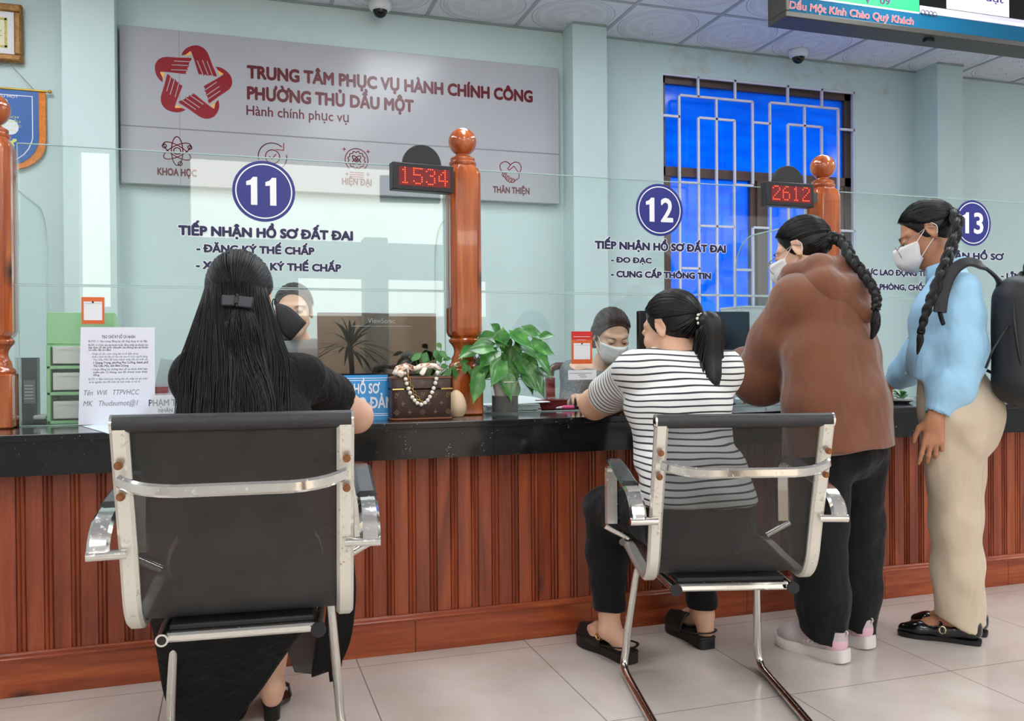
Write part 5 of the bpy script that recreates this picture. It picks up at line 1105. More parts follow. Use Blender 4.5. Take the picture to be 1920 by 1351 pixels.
def np_mesh(name, verts, faces, mats, parent, attr=None, matidx=None, smooth=180):
    me = bpy.data.meshes.new(name); me.vertices.add(len(verts)); me.vertices.foreach_set('co', np.asarray(verts, np.float32).ravel())
    k = faces.shape[1]; me.loops.add(faces.size); me.loops.foreach_set('vertex_index', faces.astype(np.int32).ravel()); me.polygons.add(len(faces))
    me.polygons.foreach_set('loop_start', (np.arange(len(faces))*k).astype(np.int32)); me.polygons.foreach_set('loop_total', np.full(len(faces), k, np.int32)); me.update(calc_edges=True)
    for m in (mats if isinstance(mats, (list, tuple)) else [mats]): me.materials.append(m)
    if matidx is not None: me.polygons.foreach_set('material_index', matidx.astype(np.int32))
    if attr is not None:
        for nm, a in attr.items(): at = me.attributes.new(nm, 'FLOAT', 'POINT'); at.data.foreach_set('value', np.asarray(a, np.float32))
    return link(name, me, parent, smooth)
def relax(v, f, it=1, lam=.5):
    for _ in range(it):
        acc = np.zeros_like(v); c = np.zeros(len(v))
        for a, b in ((0, 1), (1, 2), (2, 3), (3, 0)):
            np.add.at(acc, f[:, a], v[f[:, b]]); np.add.at(acc, f[:, b], v[f[:, a]]); np.add.at(c, f[:, a], 1); np.add.at(c, f[:, b], 1)
        v = v+lam*(acc/np.maximum(c, 1)[:, None]-v)
    return v
def soft(name, prims, h, mat, parent, disp=None, amp=0.0, it=1, attr=None, matf=None):
    v, f = sdf_mesh(prims, h, disp, amp); v = relax(v, f, it)
    mi = matf((v[f]).mean(1)) if matf else None
    return np_mesh(name, v, f, mat, parent, attr(v) if attr else None, mi)
# ---- anatomy
def frame(C, face, pitch=0, roll=0):
    """head frame: x = person's right, y = where the face looks, z = up; pitch>0 looks down"""
    f = Vector((face[0], face[1], 0)).normalized(); r = Vector((f.y, -f.x, 0)); up = Vector((0, 0, 1)); p = R(pitch)
    y = f*math.cos(p)-up*math.sin(p); z = up*math.cos(p)+f*math.sin(p)
    M4 = Matrix(((r.x, y.x, z.x, C[0]), (r.y, y.y, z.y, C[1]), (r.z, y.z, z.z, C[2]), (0, 0, 0, 1)))
    return M4 @ Matrix.Rotation(R(roll), 4, 'Y')
def head_prims(H, lids=True):
    P = [ell((0, -.012, .022), (.073, .091, .086), k=.0), ell((0, .03, -.035), (.058, .062, .076), k=.03), ell((0, .052, -.03), (.046, .046, .062), k=.02), cone((-.012, .066, -.097), (.012, .066, -.097), .017, .017, .02)]
    for s in (-1, 1):
        P += [cone((s*.052, .0, -.055), (s*.02, .058, -.095), .016, .016, .025), ell((s*.036, .064, -.028), (.024, .022, .02), k=.02), cone((s*.012, .084, .024), (s*.05, .06, .026), .009, .008, .015)]
        P += [ell((s*.031, .097, .006), (.017, .014, .010), k=.012, op='s')]
        P += [ell((s*.031, .079, .006), (.0135, .0125, .0125), k=.004)]
        P += [ell((s*.031, .081, .0085), (.0155, .0135, .0095), k=.003)] if lids else []
    P += [cone((0, .086, .012), (0, .106, -.027), .0065, .0105, .012), ell((0, .104, -.031), (.011, .010, .009), k=.008)]
    for s in (-1, 1): P += [ell((s*.0125, .095, -.034), (.0075, .010, .007), k=.006)]
    P += [ell((0, .094, -.058), (.021, .009, .0055), k=.006), ell((0, .093, -.068), (.018, .009, .006), k=.006), ell((0, .104, -.0630), (.02, .006, .0014), k=.003, op='s')]
    for s in (-1, 1):
        e = Matrix.Translation((s*.076, -.012, -.004)) @ Matrix.Rotation(s*R(-18), 4, 'Z') @ Matrix.Rotation(R(-8), 4, 'X')
        P += [group([ell((0, 0, 0), (.006, .0175, .031), k=0), ell((s*.005, .002, .006), (.005, .0085, .016), k=.006, op='s'), ell((s*.001, .004, -.024), (.006, .009, .01), k=.008), cone((s*.004, -.012, .024), (s*.004, -.014, -.008), .004, .004, .004), cone((s*.004, .006, .028), (s*.004, -.012, .024), .004, .004, .004)], e, (0, 0, 0), .036, .008)]
    return [group(P, H, (0, .01, -.01), .15, .02)]
def hand_prims(w, d, n, thumb, curl=(20, 25, 15), spread=.1, s=1.0, curls=None):
    """w wrist, d towards fingers, n back-of-hand normal, thumb = side vector of the thumb"""
    w, d, n, t = V3(w), V3(d), V3(n), V3(thumb); d /= np.linalg.norm(d); n -= d*(n@d); n /= np.linalg.norm(n); t -= d*(t@d)+n*(t@n); t /= np.linalg.norm(t)
    P = []; kn = []
    for i, (o, L) in enumerate(((.027, .082), (.0085, .086), (-.0095, .081), (-.026, .073))):
        b = w+t*o*.55*s+d*.012*s; e = w+t*o*s+d*L*s; P.append(cone(b, e, .0125*s, .0095*s, .014)); kn.append(e)
    P.append(cone(w-d*.02*s, w+d*.02*s, .022*s, .021*s, .02, flat=(n, .72)))
    fl = ((.040, .024, .019), (.044, .028, .020), (.041, .026, .019), (.032, .019, .017))
    for i in range(4):
        p = kn[i]; dd = d+t*(spread*(1.5-i)*.6); dd /= np.linalg.norm(dd); c = curls[i] if curls else curl; r0 = (.0088, .0090, .0086, .0077)[i]*s; m = n.copy()
        for j in range(3):
            a = R(c[j]); nd = dd*math.cos(a)-m*math.sin(a); m = m*math.cos(a)+dd*math.sin(a); q = p+nd*fl[i][j]*s
            P.append(cone(p, q, r0*(1-.08*j), r0*(.92-.08*j), .004)); p = q; dd = nd
    b0 = w+t*.018*s+d*.012*s; b1 = b0+(t*.75+d*.62-n*.25)*.036*s; b2 = b1+(t*.32+d*.9-n*.3)*.031*s; b3 = b2+(t*.1+d*.95-n*.3)*.024*s
    P += [cone(b0, b1, .0145*s, .0115*s, .012), cone(b1, b2, .0105*s, .0095*s, .004), cone(b2, b3, .0095*s, .0078*s, .003)]
    return P
# ================================================================== people
def skin(name, col): return M(name, col, .48, spec=.35, sss=.12, fn=vary(.05, 18))
HAIR = M('black hair', (13, 11, 11), .38, spec=.45, fn=lambda t, p: t.bump(t.noise(t.mapping((1, 1, .15)), 420, 2), .12, .002))
HAIRB = M('dark brown hair', (34, 27, 25), .38, spec=.55)
MASKW = M('white face mask', (232, 230, 230), .7, fn=vary(.02, 30, .25, 90, .002)); MASKB = M('black face mask', (28, 28, 29), .75, fn=vary(.1, 60)); EYEW = M('eye white', (226, 220, 214), .2); IRIS = M('dark iris', (30, 20, 16), .1)
LIPS = M('lips', (176, 102, 92), .45)
def hvec(H, p): return H @ Vector(p)
def scalp(H, u, lift=1.0, r=(.081, .100, .094), c=(0, -.014, .024)):
    """point on the hair surface in direction u (head frame)"""
    u = Vector(u).normalized(); k = 1/math.sqrt((u.x/r[0])**2+(u.y/r[1])**2+(u.z/r[2])**2); return Vector(c)+u*(k*lift)
def strands(b, paths, r, seg=4):
    for P in paths:
        n = len(P); b.tube(P, [r*(.55+.45*min(1, 6*i/n))*(1-.75*max(0, (i/(n-1)-.7)/.3)) for i in range(n)], seg)
def combed(H, rnd, n, gather, hairline, r=.0016, steps=9, lift=1.03, jig=.012):
    """strands from the hairline combed over the skull to a gather point (head frame direction)"""
    out = []; g = Vector(gather).normalized()
    for i in range(n):
        a = hairline(i/n); a = Vector(a)+Vector((rnd.gauss(0, .04), rnd.gauss(0, .04), rnd.gauss(0, .04))); a.normalize(); P = []; l = lift+rnd.uniform(-.02, .035); tw = Vector((rnd.gauss(0, jig), rnd.gauss(0, jig), rnd.gauss(0, jig)))
        for j in range(steps):
            t = j/(steps-1); u = a.slerp(g, t) if a.dot(g) > -.98 else a.lerp(g, t); u = Vector(u)+tw*math.sin(math.pi*t)*2; P.append(H @ scalp(H, u, l-.02*t))
        out.append(P)
    return out
def bundle(b, guide, rad, n, r, rnd, flat=(1, 1), up=None, seg=4):
    """a lock of many strands along a guide; rad = bundle radius profile"""
    G = [Vector(p) for p in guide]; m = len(G)
    for i in range(n):
        a = rnd.uniform(0, 6.283); q = math.sqrt(rnd.uniform(.05, 1)); P = []; en = m if rnd.random() < .7 else max(4, int(m*rnd.uniform(.75, 1)))
        for j in range(en):
            T = (G[min(j+1, m-1)]-G[max(j-1, 0)]).normalized(); U = Vector(up or (0, -1, .2)); U = (U-T*U.dot(T)).normalized(); S = T.cross(U); w = rad[j] if isinstance(rad, list) else rad
            P.append(G[j]+S*(w*flat[0]*q*math.cos(a+.25*math.sin(j*.7+i)))+U*(w*flat[1]*q*math.sin(a+.25*math.sin(j*.6+i))))
        strands(b, [P], r*rnd.uniform(.7, 1.3), seg)
def smooth_path(pts, n):
    P = [Vector(p) for p in pts]; P = [P[0]*2-P[1]]+P+[P[-1]*2-P[-2]]; out = []; k = len(P)-3
    for i in range(n):
        s = i/(n-1)*k; j = min(int(s), k-1); t = s-j; a, b_, c, d = P[j:j+4]
        out.append(.5*((2*b_)+(c-a)*t+(2*a-5*b_+4*c-d)*t*t+(3*b_-a-3*c+d)*t**3))
    return out
def braid(b, guide, w, rnd, turns=7, n=90, lock=.0125, taper=.55, up=(0, -1, .2)):
    G = smooth_path(guide, n)
    for k in range(3):
        P = []
        for j in range(n):
            T = (G[min(j+1, n-1)]-G[max(j-1, 0)]).normalized(); U = Vector(up); U = (U-T*U.dot(T)).normalized(); S = T.cross(U); s = j/(n-1); ph = 2*math.pi*turns*s/1.0*.5*1.0+2*math.pi*k/3; ta = 1-taper*s
            P.append(G[j]+S*(w*ta*math.sin(ph))+U*(w*.55*ta*math.sin(2*ph)))
        rs_ = [lock*(1-taper*j/(n-1))*(.9+.1*math.sin(j)) for j in range(n)]
        b.tube(P, [q*.86 for q in rs_], 10)
        for q in range(12):
            a = 2*math.pi*q/12; Q = []
            for j in range(0, n, 2):
                T = (P[min(j+1, n-1)]-P[max(j-1, 0)]).normalized(); U = Vector(up); U = (U-T*U.dot(T)).normalized(); S = T.cross(U); Q.append(P[j]+(S*math.cos(a+j*.06)+U*math.sin(a+j*.06))*rs_[j]*.86)
            strands(b, [Q], .0021, 4)
def hair_cap(H, name, parent, cut, mat=HAIR, r=(.0785, .0975, .0915), extra=(), h=.004):
    P = [group([ell((0, -.014, .024), r, k=0)]+list(extra), H, (0, -.014, .024), .13, .012)]
    for pt, n in cut: P.append(plane(H @ Vector(pt), (H.to_3x3() @ Vector(n))))
    f = folds(160, 5, 3, (1, .3, 1)); return soft(name, P, h, mat, parent, f, .0012, 1)
def foot_last(heel, toe, w=.042, z0=.0):
    """local frame of a foot on the floor: origin heel, y to the toe"""
    h, t = Vector(heel), Vector(toe); y = (t-h); L = y.length; y.normalize(); x = Vector((y.y, -y.x, 0)); return Matrix(((x.x, y.x, 0, h.x), (x.y, y.y, 0, h.y), (0, 0, 1, z0), (0, 0, 0, 1))), L
OUT = [(-.02, .0), (-.6, .02), (-.72, .12), (-.68, .3), (-.72, .5), (-.95, .68), (-1.0, .78), (-.86, .9), (-.5, .98), (0, 1.0), (.42, .97), (.78, .88), (.92, .76), (.9, .66), (.68, .48), (.62, .3), (.68, .12), (.58, .02)]
def sole(b, F, L, w, z0, z1, grow=0.0, lift=None):
    o = [((u*(w+grow)), v*(L+2*grow)-grow) for u, v in OUT]
    P = smooth_path([(u, v, 0) for u, v in o+o[:1]], 40)[:-1]
    zl = (lambda v: 0) if lift is None else lift
    b.loft([[F @ Vector((p.x*(1-.0), p.y, z+zl(p.y/L))) for p in P] for z in (z0, z1)])
def person(label, loc): return thing('person', label, 'person', loc)
def cyl_up(a, b_, t): return V3(a)*(1-t)+V3(b_)*t
def ear_loop(b, pts, r=.0016): b.tube(smooth_path(pts, 12), r, 6)
def face_mask(H, parent, mat, drop=0, pleats=True, name='face_mask', col=None):
    """mask over nose and chin following the face"""
    rows = []; N = 15; Mr = 9
    for j in range(Mr):
        v = j/(Mr-1); row = []
        for i in range(N):
            u = -1+2*i/(N-1); a = u*R(72)
            zz = .004-.112*v if True else 0; zt = .004-.018*abs(u)**1.5; zb = -.112+.034*abs(u)**1.6; z = zt+(zb-zt)*v
            rad_x = .073; rad_y = .107; prot = .024*math.exp(-((z+.03)/.04)**2)*math.exp(-(u/.42)**2)+.016*math.exp(-((z+.07)/.03)**2)+.006
            back = max(0, (-z-.075))*.55
            x = rad_x*math.sin(a)*(1-.12*v); y = .006+(rad_y)*math.cos(a)*(.98)+prot-back+.003*(math.sin(v*math.pi*6) if pleats else 0)*(1-abs(u)**3)
            row.append(H @ Vector((x, y, z-drop)))
        rows.append(row)
    b = B(); b.loft(rows, cap=False, closed=False); o = b.build(name, mat, parent, smooth=180); s = o.modifiers.new('thickness', 'SOLIDIFY'); s.thickness = .0022; s.offset = 1
    lp = B()
    for s_ in (-1, 1):
        e = H @ Vector((s_*.079, -.022, .022)); t_ = rows[0][0 if s_ < 0 else N-1]; m_ = rows[-2][0 if s_ < 0 else N-1]; e2 = H @ Vector((s_*.079, -.026, -.022))
        ear_loop(lp, [t_, t_.lerp(e, .5)+Vector((0, 0, .001)), e]); ear_loop(lp, [m_, m_.lerp(e2, .5), e2]); ear_loop(lp, [e, H @ Vector((s_*.08, -.034, 0)), e2])
    lp.build('ear_loop', mat, o); return o
def glasses(H, parent):
    g = B(); GM_ = M('thin metal glasses frame', (178, 172, 170), .25, metal=.8)
    for s in (-1, 1):
        g.tube([H @ Vector((s*.034+.025*math.cos(R(20*k)), .118+.0-.012*abs(math.cos(R(20*k)))*0, -.014+.023*math.sin(R(20*k)))) for k in range(18)], .0016, 6, loop=True)
        g.tube([H @ Vector(q) for q in ((s*.058, .116, -.006), (s*.072, .10, .0), (s*.08, .03, .006), (s*.081, -.005, .012), (s*.081, -.03, -.004))], .0015, 6)
    g.tube([H @ Vector(q) for q in ((-.01, .118, -.01), (0, .121, -.006), (.01, .118, -.01))], .0014, 6); o = g.build('glasses', GM_, parent)
    for s in (-1, 1): B().tube([H @ Vector((s*.034, .1178, -.014)), H @ Vector((s*.034, .1182, -.014))], .0245, 24).build('lens', M('glasses lens', (225, 230, 235), .03, alpha=.12, spec=.8), o)
    return o
def eyes(H, parent, openz=.0035):
    for s in (-1, 1):
        b = B(); b.ball((s*.031, .0805, .0045), .0125, 16, mx=H); e = b.build('eye', EYEW, parent, smooth=180)
        b = B(); b.ball((s*.031+s*.001, .0880, .0012), .0062, 12, mx=H); b.build('iris', IRIS, e, smooth=180)
        b = B(); b.tube([H @ Vector(q) for q in ((s*.014, .092, .022), (s*.028, .0935, .0275), (s*.05, .076, .024))], [.0022, .0026, .0012], 6, flat=.6); b.build('eyebrow', HAIR, parent)
        b = B(); b.tube([H @ Vector(q) for q in ((s*.018, .0915, .0025), (s*.031, .0945, .0035), (s*.045, .0855, .0005))], .0012, 5); b.build('lash_line', HAIR, parent)

def sleeve(a, e, w, r, to=1.0):
    """sleeve prims from shoulder a via elbow e to wrist w"""
    return chain([a, e, w], r, .03)
KN = np.array
def cloth_fn(base=None, sc=15, st=.45, strength=.55):
    def fn(t, p):
        if base: base(t, p)
        t.bump(t.noise(t.mapping((1, 1, st)), sc, 2, .4, .6), strength*.8, .024)
    return fn
# ------------------------------------------------------------------ 1: black dress, seated left
def person_black():
    p = person('person in a black dress seated at left, long black hair held by a dark clip', (.02, 2.3, 0)); SK = skin('light skin', (226, 182, 156))
    H = frame((.022, 2.425, 1.187), (.26, .97), 14)
    pel, wai, che, nek = (.03, 2.30, .53), (.03, 2.335, .70), (.032, 2.39, .88), (.032, 2.41, 1.00)
    sL, sR = (-.092, 2.40, .982), (.178, 2.41, .975); eR, wR = (.362, 2.71, .842), (.262, 2.925, .838); eL, wL = (-.055, 2.64, .85), (.02, 2.915, .838)
    hips = ((-.075, 2.32, .52), (.135, 2.32, .52)); kne = ((-.09, 2.70, .51), (.15, 2.70, .51)); ank = ((-.07, 2.56, .10), (.098, 2.545, .125))
    body = [etube([pel, wai, che, nek], [.155, .125, .145, .07], [.10, .085, .10, .06], (1, 0, 0)), cone(sL, sR, .045, .045, .03), cone(nek, (.025, 2.415, 1.10), .052, .05, .03)]
    body += chain([sR, eR, wR], [.054, .050, .028])+chain([sL, eL, wL], [.05, .042, .027])
    for i in (0, 1):
        body += chain([hips[i], kne[i]], [.085, .06])+chain([kne[i], cyl_up(kne[i], ank[i], .35), ank[i]], [.055, .055, .034])
    body += hand_prims(wR, (-.5, .6, -.05), (0, 0, 1), (-.8, -.5, 0), (25, 30, 20))+hand_prims(wL, (.4, .8, -.05), (0, 0, 1), (.8, -.3, 0), (25, 30, 20))
    body += [cone((.098, 2.53, .10), (.105, 2.60, .075), .03, .028), cone((.105, 2.60, .075), (.125, 2.72, .032), .03, .022), cone((-.07, 2.55, .08), (-.07, 2.7, .03), .03, .022), cone((.098, 2.525, .10), (.098, 2.53, .075), .03, .028)]
    body += head_prims(H); soft('body', body, .0045, SK, p)
    DR = M('black crinkled dress cloth', (21, 20, 20), .8, 0, .25, sheen=.05, fn=cloth_fn(vary(.18, 40), 40, .8, .5)); ft = folds(52, 8, 1, (1, 1, .6))
    sl = V3(sR)+(V3(eR)-V3(sR))*.56; dA = V3(eR)-V3(sR)
    dress = [etube([(.03, 2.29, .47), pel, wai, che, (.032, 2.405, 1.0), (.03, 2.41, 1.05)], [.165, .168, .142, .165, .10, .055], [.12, .125, .105, .118, .075, .055], (1, 0, 0)), cone(sL, sR, .054, .054, .04)]
    dress += [cutgrp(chain([sR, cyl_up(sR, eR, .5), sl+dA*.12], [.058, .064, .070], .03), [plane(sl-dA*.02, dA)]), cone(sl-dA*.06, sl+dA*.2, .060, .056, .004, 's')]+chain([sL, V3(sL)+(V3(eL)-V3(sL))*.75], [.058, .062], .03)+[plane((0, 0, 1.035), (0, -.3, 1))]
    soft('dress_top', dress, .006, DR, p, ft, .006)
    # skirt over the lap and hanging under the chair
    sk = [etube([(.03, 2.26, .53), (.03, 2.45, .55), (.03, 2.70, .535), (.03, 2.76, .50)], [.18, .185, .19, .15], [.09, .085, .085, .06], (1, 0, 0))]
    sk += [cone((-.05, 2.72, .45), (-.06, 2.60, .06), .12, .10, .04, flat=((0, 1, 0), .6)), cone((.12, 2.72, .45), (.02, 2.62, .26), .10, .09, .04, flat=((0, 1, 0), .6))]
    fs = folds(30, 6, 4, (1, .6, .12)); soft('skirt', sk, .007, DR, p, fs, .008)
    def drape(name, poly, mat, th=.022, seed=5, amp=.016):
        """hanging cloth: outline in (x, z) with its own depth line, folded"""
        f = folds(34, 5, seed, (1, .2, .1)); P = [Vector((x, y, z)) for x, y, z in poly]; nu, nv = 26, 26; L_, R_ = P[:len(P)//2], P[len(P)//2:]; A_, B_ = smooth_path(L_, nv), smooth_path(R_, nv); rows = []
        for j in range(nv):
            row = [A_[j].lerp(B_[j], i/(nu-1)) for i in range(nu)]; d = f(np.array([tuple(q) for q in row])); rows.append([q+Vector((0, amp*d[i]*(.3+.7*j/nv), 0)) for i, q in enumerate(row)])
        b = B(); b.loft(rows, cap=False, closed=False); o = b.build(name, mat, p, smooth=180); s = o.modifiers.new('thickness', 'SOLIDIFY'); s.thickness = th; s.offset = 0; return o
    drape('skirt_drape', [(-.20, 2.26, .46), (-.19, 2.36, .30), (-.175, 2.45, .14), (-.135, 2.52, .02), (.235, 2.26, .46), (.20, 2.34, .36), (.085, 2.46, .16), (-.005, 2.52, .02)], DR)
    drape('skirt_side_fold', [(.18, 2.36, .48), (.20, 2.40, .38), (.215, 2.44, .26), (.20, 2.46, .15), (.305, 2.38, .49), (.315, 2.40, .38), (.305, 2.43, .25), (.275, 2.45, .165)], DR, .03, 8)
    drape('skirt_side_fold', [(.235, 2.47, .3), (.25, 2.48, .22), (.25, 2.485, .17), (.255, 2.49, .112), (.29, 2.47, .3), (.29, 2.48, .22), (.285, 2.485, .15), (.27, 2.49, .115)], DR, .018, 9)
    drape('sheer_lining', [(.10, 2.50, .38), (.125, 2.52, .28), (.14, 2.53, .2), (.16, 2.54, .135), (.24, 2.48, .38), (.245, 2.50, .28), (.24, 2.52, .19), (.225, 2.53, .12)], M('sheer grey lining', (74, 74, 78), .5, alpha=.75), .004, 10)
    # mules with block heels
    for (hx, hy_, tx, ty, lab) in ((.093, 2.535, .135, 2.745, 0), (-.07, 2.56, -.065, 2.77, 1)):
        F, L = foot_last((hx, hy_, 0), (tx, ty, 0)); LT = M('black shoe leather', (20, 20, 21), .32)
        b = B(); sole(b, F, L, .036, .002, .012, 0, lambda v: .052*max(0, 1-v/.72)**1.3); so = b.build('mule', LT, p, smooth=60)
        b = B(); rg = [[F @ Vector((r_*math.cos(R(20*k)), .026+r_*.95*math.sin(R(20*k)), z)) for k in range(18)] for z, r_ in ((.0, .022), (.03, .0235), (.055, .029))]; b.loft(rg); b.build('block_heel', LT, so)
        b = B(); b.tube([F @ Vector(q) for q in ((-.036, L*.66, .02), (-.03, L*.66, .052), (0, L*.64, .066), (.03, L*.66, .052), (.036, L*.66, .02))], .016, 10, flat=.25, up=(0, 0, 1)); b.build('vamp_strap', LT, so)
    # hair: smooth crown, half up in a clip, long drape down the back
    rnd = random.Random(5); b = B()
    gat = (.16, -1, -.62)
    hl = lambda t: (math.cos(math.pi*2*t), .72*abs(math.sin(math.pi*2*t))+.1, .95*abs(math.sin(math.pi*2*t))-.15) if t < .5 else (math.cos(6.283*(t-.5)), .5*math.sin(6.283*(t-.5)), .9*math.sin(6.283*(t-.5))+.05)
    strands(b, combed(H, rnd, 900, gat, hl, lift=1.02), .0014)
    # drape curtain
    for i in range(1500):
        u = rnd.uniform(-1, 1); side = rnd.random() < .75
        a = Vector((u*1.0, -.75+.25*abs(u), -.1-.2*rnd.random())); q0 = H @ scalp(H, a, 1.03)
        x1 = .008+u*.128+rnd.gauss(0, .006); x2 = .01+u*.13-.012+rnd.gauss(0, .012); en = rnd.uniform(.60, .72) if abs(u) < .75 else rnd.uniform(.66, .85)
        off = rnd.uniform(-.012, .012)-.010*(1-u*u)
        P = smooth_path([q0, (q0.x*.35+x1*.65, 2.318+.03*u*u+off, 1.075), (x1, 2.292+.05*u*u+off, 1.0), ((x1+x2)/2, 2.262+.045*u*u+off, .88), (x2, 2.232+.04*u*u+off, .76), (x2+rnd.gauss(0, .006), 2.212+.03*u*u+off, en)], 13); strands(b, [P], .00135)
    # tail from the clip
    c0 = H @ Vector((.026, -.108, -.052)); bundle(b, smooth_path([c0, c0+Vector((.01, -.012, -.05)), c0+Vector((.02, -.012, -.14)), (.06, 2.255, .92), (.065, 2.225, .78), (.05, 2.205, .66)], 14), [.012, .020, .028, .034, .036, .036, .036, .036, .036, .034, .03, .026, .02, .012], 420, .0013, rnd, (1.2, .5))
    for k in range(26):  # flyaways on the left edge
        q0 = H @ scalp(H, (-.95, -.3, -.2), 1.05); P = smooth_path([q0, (q0.x-.012+rnd.gauss(0, .006), 2.37, 1.09), (-.10+rnd.gauss(0, .012), 2.34, 1.0), (-.125+rnd.gauss(0, .012), 2.31, .90+rnd.gauss(0, .05))], 9); strands(b, [P], .0009, 3)
    b.build('hair', HAIR, p, smooth=180)
    ex = [cone((0, -.04, -.02), (0, -.05, -.10), .06, .055, .03)]
    hc = hair_cap(H, 'hair_underlayer', p, [((0, .035, .0), (0, .94, -.30))], HAIR, (.077, .096, .0895), ex)
    mass = [etube([(.02, 2.36, 1.12), (.012, 2.345, 1.03), (.005, 2.315, .95), (.005, 2.275, .83), (.01, 2.245, .70)], [.07, .115, .125, .125, .11], [.035, .028, .02, .018, .012], (1, 0, 0), kk=.002)]
    fh = folds(150, 6, 8, (1, .4, .03)); soft('hair_length', mass, .0045, HAIR, p, fh, .004, 1)
    # clip
    CM = M('matt charcoal clip', (52, 54, 60), .42); c1 = H @ Vector((.024, -.119, -.048)); cb = B(); rx = H.to_3x3()
    X = rx @ Vector((1, 0, 0)); Y = rx @ Vector((0, 1, 0)); Z = rx @ Vector((0, 0, 1)); MM = Matrix(((X.x, Y.x, Z.x, c1.x), (X.y, Y.y, Z.y, c1.y), (X.z, Y.z, Z.z, c1.z), (0, 0, 0, 1)))
    cl = B(MM); cl.box((-.037, -.006, -.014), (-.004, .01, .014)); ck = cl.build('hair_clip', CM, p, bevel=.003)
    cl = B(MM @ Matrix.Rotation(R(8), 4, 'Y')); cl.box((.004, -.006, -.016), (.040, .012, .013)); cl.build('clip_wing', CM, ck, bevel=.003)
    cl = B(MM); cl.box((-.006, -.007, -.008), (.006, .008, .008)); cl.tube([(0, 0, -.016), (0, 0, .018)], .0035, 8); cl.build('clip_hinge', M('black clip spring', (16, 16, 18), .4), ck)
    # black mask worn loosely, standing out at her right cheek
    mk = B(); A_ = smooth_path([onY(517, 566, 2.44), onY(545, 577, 2.49), onY(575, 605, 2.52)], 10); C_ = smooth_path([onY(521, 604, 2.43), onY(532, 628, 2.45), onY(546, 638, 2.49)], 10)
    mk.loft([[A_[j].lerp(C_[j], i/7)+Vector((.0, -.012*math.sin(math.pi*i/7), 0)) for i in range(8)] for j in range(10)]+[[A_[9].lerp(C_[9], i/7)+Vector((-.05, .05, 0)) for i in range(8)]], cap=False, closed=False)
    mo = mk.build('face_mask', MASKB, p, smooth=180); s = mo.modifiers.new('thickness', 'SOLIDIFY'); s.thickness = .003
    lp = B(); ear_loop(lp, [onY(519, 568, 2.435), onY(513, 560, 2.43), onY(511, 571, 2.42), onY(516, 590, 2.42), onY(522, 603, 2.43)]); lp.build('ear_loop', MASKB, mo)
    return p
person_black()
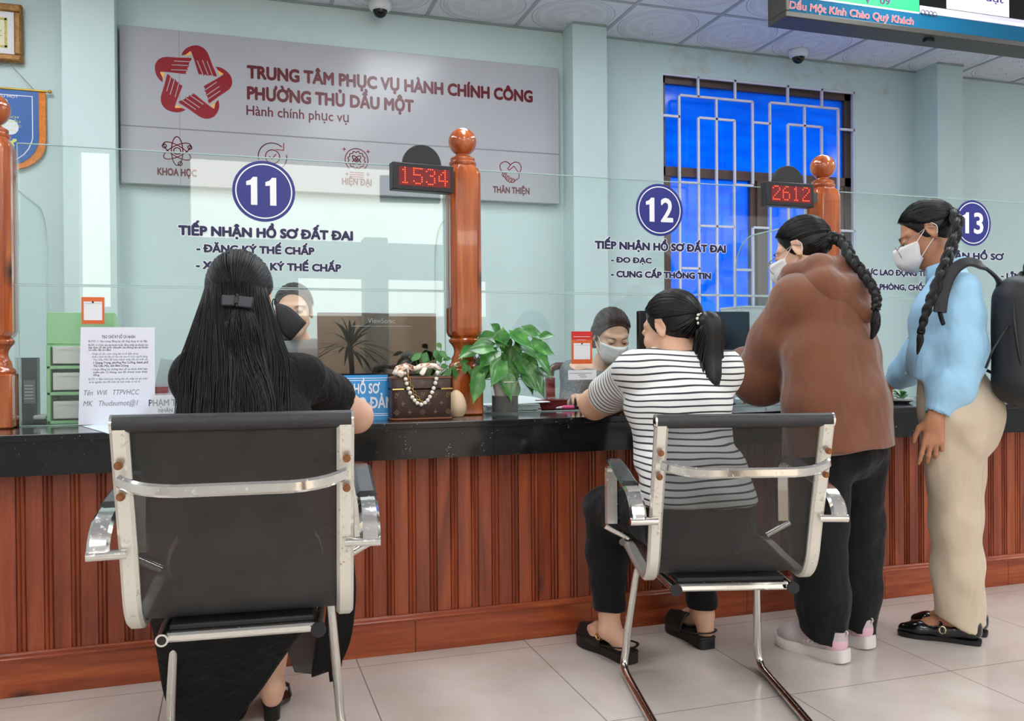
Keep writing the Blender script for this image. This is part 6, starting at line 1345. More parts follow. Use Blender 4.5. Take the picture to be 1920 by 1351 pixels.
# ------------------------------------------------------------------ 2: striped shirt, seated middle
def person_striped():
    p = person('person in a black and white striped shirt seated with a low ponytail', (1.36, 2.36, 0)); SK = skin('warm skin', (222, 176, 148))
    H = frame((1.358, 2.535, 1.112), (-.42, .91), 16)
    pel, wai, che, nek = (1.345, 2.37, .53), (1.34, 2.43, .70), (1.345, 2.47, .87), (1.36, 2.50, 1.0)
    rt = (.968, -.25, 0); sL, sR = (1.222, 2.515, .972), (1.492, 2.445, .972); eL, wL = (1.215, 2.835, .852), (1.38, 3.0, .836); eR, wR = (1.575, 2.72, .86), (1.50, 2.97, .838)
    hips = ((1.27, 2.40, .52), (1.43, 2.36, .52)); kne = ((1.215, 2.74, .50), (1.545, 2.74, .50)); ank = ((1.205, 2.70, .105), (1.585, 2.74, .10))
    body = [etube([pel, wai, che, nek], [.15, .125, .14, .07], [.10, .085, .095, .06], rt), cone(sL, sR, .045, .045, .03), cone(nek, (1.362, 2.52, 1.07), .052, .05, .03)]
    body += chain([sL, eL, wL], [.056, .053, .030])+chain([sR, eR, wR], [.056, .047, .028])
    for i in (0, 1): body += chain([hips[i], kne[i]], [.085, .06])+chain([kne[i], cyl_up(kne[i], ank[i], .35), ank[i]], [.055, .055, .034])
    body += hand_prims(wL, (.9, .45, -.05), (0, 0, 1), (-.4, .9, 0), (25, 30, 20))+hand_prims(wR, (-.3, .9, -.05), (0, 0, 1), (-.9, -.3, 0), (25, 30, 20))
    body += chain([(1.205, 2.69, .10), (1.235, 2.665, .055)], [.034, .030])+chain([(1.205, 2.70, .10), (1.20, 2.78, .07), (1.185, 2.87, .045)], [.033, .029, .02])
    body += chain([(1.585, 2.735, .10), (1.575, 2.705, .055)], [.034, .030])+chain([(1.585, 2.74, .10), (1.58, 2.82, .07), (1.57, 2.92, .045)], [.033, .029, .02])
    body += head_prims(H); soft('body', body, .0045, SK, p)
    def stripe_fn(t, p_):
        a = t.node('ShaderNodeAttribute'); a.attribute_name = 'stripe'; s = a.outputs['Fac']; fr = t.math('FRACT', t.math('DIVIDE', s, .0192)); n = t.math('LESS_THAN', fr, .27)
        t.link(t.mix(n, lin((232, 231, 228)), lin((44, 46, 52))), p_.inputs['Base Color'])
    ST = M('black and white striped jersey', (230, 230, 228), .75, sheen=.1, fn=stripe_fn)
    ft = folds(42, 8, 21, (1, 1, .7)); f2 = folds(14, 4, 22)
    slL = V3(sL)+(V3(eL)-V3(sL))*.70; slR = V3(sR)+(V3(eR)-V3(sR))*.75; dA = V3(eL)-V3(sL); dB = V3(eR)-V3(sR)
    sh = [etube([(1.335, 2.345, .585), pel[:2]+(.66,), wai, che, (1.357, 2.50, .995), (1.36, 2.505, 1.04)], [.185, .165, .152, .166, .11, .06], [.125, .112, .10, .112, .075, .056], rt), cone(sL, sR, .064, .062, .04)]
    sh += [cutgrp(chain([sL, slL+dA*.15], [.066, .070], .035), [plane(slL, dA)]), cutgrp(chain([sR, slR+dB*.15], [.064, .066], .035), [plane(slR, dB)]), cone(slL-dA*.06, slL+dA*.25, .061, .058, .004, 's'), cone(slR-dB*.06, slR+dB*.25, .058, .056, .004, 's'), plane((0, 0, .575), (0, 0, -1)), plane((1.36, 2.5, 1.045), (0, -.15, 1))]
    def attr(v):
        z = v[:, 2]+.010*f2(v)+.006*f2(v*2.3)-.03*(v[:, 1]-2.45)*0
        out = z.copy()
        for a, e in ((sL, eL), (sR, eR)):
            a, e = V3(a), V3(e); ab = e-a; L = np.linalg.norm(ab); T = ab/L; q = v-a; s = q@T; rad = np.linalg.norm(q-np.outer(s, T), axis=1); w = (s > .035) & (rad < .095) & (s < L)
            side = T if True else T; sw = 1.0-s+.006*f2(v); out = np.where(w, sw, out)
        return {'stripe': out}
    soft('striped_shirt', sh, .0055, ST, p, ft, .007, 1, attr)
    BK = M('black trouser cloth', (17, 17, 19), .8, 0, .25, sheen=.1, fn=cloth_fn(vary(.15, 30), 20, .5, .5)); fb = folds(55, 6, 23)
    tr = [etube([(1.345, 2.34, .50), (1.345, 2.37, .56), (1.345, 2.40, .62)], [.165, .165, .15], [.12, .115, .10], rt)]
    for i in (0, 1): tr += chain([hips[i], kne[i]], [.095, .075], .04)+[cutgrp(chain([kne[i], cyl_up(kne[i], ank[i], .4), cyl_up(kne[i], ank[i], 1.1)], [.074, .068, .048], .03), [plane((0, 0, (.165, .125)[i]), (0, 0, -1))])]
    soft('black_trousers', tr, .006, BK, p, fb, .006)
    # clogs
    for hl_, te in (((1.252, 2.618, 0), (1.185, 2.90, 0)), ((1.565, 2.665, 0), (1.56, 2.93, 0))):
        F, L = foot_last(hl_, te); CL = M('black rubber clog', (24, 24, 25), .5)
        b = B(); sole(b, F, L, .048, 0, .034); sole(b, F, L, .050, .034, .042, .001); so = b.build('clog', CL, p, smooth=50, bevel=.003)
        b = B(); rows = []
        for k in range(9):
            v = .42+.56*k/8; w = .05*(1-.0*k)*(1 if v < .8 else math.sqrt(max(.05, 1-((v-.8)/.21)**2))); h = .07-.028*(k/8)**1.2 if k < 8 else .042
            rows.append([F @ Vector((w*math.cos(R(18*i)), v*L, .030+(h)*math.sin(R(18*i)))) for i in range(11)])
        b.loft(rows, cap=False, closed=False); up = b.build('upper', CL, so, smooth=60); m_ = up.modifiers.new('thickness', 'SOLIDIFY'); m_.thickness = .004
        b = B(); b.tube(smooth_path([F @ Vector(q) for q in ((-.05, .40*L, .045), (-.047, .12*L, .055), (0, -.01*L, .058), (.047, .12*L, .055), (.05, .40*L, .045))], 14), .006, 8, flat=.4); b.build('heel_strap', CL, so)
    q = foot_last((1.252, 2.618, 0), (1.185, 2.90, 0))[0]; b = B(); b.tube([q @ Vector((-.053, .12+.012*math.cos(R(45*i)), .07+.010*math.sin(R(45*i)))) for i in range(8)], .0035, 6, loop=True); b.build('strap_buckle', BRASS, p)
    # hair
    rnd = random.Random(9); b = B(); tie = Vector((.0, -.105, -.012)); gat = (0, -1, -.12)
    hl = lambda t: (math.cos(math.pi*t), .15+.62*math.sin(math.pi*t), .08+.60*math.sin(math.pi*t)) if rnd.random() < .62 else (math.cos(math.pi*t), -.1+.3*math.sin(math.pi*t), .1+.95*math.sin(math.pi*t))
    strands(b, combed(H, rnd, 900, gat, hl, lift=1.02), .0014)
    strands(b, combed(H, rnd, 150, gat, lambda t: (math.cos(math.pi*t)*.9, -.25-.2*math.sin(math.pi*t), -.62), lift=1.0), .0022)
    t0 = H @ tie; g = smooth_path([t0, t0+Vector((.026, -.028, -.012)), (1.428, 2.425, 1.02), (1.425, 2.405, .95), (1.405, 2.385, .885)], 14)
    bundle(b, g, [.013, .026, .036, .043, .047, .05, .05, .049, .047, .043, .037, .03, .02, .008], 420, .0022, rnd, (1, .75)); b.build('hair', HAIR, p, smooth=180)
    hair_cap(H, 'hair_underlayer', p, [((0, .030, .012), (0, .90, -.43)), ((0, -.01, -.06), (0, .35, -1))], HAIR)
    soft('ponytail_core', chain(g[1:-2], [.018, .026, .031, .034, .036, .036, .035, .033, .030, .025, .018], .02), .0045, HAIR, p, folds(150, 5, 8, (1, .4, .05)), .003)
    b = B(); X = (H.to_3x3() @ Vector((1, 0, 0))); Z = H.to_3x3() @ Vector((0, 0, 1)); b.tube([t0+X*.017*math.cos(R(30*k))+Z*.017*math.sin(R(30*k))+Vector((.006, -.007, 0)) for k in range(12)], .0065, 8, loop=True); ti = b.build('hair_tie', M('black hair tie', (18, 18, 20), .6), p)
    for k in range(9):
        a = R(40*k); b = B(); b.ball(t0+X*.022*math.cos(a)+Z*.022*math.sin(a)+Vector((.004, -.014, 0)), .0052, 10); b.build('tie_pearl', PEARL, ti)
    return p
person_striped()
# ------------------------------------------------------------------ 3: brown hooded jacket, standing
def person_brown():
    p = person('person standing in a brown hooded jacket and black trousers with a long braid', (2.0, 2.52, 0)); SK = skin('light skin', (226, 182, 156))
    H = frame((1.955, 2.665, 1.395), (-.50, .866), 24)
    rt = (.97, .24, 0); pel, wai, che, nek = (2.005, 2.50, .80), (1.995, 2.515, .96), (1.975, 2.555, 1.12), (1.965, 2.60, 1.25)
    sL, sR = (1.842, 2.545, 1.205), (2.112, 2.605, 1.205); eL, wL = (1.805, 2.71, .935), (1.838, 2.905, 1.005); eR, wR = (2.17, 2.80, .96), (2.08, 3.0, .90)
    hips = ((1.925, 2.49, .80), (2.085, 2.53, .80)); kne = ((1.905, 2.52, .43), (2.10, 2.57, .43)); ank = ((1.895, 2.475, .085), (2.08, 2.555, .085))
    body = [etube([pel, wai, che, nek], [.15, .12, .14, .07], [.10, .085, .095, .06], rt), cone(sL, sR, .045, .045, .03), cone(nek, (1.965, 2.63, 1.33), .05, .05, .03)]
    body += chain([sL, eL, wL], [.05, .042, .027])+chain([sR, eR, wR], [.05, .042, .027])
    for i in (0, 1): body += chain([hips[i], kne[i], cyl_up(kne[i], ank[i], .35), ank[i]], [.085, .058, .056, .036])+chain([ank[i], (ank[i][0]-.03, ank[i][1]+.12, .04)], [.034, .026])
    body += hand_prims(wL, (.05, .95, .1), (-.6, 0, .8), (.75, 0, .6), (30, 40, 25))+hand_prims(wR, (-.5, .85, -.1), (0, 0, 1), (-.85, -.5, 0), (25, 30, 20))+head_prims(H)
    soft('body', body, .0045, SK, p); eyes(H, p)
    BRN = M('brown corduroy', (114, 67, 42), .85, sheen=.35, fn=cloth_fn(vary(.12, 9), 13, .5, .6))
    ft = folds(30, 8, 31, (1, 1, .5))
    co = [etube([(1.968, 2.48, .69), (1.955, 2.49, .86), (1.955, 2.52, 1.02), (1.96, 2.555, 1.15), (1.964, 2.595, 1.245), (1.963, 2.61, 1.27)], [.222, .212, .198, .178, .125, .08], [.15, .145, .138, .128, .095, .075], rt), cone(sL, sR, .075, .075, .05)]
    co += chain([sL, cyl_up(sL, eL, .5), eL], [.080, .088, .092], .05)+chain([eL, cyl_up(eL, wL, .55), cyl_up(eL, wL, .92)], [.088, .068, .050], .04)+chain([sR, eR, cyl_up(eR, wR, .9)], [.078, .078, .05], .04)
    co += [cone(cyl_up(eL, wL, .86), cyl_up(eL, wL, 1.2), .042, .042, .004, 's'), plane((2.0, 2.5, .69), (.05, -.12, -1))]
    soft('hooded_jacket', co, .006, BRN, p, ft, .015)
    hd = [cone((1.872, 2.60, 1.300), (1.905, 2.70, 1.290), .040, .034, .03), cone((1.872, 2.60, 1.300), (1.915, 2.53, 1.312), .040, .050, .03), cone((1.915, 2.53, 1.312), (2.02, 2.54, 1.308), .050, .048, .03), cone((2.02, 2.54, 1.308), (2.055, 2.63, 1.290), .048, .034, .03),
          ell((1.965, 2.505, 1.245), (.125, .085, .055), k=.03), cone((1.90, 2.49, 1.25), (2.025, 2.432, 1.155), .06, .024, .03), cone((2.06, 2.53, 1.25), (2.03, 2.432, 1.155), .055, .022, .03), cone((1.85, 2.56, 1.24), (1.91, 2.47, 1.215), .035, .045, .03)]
    soft('hood', hd, .005, BRN, p, folds(34, 6, 33), .008)
    BK = M('black trouser cloth', (17, 17, 19), .8, 0, .25); fb = folds(40, 7, 35, (1, 1, .5)); tr = [etube([(2.005, 2.50, .70), (2.005, 2.50, .86)], [.165, .15], [.115, .11], rt)]
    for i in (0, 1): tr += [cutgrp(chain([hips[i], kne[i], cyl_up(kne[i], ank[i], .7), (ank[i][0], ank[i][1], .03)], [.098, .094, .088, .070], .03), [plane((ank[i][0], ank[i][1], .068), (-.25, .35, -1))])]
    soft('black_trousers', tr, .006, BK, p, fb, .011)
    # running shoes
    MSH = M('pale grey-pink knit', (196, 182, 182), .8, fn=vary(.06, 160, .3, 500, .001)); SOLE = M('white rubber sole', (226, 220, 216), .5); PINK = M('pink heel patch', (226, 184, 200), .7)
    for hl_, te in (((1.918, 2.395, 0), (1.832, 2.645, 0)), ((2.092, 2.482, 0), (2.02, 2.735, 0))):
        F, L = foot_last(hl_, te)
        P_ = lambda *q: tuple(F @ Vector(q))
        sh = [cone(P_(0, .04, .066), P_(0, .13, .064), .036, .040, .02), cone(P_(0, .13, .064), P_(-.004, .205, .052), .040, .037, .02, flat=((0, 0, 1), .85)), cone(P_(-.004, .205, .052), P_(-.006, .235, .048), .036, .026, .02), cone(P_(0, .032, .06), P_(0, .03, .098), .03, .031, .015), cone(P_(0, .06, .10), P_(0, .03, .125), .031, .034, .003, 's'), plane((0, 0, .106), (0, 0, 1)), plane((0, 0, .022), (0, 0, -1))]
        Fi = np.array(F.inverted()); loc = lambda c: c@Fi[:3, :3].T+Fi[:3, 3]
        sp_ = soft('running_shoe', sh, .0036, [MSH, PINK], p, matf=lambda c: (lambda q: ((q[:, 1] < .052) & (q[:, 2] > .03) & (q[:, 2] < .078)).astype(int))(loc(c)))
        b = B(); o = [((u*.046), v*(L+.012)-.006) for u, v in OUT]; Q = smooth_path([(u, v, 0) for u, v in o+o[:1]], 60)[:-1]
        rise = lambda y: .012*max(0, (y/L-.72)/.28)**2+.006*max(0, (.15-y/L)/.15); rg = []
        for z, g in ((0, .90), (.006, .95), (.016, .99), (.028, .97), (.036, .90)): rg.append([F @ Vector((q.x*g, L*.5+(q.y-L*.5)*(.97+.03*g), z+rise(q.y)*(1-z/.06)+(.010*max(0, (.3-q.y/L)/.3) if z > .03 else 0))) for q in Q])
        b.loft(rg); so = b.build('sole', SOLE, sp_, smooth=60)
        for k in range(3):
            b = B(); x0 = .092+.014*k; z0, z1 = .046, .056+.009*k
            b.tube([F @ Vector((-.0435, x0+.012, z0+.006)), F @ Vector((-.0415, x0, z1+.006))], .0038, 6, flat=.3, up=(F.to_3x3() @ Vector((-1, 0, .3)))); b.build('side_stripe', M('white stripe print', (238, 236, 236), .5), sp_)
        b = B(); b.tube(smooth_path([F @ Vector(q) for q in ((0, .0, .090), (0, -.006, .103), (0, -.002, .110), (0, .004, .104))], 8), .0045, 6, flat=.4); b.build('pull_tab', MSH, sp_)
    # mask, glasses, hair and braid
    face_mask(H, p, MASKW); glasses(H, p); rnd = random.Random(12); b = B(); gat = (.30, -.95, -.10)
    hl = lambda t: (math.cos(math.pi*t), .15+.62*math.sin(math.pi*t), .08+.60*math.sin(math.pi*t)) if rnd.random() < .62 else (math.cos(math.pi*t), -.1+.3*math.sin(math.pi*t), .1+.95*math.sin(math.pi*t))
    strands(b, combed(H, rnd, 900, gat, hl, lift=1.02), .0014); strands(b, combed(H, rnd, 150, gat, lambda t: (math.cos(math.pi*t)*.95, -.35-.2*math.sin(math.pi*t), -.5), lift=1.0), .0021)
    b.build('hair', HAIR, p, smooth=180); hair_cap(H, 'hair_underlayer', p, [((0, .030, .012), (0, .90, -.43)), ((0, -.02, -.045), (0, .35, -1))], HAIR)
    n0 = H @ Vector((.01, -.105, -.03)); b = B(); gd = [H @ Vector((-.01, -.095, .0)), n0+Vector((.02, -.02, .005)), (2.012, 2.475, 1.345), (2.028, 2.425, 1.28), (2.035, 2.385, 1.215), (2.022, 2.372, 1.165)]
    braid(b, gd, .0135, rnd, 8, 84, .0138, .35); G = smooth_path(gd, 20); e = G[-1]; bundle(b, smooth_path([e, e+Vector((0, -.0, -.03)), e+Vector((-.004, .0, -.062)), e+Vector((-.014, .004, -.095))], 9), [.009, .012, .014, .015, .015, .013, .011, .008, .004], 120, .0018, rnd); b.build('braid', HAIR, p, smooth=180)
    b = B(); eL_ = H @ Vector((-.083, -.014, -.032)); b.tube([eL_+Vector((0, 0, -.008))+(H.to_3x3() @ Vector((0, math.cos(R(45*k)), math.sin(R(45*k)))))*.008 for k in range(8)], .0012, 6, loop=True); b.build('earring', BRASS, p)
    return p
person_brown()
# ------------------------------------------------------------------ 4: pale blue blouse with backpack, standing right
def person_blue():
    p = person('person standing in a pale blue blouse and beige trousers with mask and braid', (2.42, 2.44, 0)); SK = skin('tan skin', (186, 132, 102))
    H = frame((2.436, 2.585, 1.462), (-.72, .69), 29)
    rt = (.76, .65, 0); pel, wai, che, nek = (2.425, 2.445, .82), (2.405, 2.475, .98), (2.43, 2.49, 1.14), (2.475, 2.525, 1.29)
    sL, sR = (2.375, 2.37, 1.232), (2.56, 2.62, 1.225); eL, wL = (2.362, 2.348, .995), (2.258, 2.365, .80); eR, wR = (2.515, 2.72, 1.0), (2.512, 2.845, .905)
    hips = ((2.365, 2.395, .80), (2.49, 2.50, .80)); kne = ((2.408, 2.44, .43), (2.515, 2.53, .43)); ank = ((2.438, 2.455, .085), (2.54, 2.52, .085))
    body = [etube([pel, wai, che, nek], [.155, .12, .135, .06], [.115, .085, .10, .055], rt), cone(sL, sR, .042, .042, .03), cone(nek, (2.44, 2.555, 1.39), .048, .048, .03)]
    body += chain([sL, eL, wL], [.048, .040, .0255])+chain([sR, eR, wR], [.048, .040, .0255])
    for i in (0, 1): body += chain([hips[i], kne[i], cyl_up(kne[i], ank[i], .35), ank[i]], [.09, .06, .055, .034])+chain([ank[i], (ank[i][0]-.06, ank[i][1]+.07, .042), (ank[i][0]-.10, ank[i][1]+.12, .024)], [.033, .025, .013])
    body += hand_prims(wL, (-.08, .03, -1), (-.62, -.72, 0), (-.66, .66, .1), (14, 22, 14), .16, 1.0, [(10, 16, 10), (20, 28, 18), (26, 36, 22), (30, 40, 25)])+hand_prims(wR, (.25, .85, -.35), (-.3, .1, .9), (-.9, .3, .1), (22, 28, 18))+head_prims(H)
    soft('body', body, .0042, SK, p); eyes(H, p)
    BL = M('pale blue cotton', (156, 202, 232), .7, sheen=.15, fn=cloth_fn(vary(.05, 12), 17, .4, .6)); ft = folds(40, 8, 41, (1, 1, .5))
    f1 = V3((-.63, .78, 0))
    bl = [etube([(2.395, 2.455, .905), (2.395, 2.47, 1.0), (2.42, 2.49, 1.13), (2.465, 2.515, 1.25), (2.475, 2.525, 1.30)], [.145, .138, .146, .092, .06], [.122, .112, .122, .078, .058], rt), cone(sL, sR, .058, .058, .04)]
    bl += chain([sL, cyl_up(sL, eL, .35), cyl_up(sL, eL, .8), eL, cyl_up(eL, wL, .45), cyl_up(eL, wL, .82)], [.062, .072, .074, .072, .072, .046], .03)+chain([sR, eR, cyl_up(eR, wR, .5), cyl_up(eR, wR, .8)], [.058, .062, .056, .042], .03)
    bl = [cutgrp(bl[:1], [plane((2.395, 2.455, .90), (-.30, .3, -1))], .04)]+bl[1:]
    bl += [cone(cyl_up(eL, wL, .80), cyl_up(eL, wL, 1.3), .036, .036, .003, 's'), cone(cyl_up(eR, wR, .78), cyl_up(eR, wR, 1.3), .036, .036, .003, 's'), plane((2.475, 2.525, 1.315), (-.1, .1, 1))]
    bo = soft('blouse', bl, .0055, BL, p, ft, .011)
    for (a, w) in ((eL, wL), (eR, wR)):   # gathered cuffs
        c = Vector(cyl_up(a, w, .84)); d = (Vector(w)-Vector(a)).normalized(); X = d.cross(Vector((0, 0, 1))).normalized() if abs(d.z) < .95 else Vector((1, 0, 0)); Y = d.cross(X); b = B(); rg = []
        for s in (-.016, -.008, 0, .008, .015): rg.append([c+d*s+(X*math.cos(R(7.5*k))+Y*math.sin(R(7.5*k)))*(.041+.0025*(k % 2)+(.004 if s == -.016 else 0)) for k in range(48)])
        b.loft(rg, cap=False); o = b.build('cuff', BL, bo, smooth=180); m_ = o.modifiers.new('thickness', 'SOLIDIFY'); m_.thickness = .003
    # stand collar and front placket
    b = B(); c = Vector((2.468, 2.535, 1.305)); rows = []
    for z, g in ((-.015, .066), (.015, .064), (.045, .068)): rows.append([c+Vector((g*math.cos(R(15*k)), g*math.sin(R(15*k)), z+.018*math.cos(R(15*k)-R(-40)))) for k in range(24)])
    b.loft(rows, cap=False); o = b.build('collar', BL, bo, smooth=180); m_ = o.modifiers.new('thickness', 'SOLIDIFY'); m_.thickness = .004
    for k in range(5): z = .95+.065*k; b = B(); q = Vector((2.405+.012*k*(1 if k > 2 else .6), 2.475, z))+Vector(f1)*(.126); b.ball(tuple(q), .0055, 10); b.build('button', M('pearly button', (226, 232, 238), .3), bo)
    TB = M('beige trouser cloth', (203, 186, 163), .75, sheen=.1, fn=cloth_fn(vary(.05, 10), 14, .4, .5)); fb = folds(34, 7, 43, (1, 1, .5))
    tr = [etube([(2.43, 2.44, .74), (2.425, 2.445, .84), (2.41, 2.465, .95)], [.150, .155, .13], [.122, .124, .10], rt), ell((2.452, 2.412, .80), (.105, .11, .09), k=.05)]
    for i in (0, 1): tr += [cutgrp(chain([hips[i], kne[i], cyl_up(kne[i], ank[i], .5), (ank[i][0], ank[i][1], .02)], [.108, .078, .072, .072], .04), [plane((ank[i][0], ank[i][1], .065), (-.3, .3, -1))])]
    to = soft('beige_trousers', tr, .006, TB, p, fb, .012)
    # side seam piping on the near leg
    # mary jane shoes
    LT = M('black patent leather', (16, 16, 18), .18, coat=.5)
    for hl_, te in (((2.487, 2.398, 0), (2.302, 2.592, 0)), ((2.585, 2.465, 0), (2.425, 2.665, 0))):
        F, L = foot_last(hl_, te); P_ = lambda *q: tuple(F @ Vector(q))
        sh = [cone(P_(0, .03, .045), P_(0, .12, .038), .031, .032, .02), cone(P_(0, .12, .038), P_(0, .20, .028), .033, .031, .02, flat=((0, 0, 1), .8)), cone(P_(0, .2, .028), P_(0, L-.02, .024), .03, .02, .02), cone(P_(0, .03, .045), P_(0, .025, .062), .030, .028, .012), ell(P_(0, .10, .072), (.030, .030, .026), k=.006, op='s'), cone(P_(0, .06, .085), P_(0, .15, .072), .027, .028, .006, 's'), plane((0, 0, .015), (0, 0, -1))]
        so_ = soft('mary_jane_shoe', sh, .0038, LT, p)
        b = B(); sole(b, F, L, .038, .008, .017, .002); sole(b, F, L, .037, .0, .009, .0, lambda v: 0 if v > .0 else 0); b.build('sole', BPLAST, so_, smooth=50)
        b = B(); b.tube(smooth_path([F @ Vector(q) for q in ((-.036, .115, .028), (-.034, .125, .055), (-.012, .128, .074), (.014, .128, .074), (.034, .12, .05))], 12), .006, 8, flat=.35, up=(0, 0, 1)); b.build('strap', LT, so_)
        b = B(); b.tube([F @ Vector((-.0375-.001*math.sin(R(30*k)), .121+.010*math.cos(R(30*k)), .046+.013*math.sin(R(30*k)))) for k in range(12)], .003, 6, loop=True); b.build('buckle', M('jewelled buckle', (220, 206, 170), .2, metal=.8), so_)
    face_mask(H, p, MASKW, pleats=False); glasses(H, p)
    rnd = random.Random(15); b = B(); gat = (-.28, -.94, -.18)
    hl = lambda t: (math.cos(math.pi*t), .15+.62*math.sin(math.pi*t), .08+.60*math.sin(math.pi*t)) if rnd.random() < .62 else (math.cos(math.pi*t), -.1+.3*math.sin(math.pi*t), .1+.95*math.sin(math.pi*t))
    strands(b, combed(H, rnd, 900, gat, hl, lift=1.02), .0014); strands(b, combed(H, rnd, 170, gat, lambda t: (math.cos(math.pi*t)*.95, -.4-.2*math.sin(math.pi*t), -.45), lift=1.0), .0021)
    b.build('hair', HAIR, p, smooth=180); hair_cap(H, 'hair_underlayer', p, [((0, .030, .012), (0, .90, -.43)), ((0, -.02, -.045), (0, .35, -1))], HAIR)
    b = B(); b0 = H @ Vector((-.04, -.098, .01)); gd = [H @ Vector((-.0, -.09, .05)), b0+Vector((-.01, -.03, -.02)), onY(1785, 460, 2.42), onY(1770, 500, 2.37), onY(1750, 550, 2.345), onY(1735, 590, 2.345), onY(1726, 625, 2.355)]
    braid(b, gd, .0145, rnd, 7.5, 84, .0150, .5); e = smooth_path(gd, 20)[-1]; bundle(b, smooth_path([e, e+Vector((-.003, 0, -.03)), e+Vector((-.01, .004, -.07))], 8), [.008, .010, .011, .011, .009, .007, .005, .002], 90, .0016, rnd); b.build('braid', HAIR, p, smooth=180)
    return p
person_blue()
def backpack():
    r = thing('backpack', 'black backpack on the back of the person in the blue blouse', 'backpack', (2.62, 2.30, .83)); NY = M('black nylon backpack cloth', (30, 30, 33), .5, fn=vary(.15, 14, .3, 300, .001))
    f = Vector((-.63, .78, 0)); rt = Vector((.78, .63, 0)); c = Vector((2.455, 2.465, 1.06))-f*.19
    Mx = Matrix(((rt.x, f.x, 0, c.x), (rt.y, f.y, 0, c.y), (0, 0, 1, c.z), (0, 0, 0, 1))); P_ = lambda *q: tuple(Mx @ Vector(q))
    pr = [cone(P_(-.08, 0, -.13), P_(-.07, .0, .14), .085, .08, .05), cone(P_(.08, 0, -.13), P_(.07, .0, .14), .085, .08, .05), cone(P_(0, -.07, -.13), P_(0, -.05, .10), .10, .085, .05), cone(P_(-.06, -.08, -.14), P_(.06, -.08, -.14), .09, .09, .05)]
    o = soft('main_compartment', pr, .006, NY, r, folds(17, 6, 51), .008)
    pk = [cone(P_(-.06, -.13, -.12), P_(.06, -.13, -.12), .075, .075, .04), cone(P_(-.06, -.13, -.12), P_(-.05, -.115, .0), .07, .05, .04), cone(P_(.06, -.13, -.12), P_(.05, -.115, .0), .07, .05, .04), cone(P_(-.05, -.115, 0), P_(.05, -.115, 0), .05, .05, .03)]
    soft('front_pocket', pk, .006, NY, r, folds(17, 6, 52), .006)
    b = B(); b.tube([Mx @ Vector(q) for q in ((-.04, -.02, .21), (-.035, -.02, .255), (0, -.02, .27), (.035, -.02, .255), (.04, -.02, .21))], .011, 8, flat=.6); b.build('grab_handle', NY, r)
    b = B(); b.tube(smooth_path([Mx @ Vector(q) for q in ((-.155, -.02, -.12), (-.165, .0, .0), (-.15, .01, .12), (-.09, .0, .215), (0, -.01, .235), (.09, .0, .215), (.15, .01, .12))], 24), .005, 6); b.build('zip_track', M('black zip', (14, 14, 15), .35), r)
    # near shoulder strap: over the left shoulder, round to under the arm
    pts = [Mx @ Vector((-.07, .05, .17)), onY(1868, 520, 2.31), onY(1835, 495, 2.315), onY(1808, 492, 2.33), onY(1783, 512, 2.345), onY(1768, 548, 2.345), onY(1762, 585, 2.34)]
    P = smooth_path(pts, 26); b = B(); S = Vector((-.68, -.73, 0)); b.bar(P, .042, .012, [(Vector((0, 0, 1))+S*.5) if i < 8 else (S+Vector((0, 0, .9-.05*(i-8)))) for i in range(26)], bev=.45); b.build('shoulder_strap', NY, r)
    b = B(); b.tube(smooth_path([onY(1762, 585, 2.34), onY(1770, 610, 2.36), (2.42, 2.43, 1.02), Mx @ Vector((-.12, .05, -.12))], 12), .008, 6, flat=.4); b.build('strap_webbing', NY, r)
    b = B(); b.tube([onY(1890, 610, 2.24), onY(1862, 655, 2.24), onY(1848, 690, 2.26)], .004, 6); b.build('side_cord', M('black zip', (14, 14, 15), .35), r)
    return r
backpack()
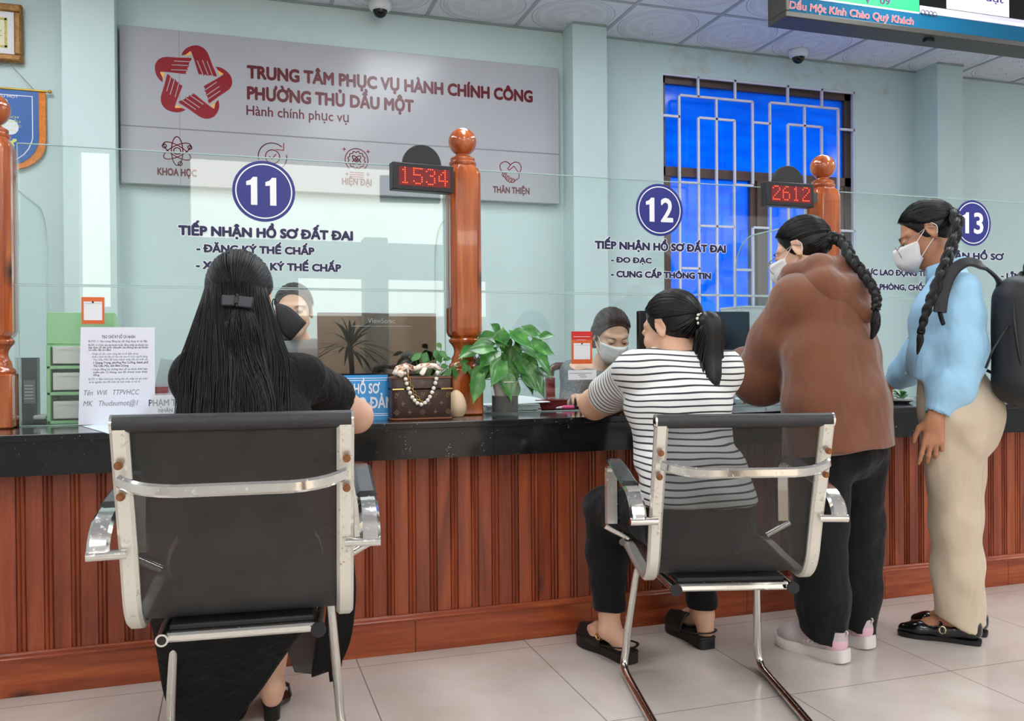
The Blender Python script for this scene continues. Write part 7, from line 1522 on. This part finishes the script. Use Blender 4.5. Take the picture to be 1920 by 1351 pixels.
# ------------------------------------------------------------------ 5, 6: staff behind the screens
def staff(label, C, face, pitch, sk, top, hairmat, loose, wrists, seed, mask=None, man=False):
    p = person(label, (C[0], C[1]+.2, 0)); f = Vector((face[0], face[1], 0)).normalized(); rt = Vector((f.y, -f.x, 0)); H = frame(C, face, pitch); C = Vector(C)
    nek = C-f*.06+Vector((0, 0, -.135)); che = C-f*.135+Vector((0, 0, -.29)); wai = C-f*.20+Vector((0, 0, -.46)); pel = C-f*.26+Vector((0, 0, -.62)); w = 1.12 if man else 1.0
    sh = [nek-rt*.15*w+Vector((0, 0, -.045))-f*.03, nek+rt*.15*w+Vector((0, 0, -.045))-f*.03]; el = [sh[0]+f*.12-rt*.06+Vector((0, 0, -.165)), sh[1]+f*.12+rt*.06+Vector((0, 0, -.165))]
    tp = lambda v: tuple(v)
    body = [etube([tp(pel), tp(wai), tp(che), tp(nek)], [.16*w, .13*w, .145*w, .065], [.11, .09, .10, .055], tp(rt)), cone(sh[0], sh[1], .045, .045, .03), cone(nek, C-f*.01+Vector((0, 0, -.05)), .05, .048, .03)]
    for i, s in ((0, -1), (1, 1)):
        body += chain([sh[i], el[i], wrists[i]], [.048, .042, .027]); d = (Vector(wrists[i])-el[i]).normalized(); body += hand_prims(wrists[i], d, (0, 0, 1), rt*(-s), (22, 30, 18))
        hp = pel+rt*s*.09; kn = hp+f*.38; an = kn-f*.05+Vector((0, 0, -.40)); body += chain([hp, kn, an], [.085, .06, .036])+chain([an, an+f*.12+Vector((0, 0, -.05))], [.034, .022])
    body += head_prims(H); soft('body', body, .0048, sk, p); eyes(H, p)
    ft = folds(20, 6, seed); sh_ = [etube([tp(pel), tp(wai), tp(che), tp(nek+Vector((0, 0, -.035))), tp(nek)], [.172*w, .15*w, .162*w, .12, .08], [.125, .108, .118, .085, .06], tp(rt)), cone(sh[0], sh[1], .062, .062, .04)]
    for i in (0, 1): sh_ += chain([sh[i], el[i], cyl_up(el[i], wrists[i], .35 if not man else .8)], [.064, .060, .05 if not man else .038], .03)
    sh_ += [plane(nek+f*.02+Vector((0, 0, -.028 if not man else .005)), f*.55*(1 if not man else .2)+Vector((0, 0, 1)))]
    soft('grey_top' if not man else 'grey_shirt', sh_, .006, top, p, ft, .006)
    tr = [etube([tp(pel+Vector((0, 0, -.04))), tp(pel+Vector((0, 0, .06)))], [.165, .16], [.12, .115], tp(rt))]
    for s in (-1, 1): hp = pel+rt*s*.09; kn = hp+f*.38; an = kn-f*.05+Vector((0, 0, -.36)); tr += chain([hp, kn, an], [.095, .072, .055], .03)
    soft('dark_trousers', tr, .008, M('black trouser cloth', (17, 17, 19), .8, 0, .25), p)
    rnd = random.Random(seed); b = B(); gat = (0, -1, -.3)
    hl = lambda t: (math.cos(math.pi*t), .15+.62*math.sin(math.pi*t), .08+.60*math.sin(math.pi*t)) if rnd.random() < .62 else (math.cos(math.pi*t), -.1+.3*math.sin(math.pi*t), .1+.95*math.sin(math.pi*t))
    strands(b, combed(H, rnd, 420, gat, hl, lift=1.02), .0020); b.build('hair', hairmat, p, smooth=180)
    ex = [cone((s*.062, -.03, .0), (s*.058, -.045, -.07), .028, .026, .03) for s in (-1, 1)]+[ell((0, -.085, -.05), (.06, .04, .06), k=.03)] if loose else []
    hair_cap(H, 'hair_underlayer', p, [((0, .030, .012), (0, .90, -.43))]+([] if loose else [((0, -.02, -.05), (0, .35, -1))]), hairmat, (.080, .099, .0935), ex)
    if mask: face_mask(H, p, mask)
    return p
GTOP = M('speckled grey knit', (112, 118, 122), .85, fn=lambda t, p_: t.link(t.ramp(t.noise(t.obj(), 260, 3, .7), [(.38, lin((62, 68, 72))), (.55, lin((112, 118, 122))), (.7, lin((176, 182, 186)))]), p_.inputs['Base Color']))
staff('masked person in a grey top working behind the middle glass screen', (1.672, 3.70, 1.118), (-.05, -1), 30, skin('light skin', (226, 182, 156)), GTOP, HAIRB, True, [(1.86, 3.52, .80), (1.40, 3.46, .832)], 61, MASKW)
staff('person in a grey shirt behind the left screen mostly hidden by the person in black', (.262, 3.98, 1.232), (-.15, -1), 8, skin('warm skin', (222, 176, 148)), M('grey office shirt', (128, 132, 138), .7, fn=vary(.06, 20)), HAIR, False, [(.33, 3.80, .79), (.12, 3.80, .79)], 62, None, True)
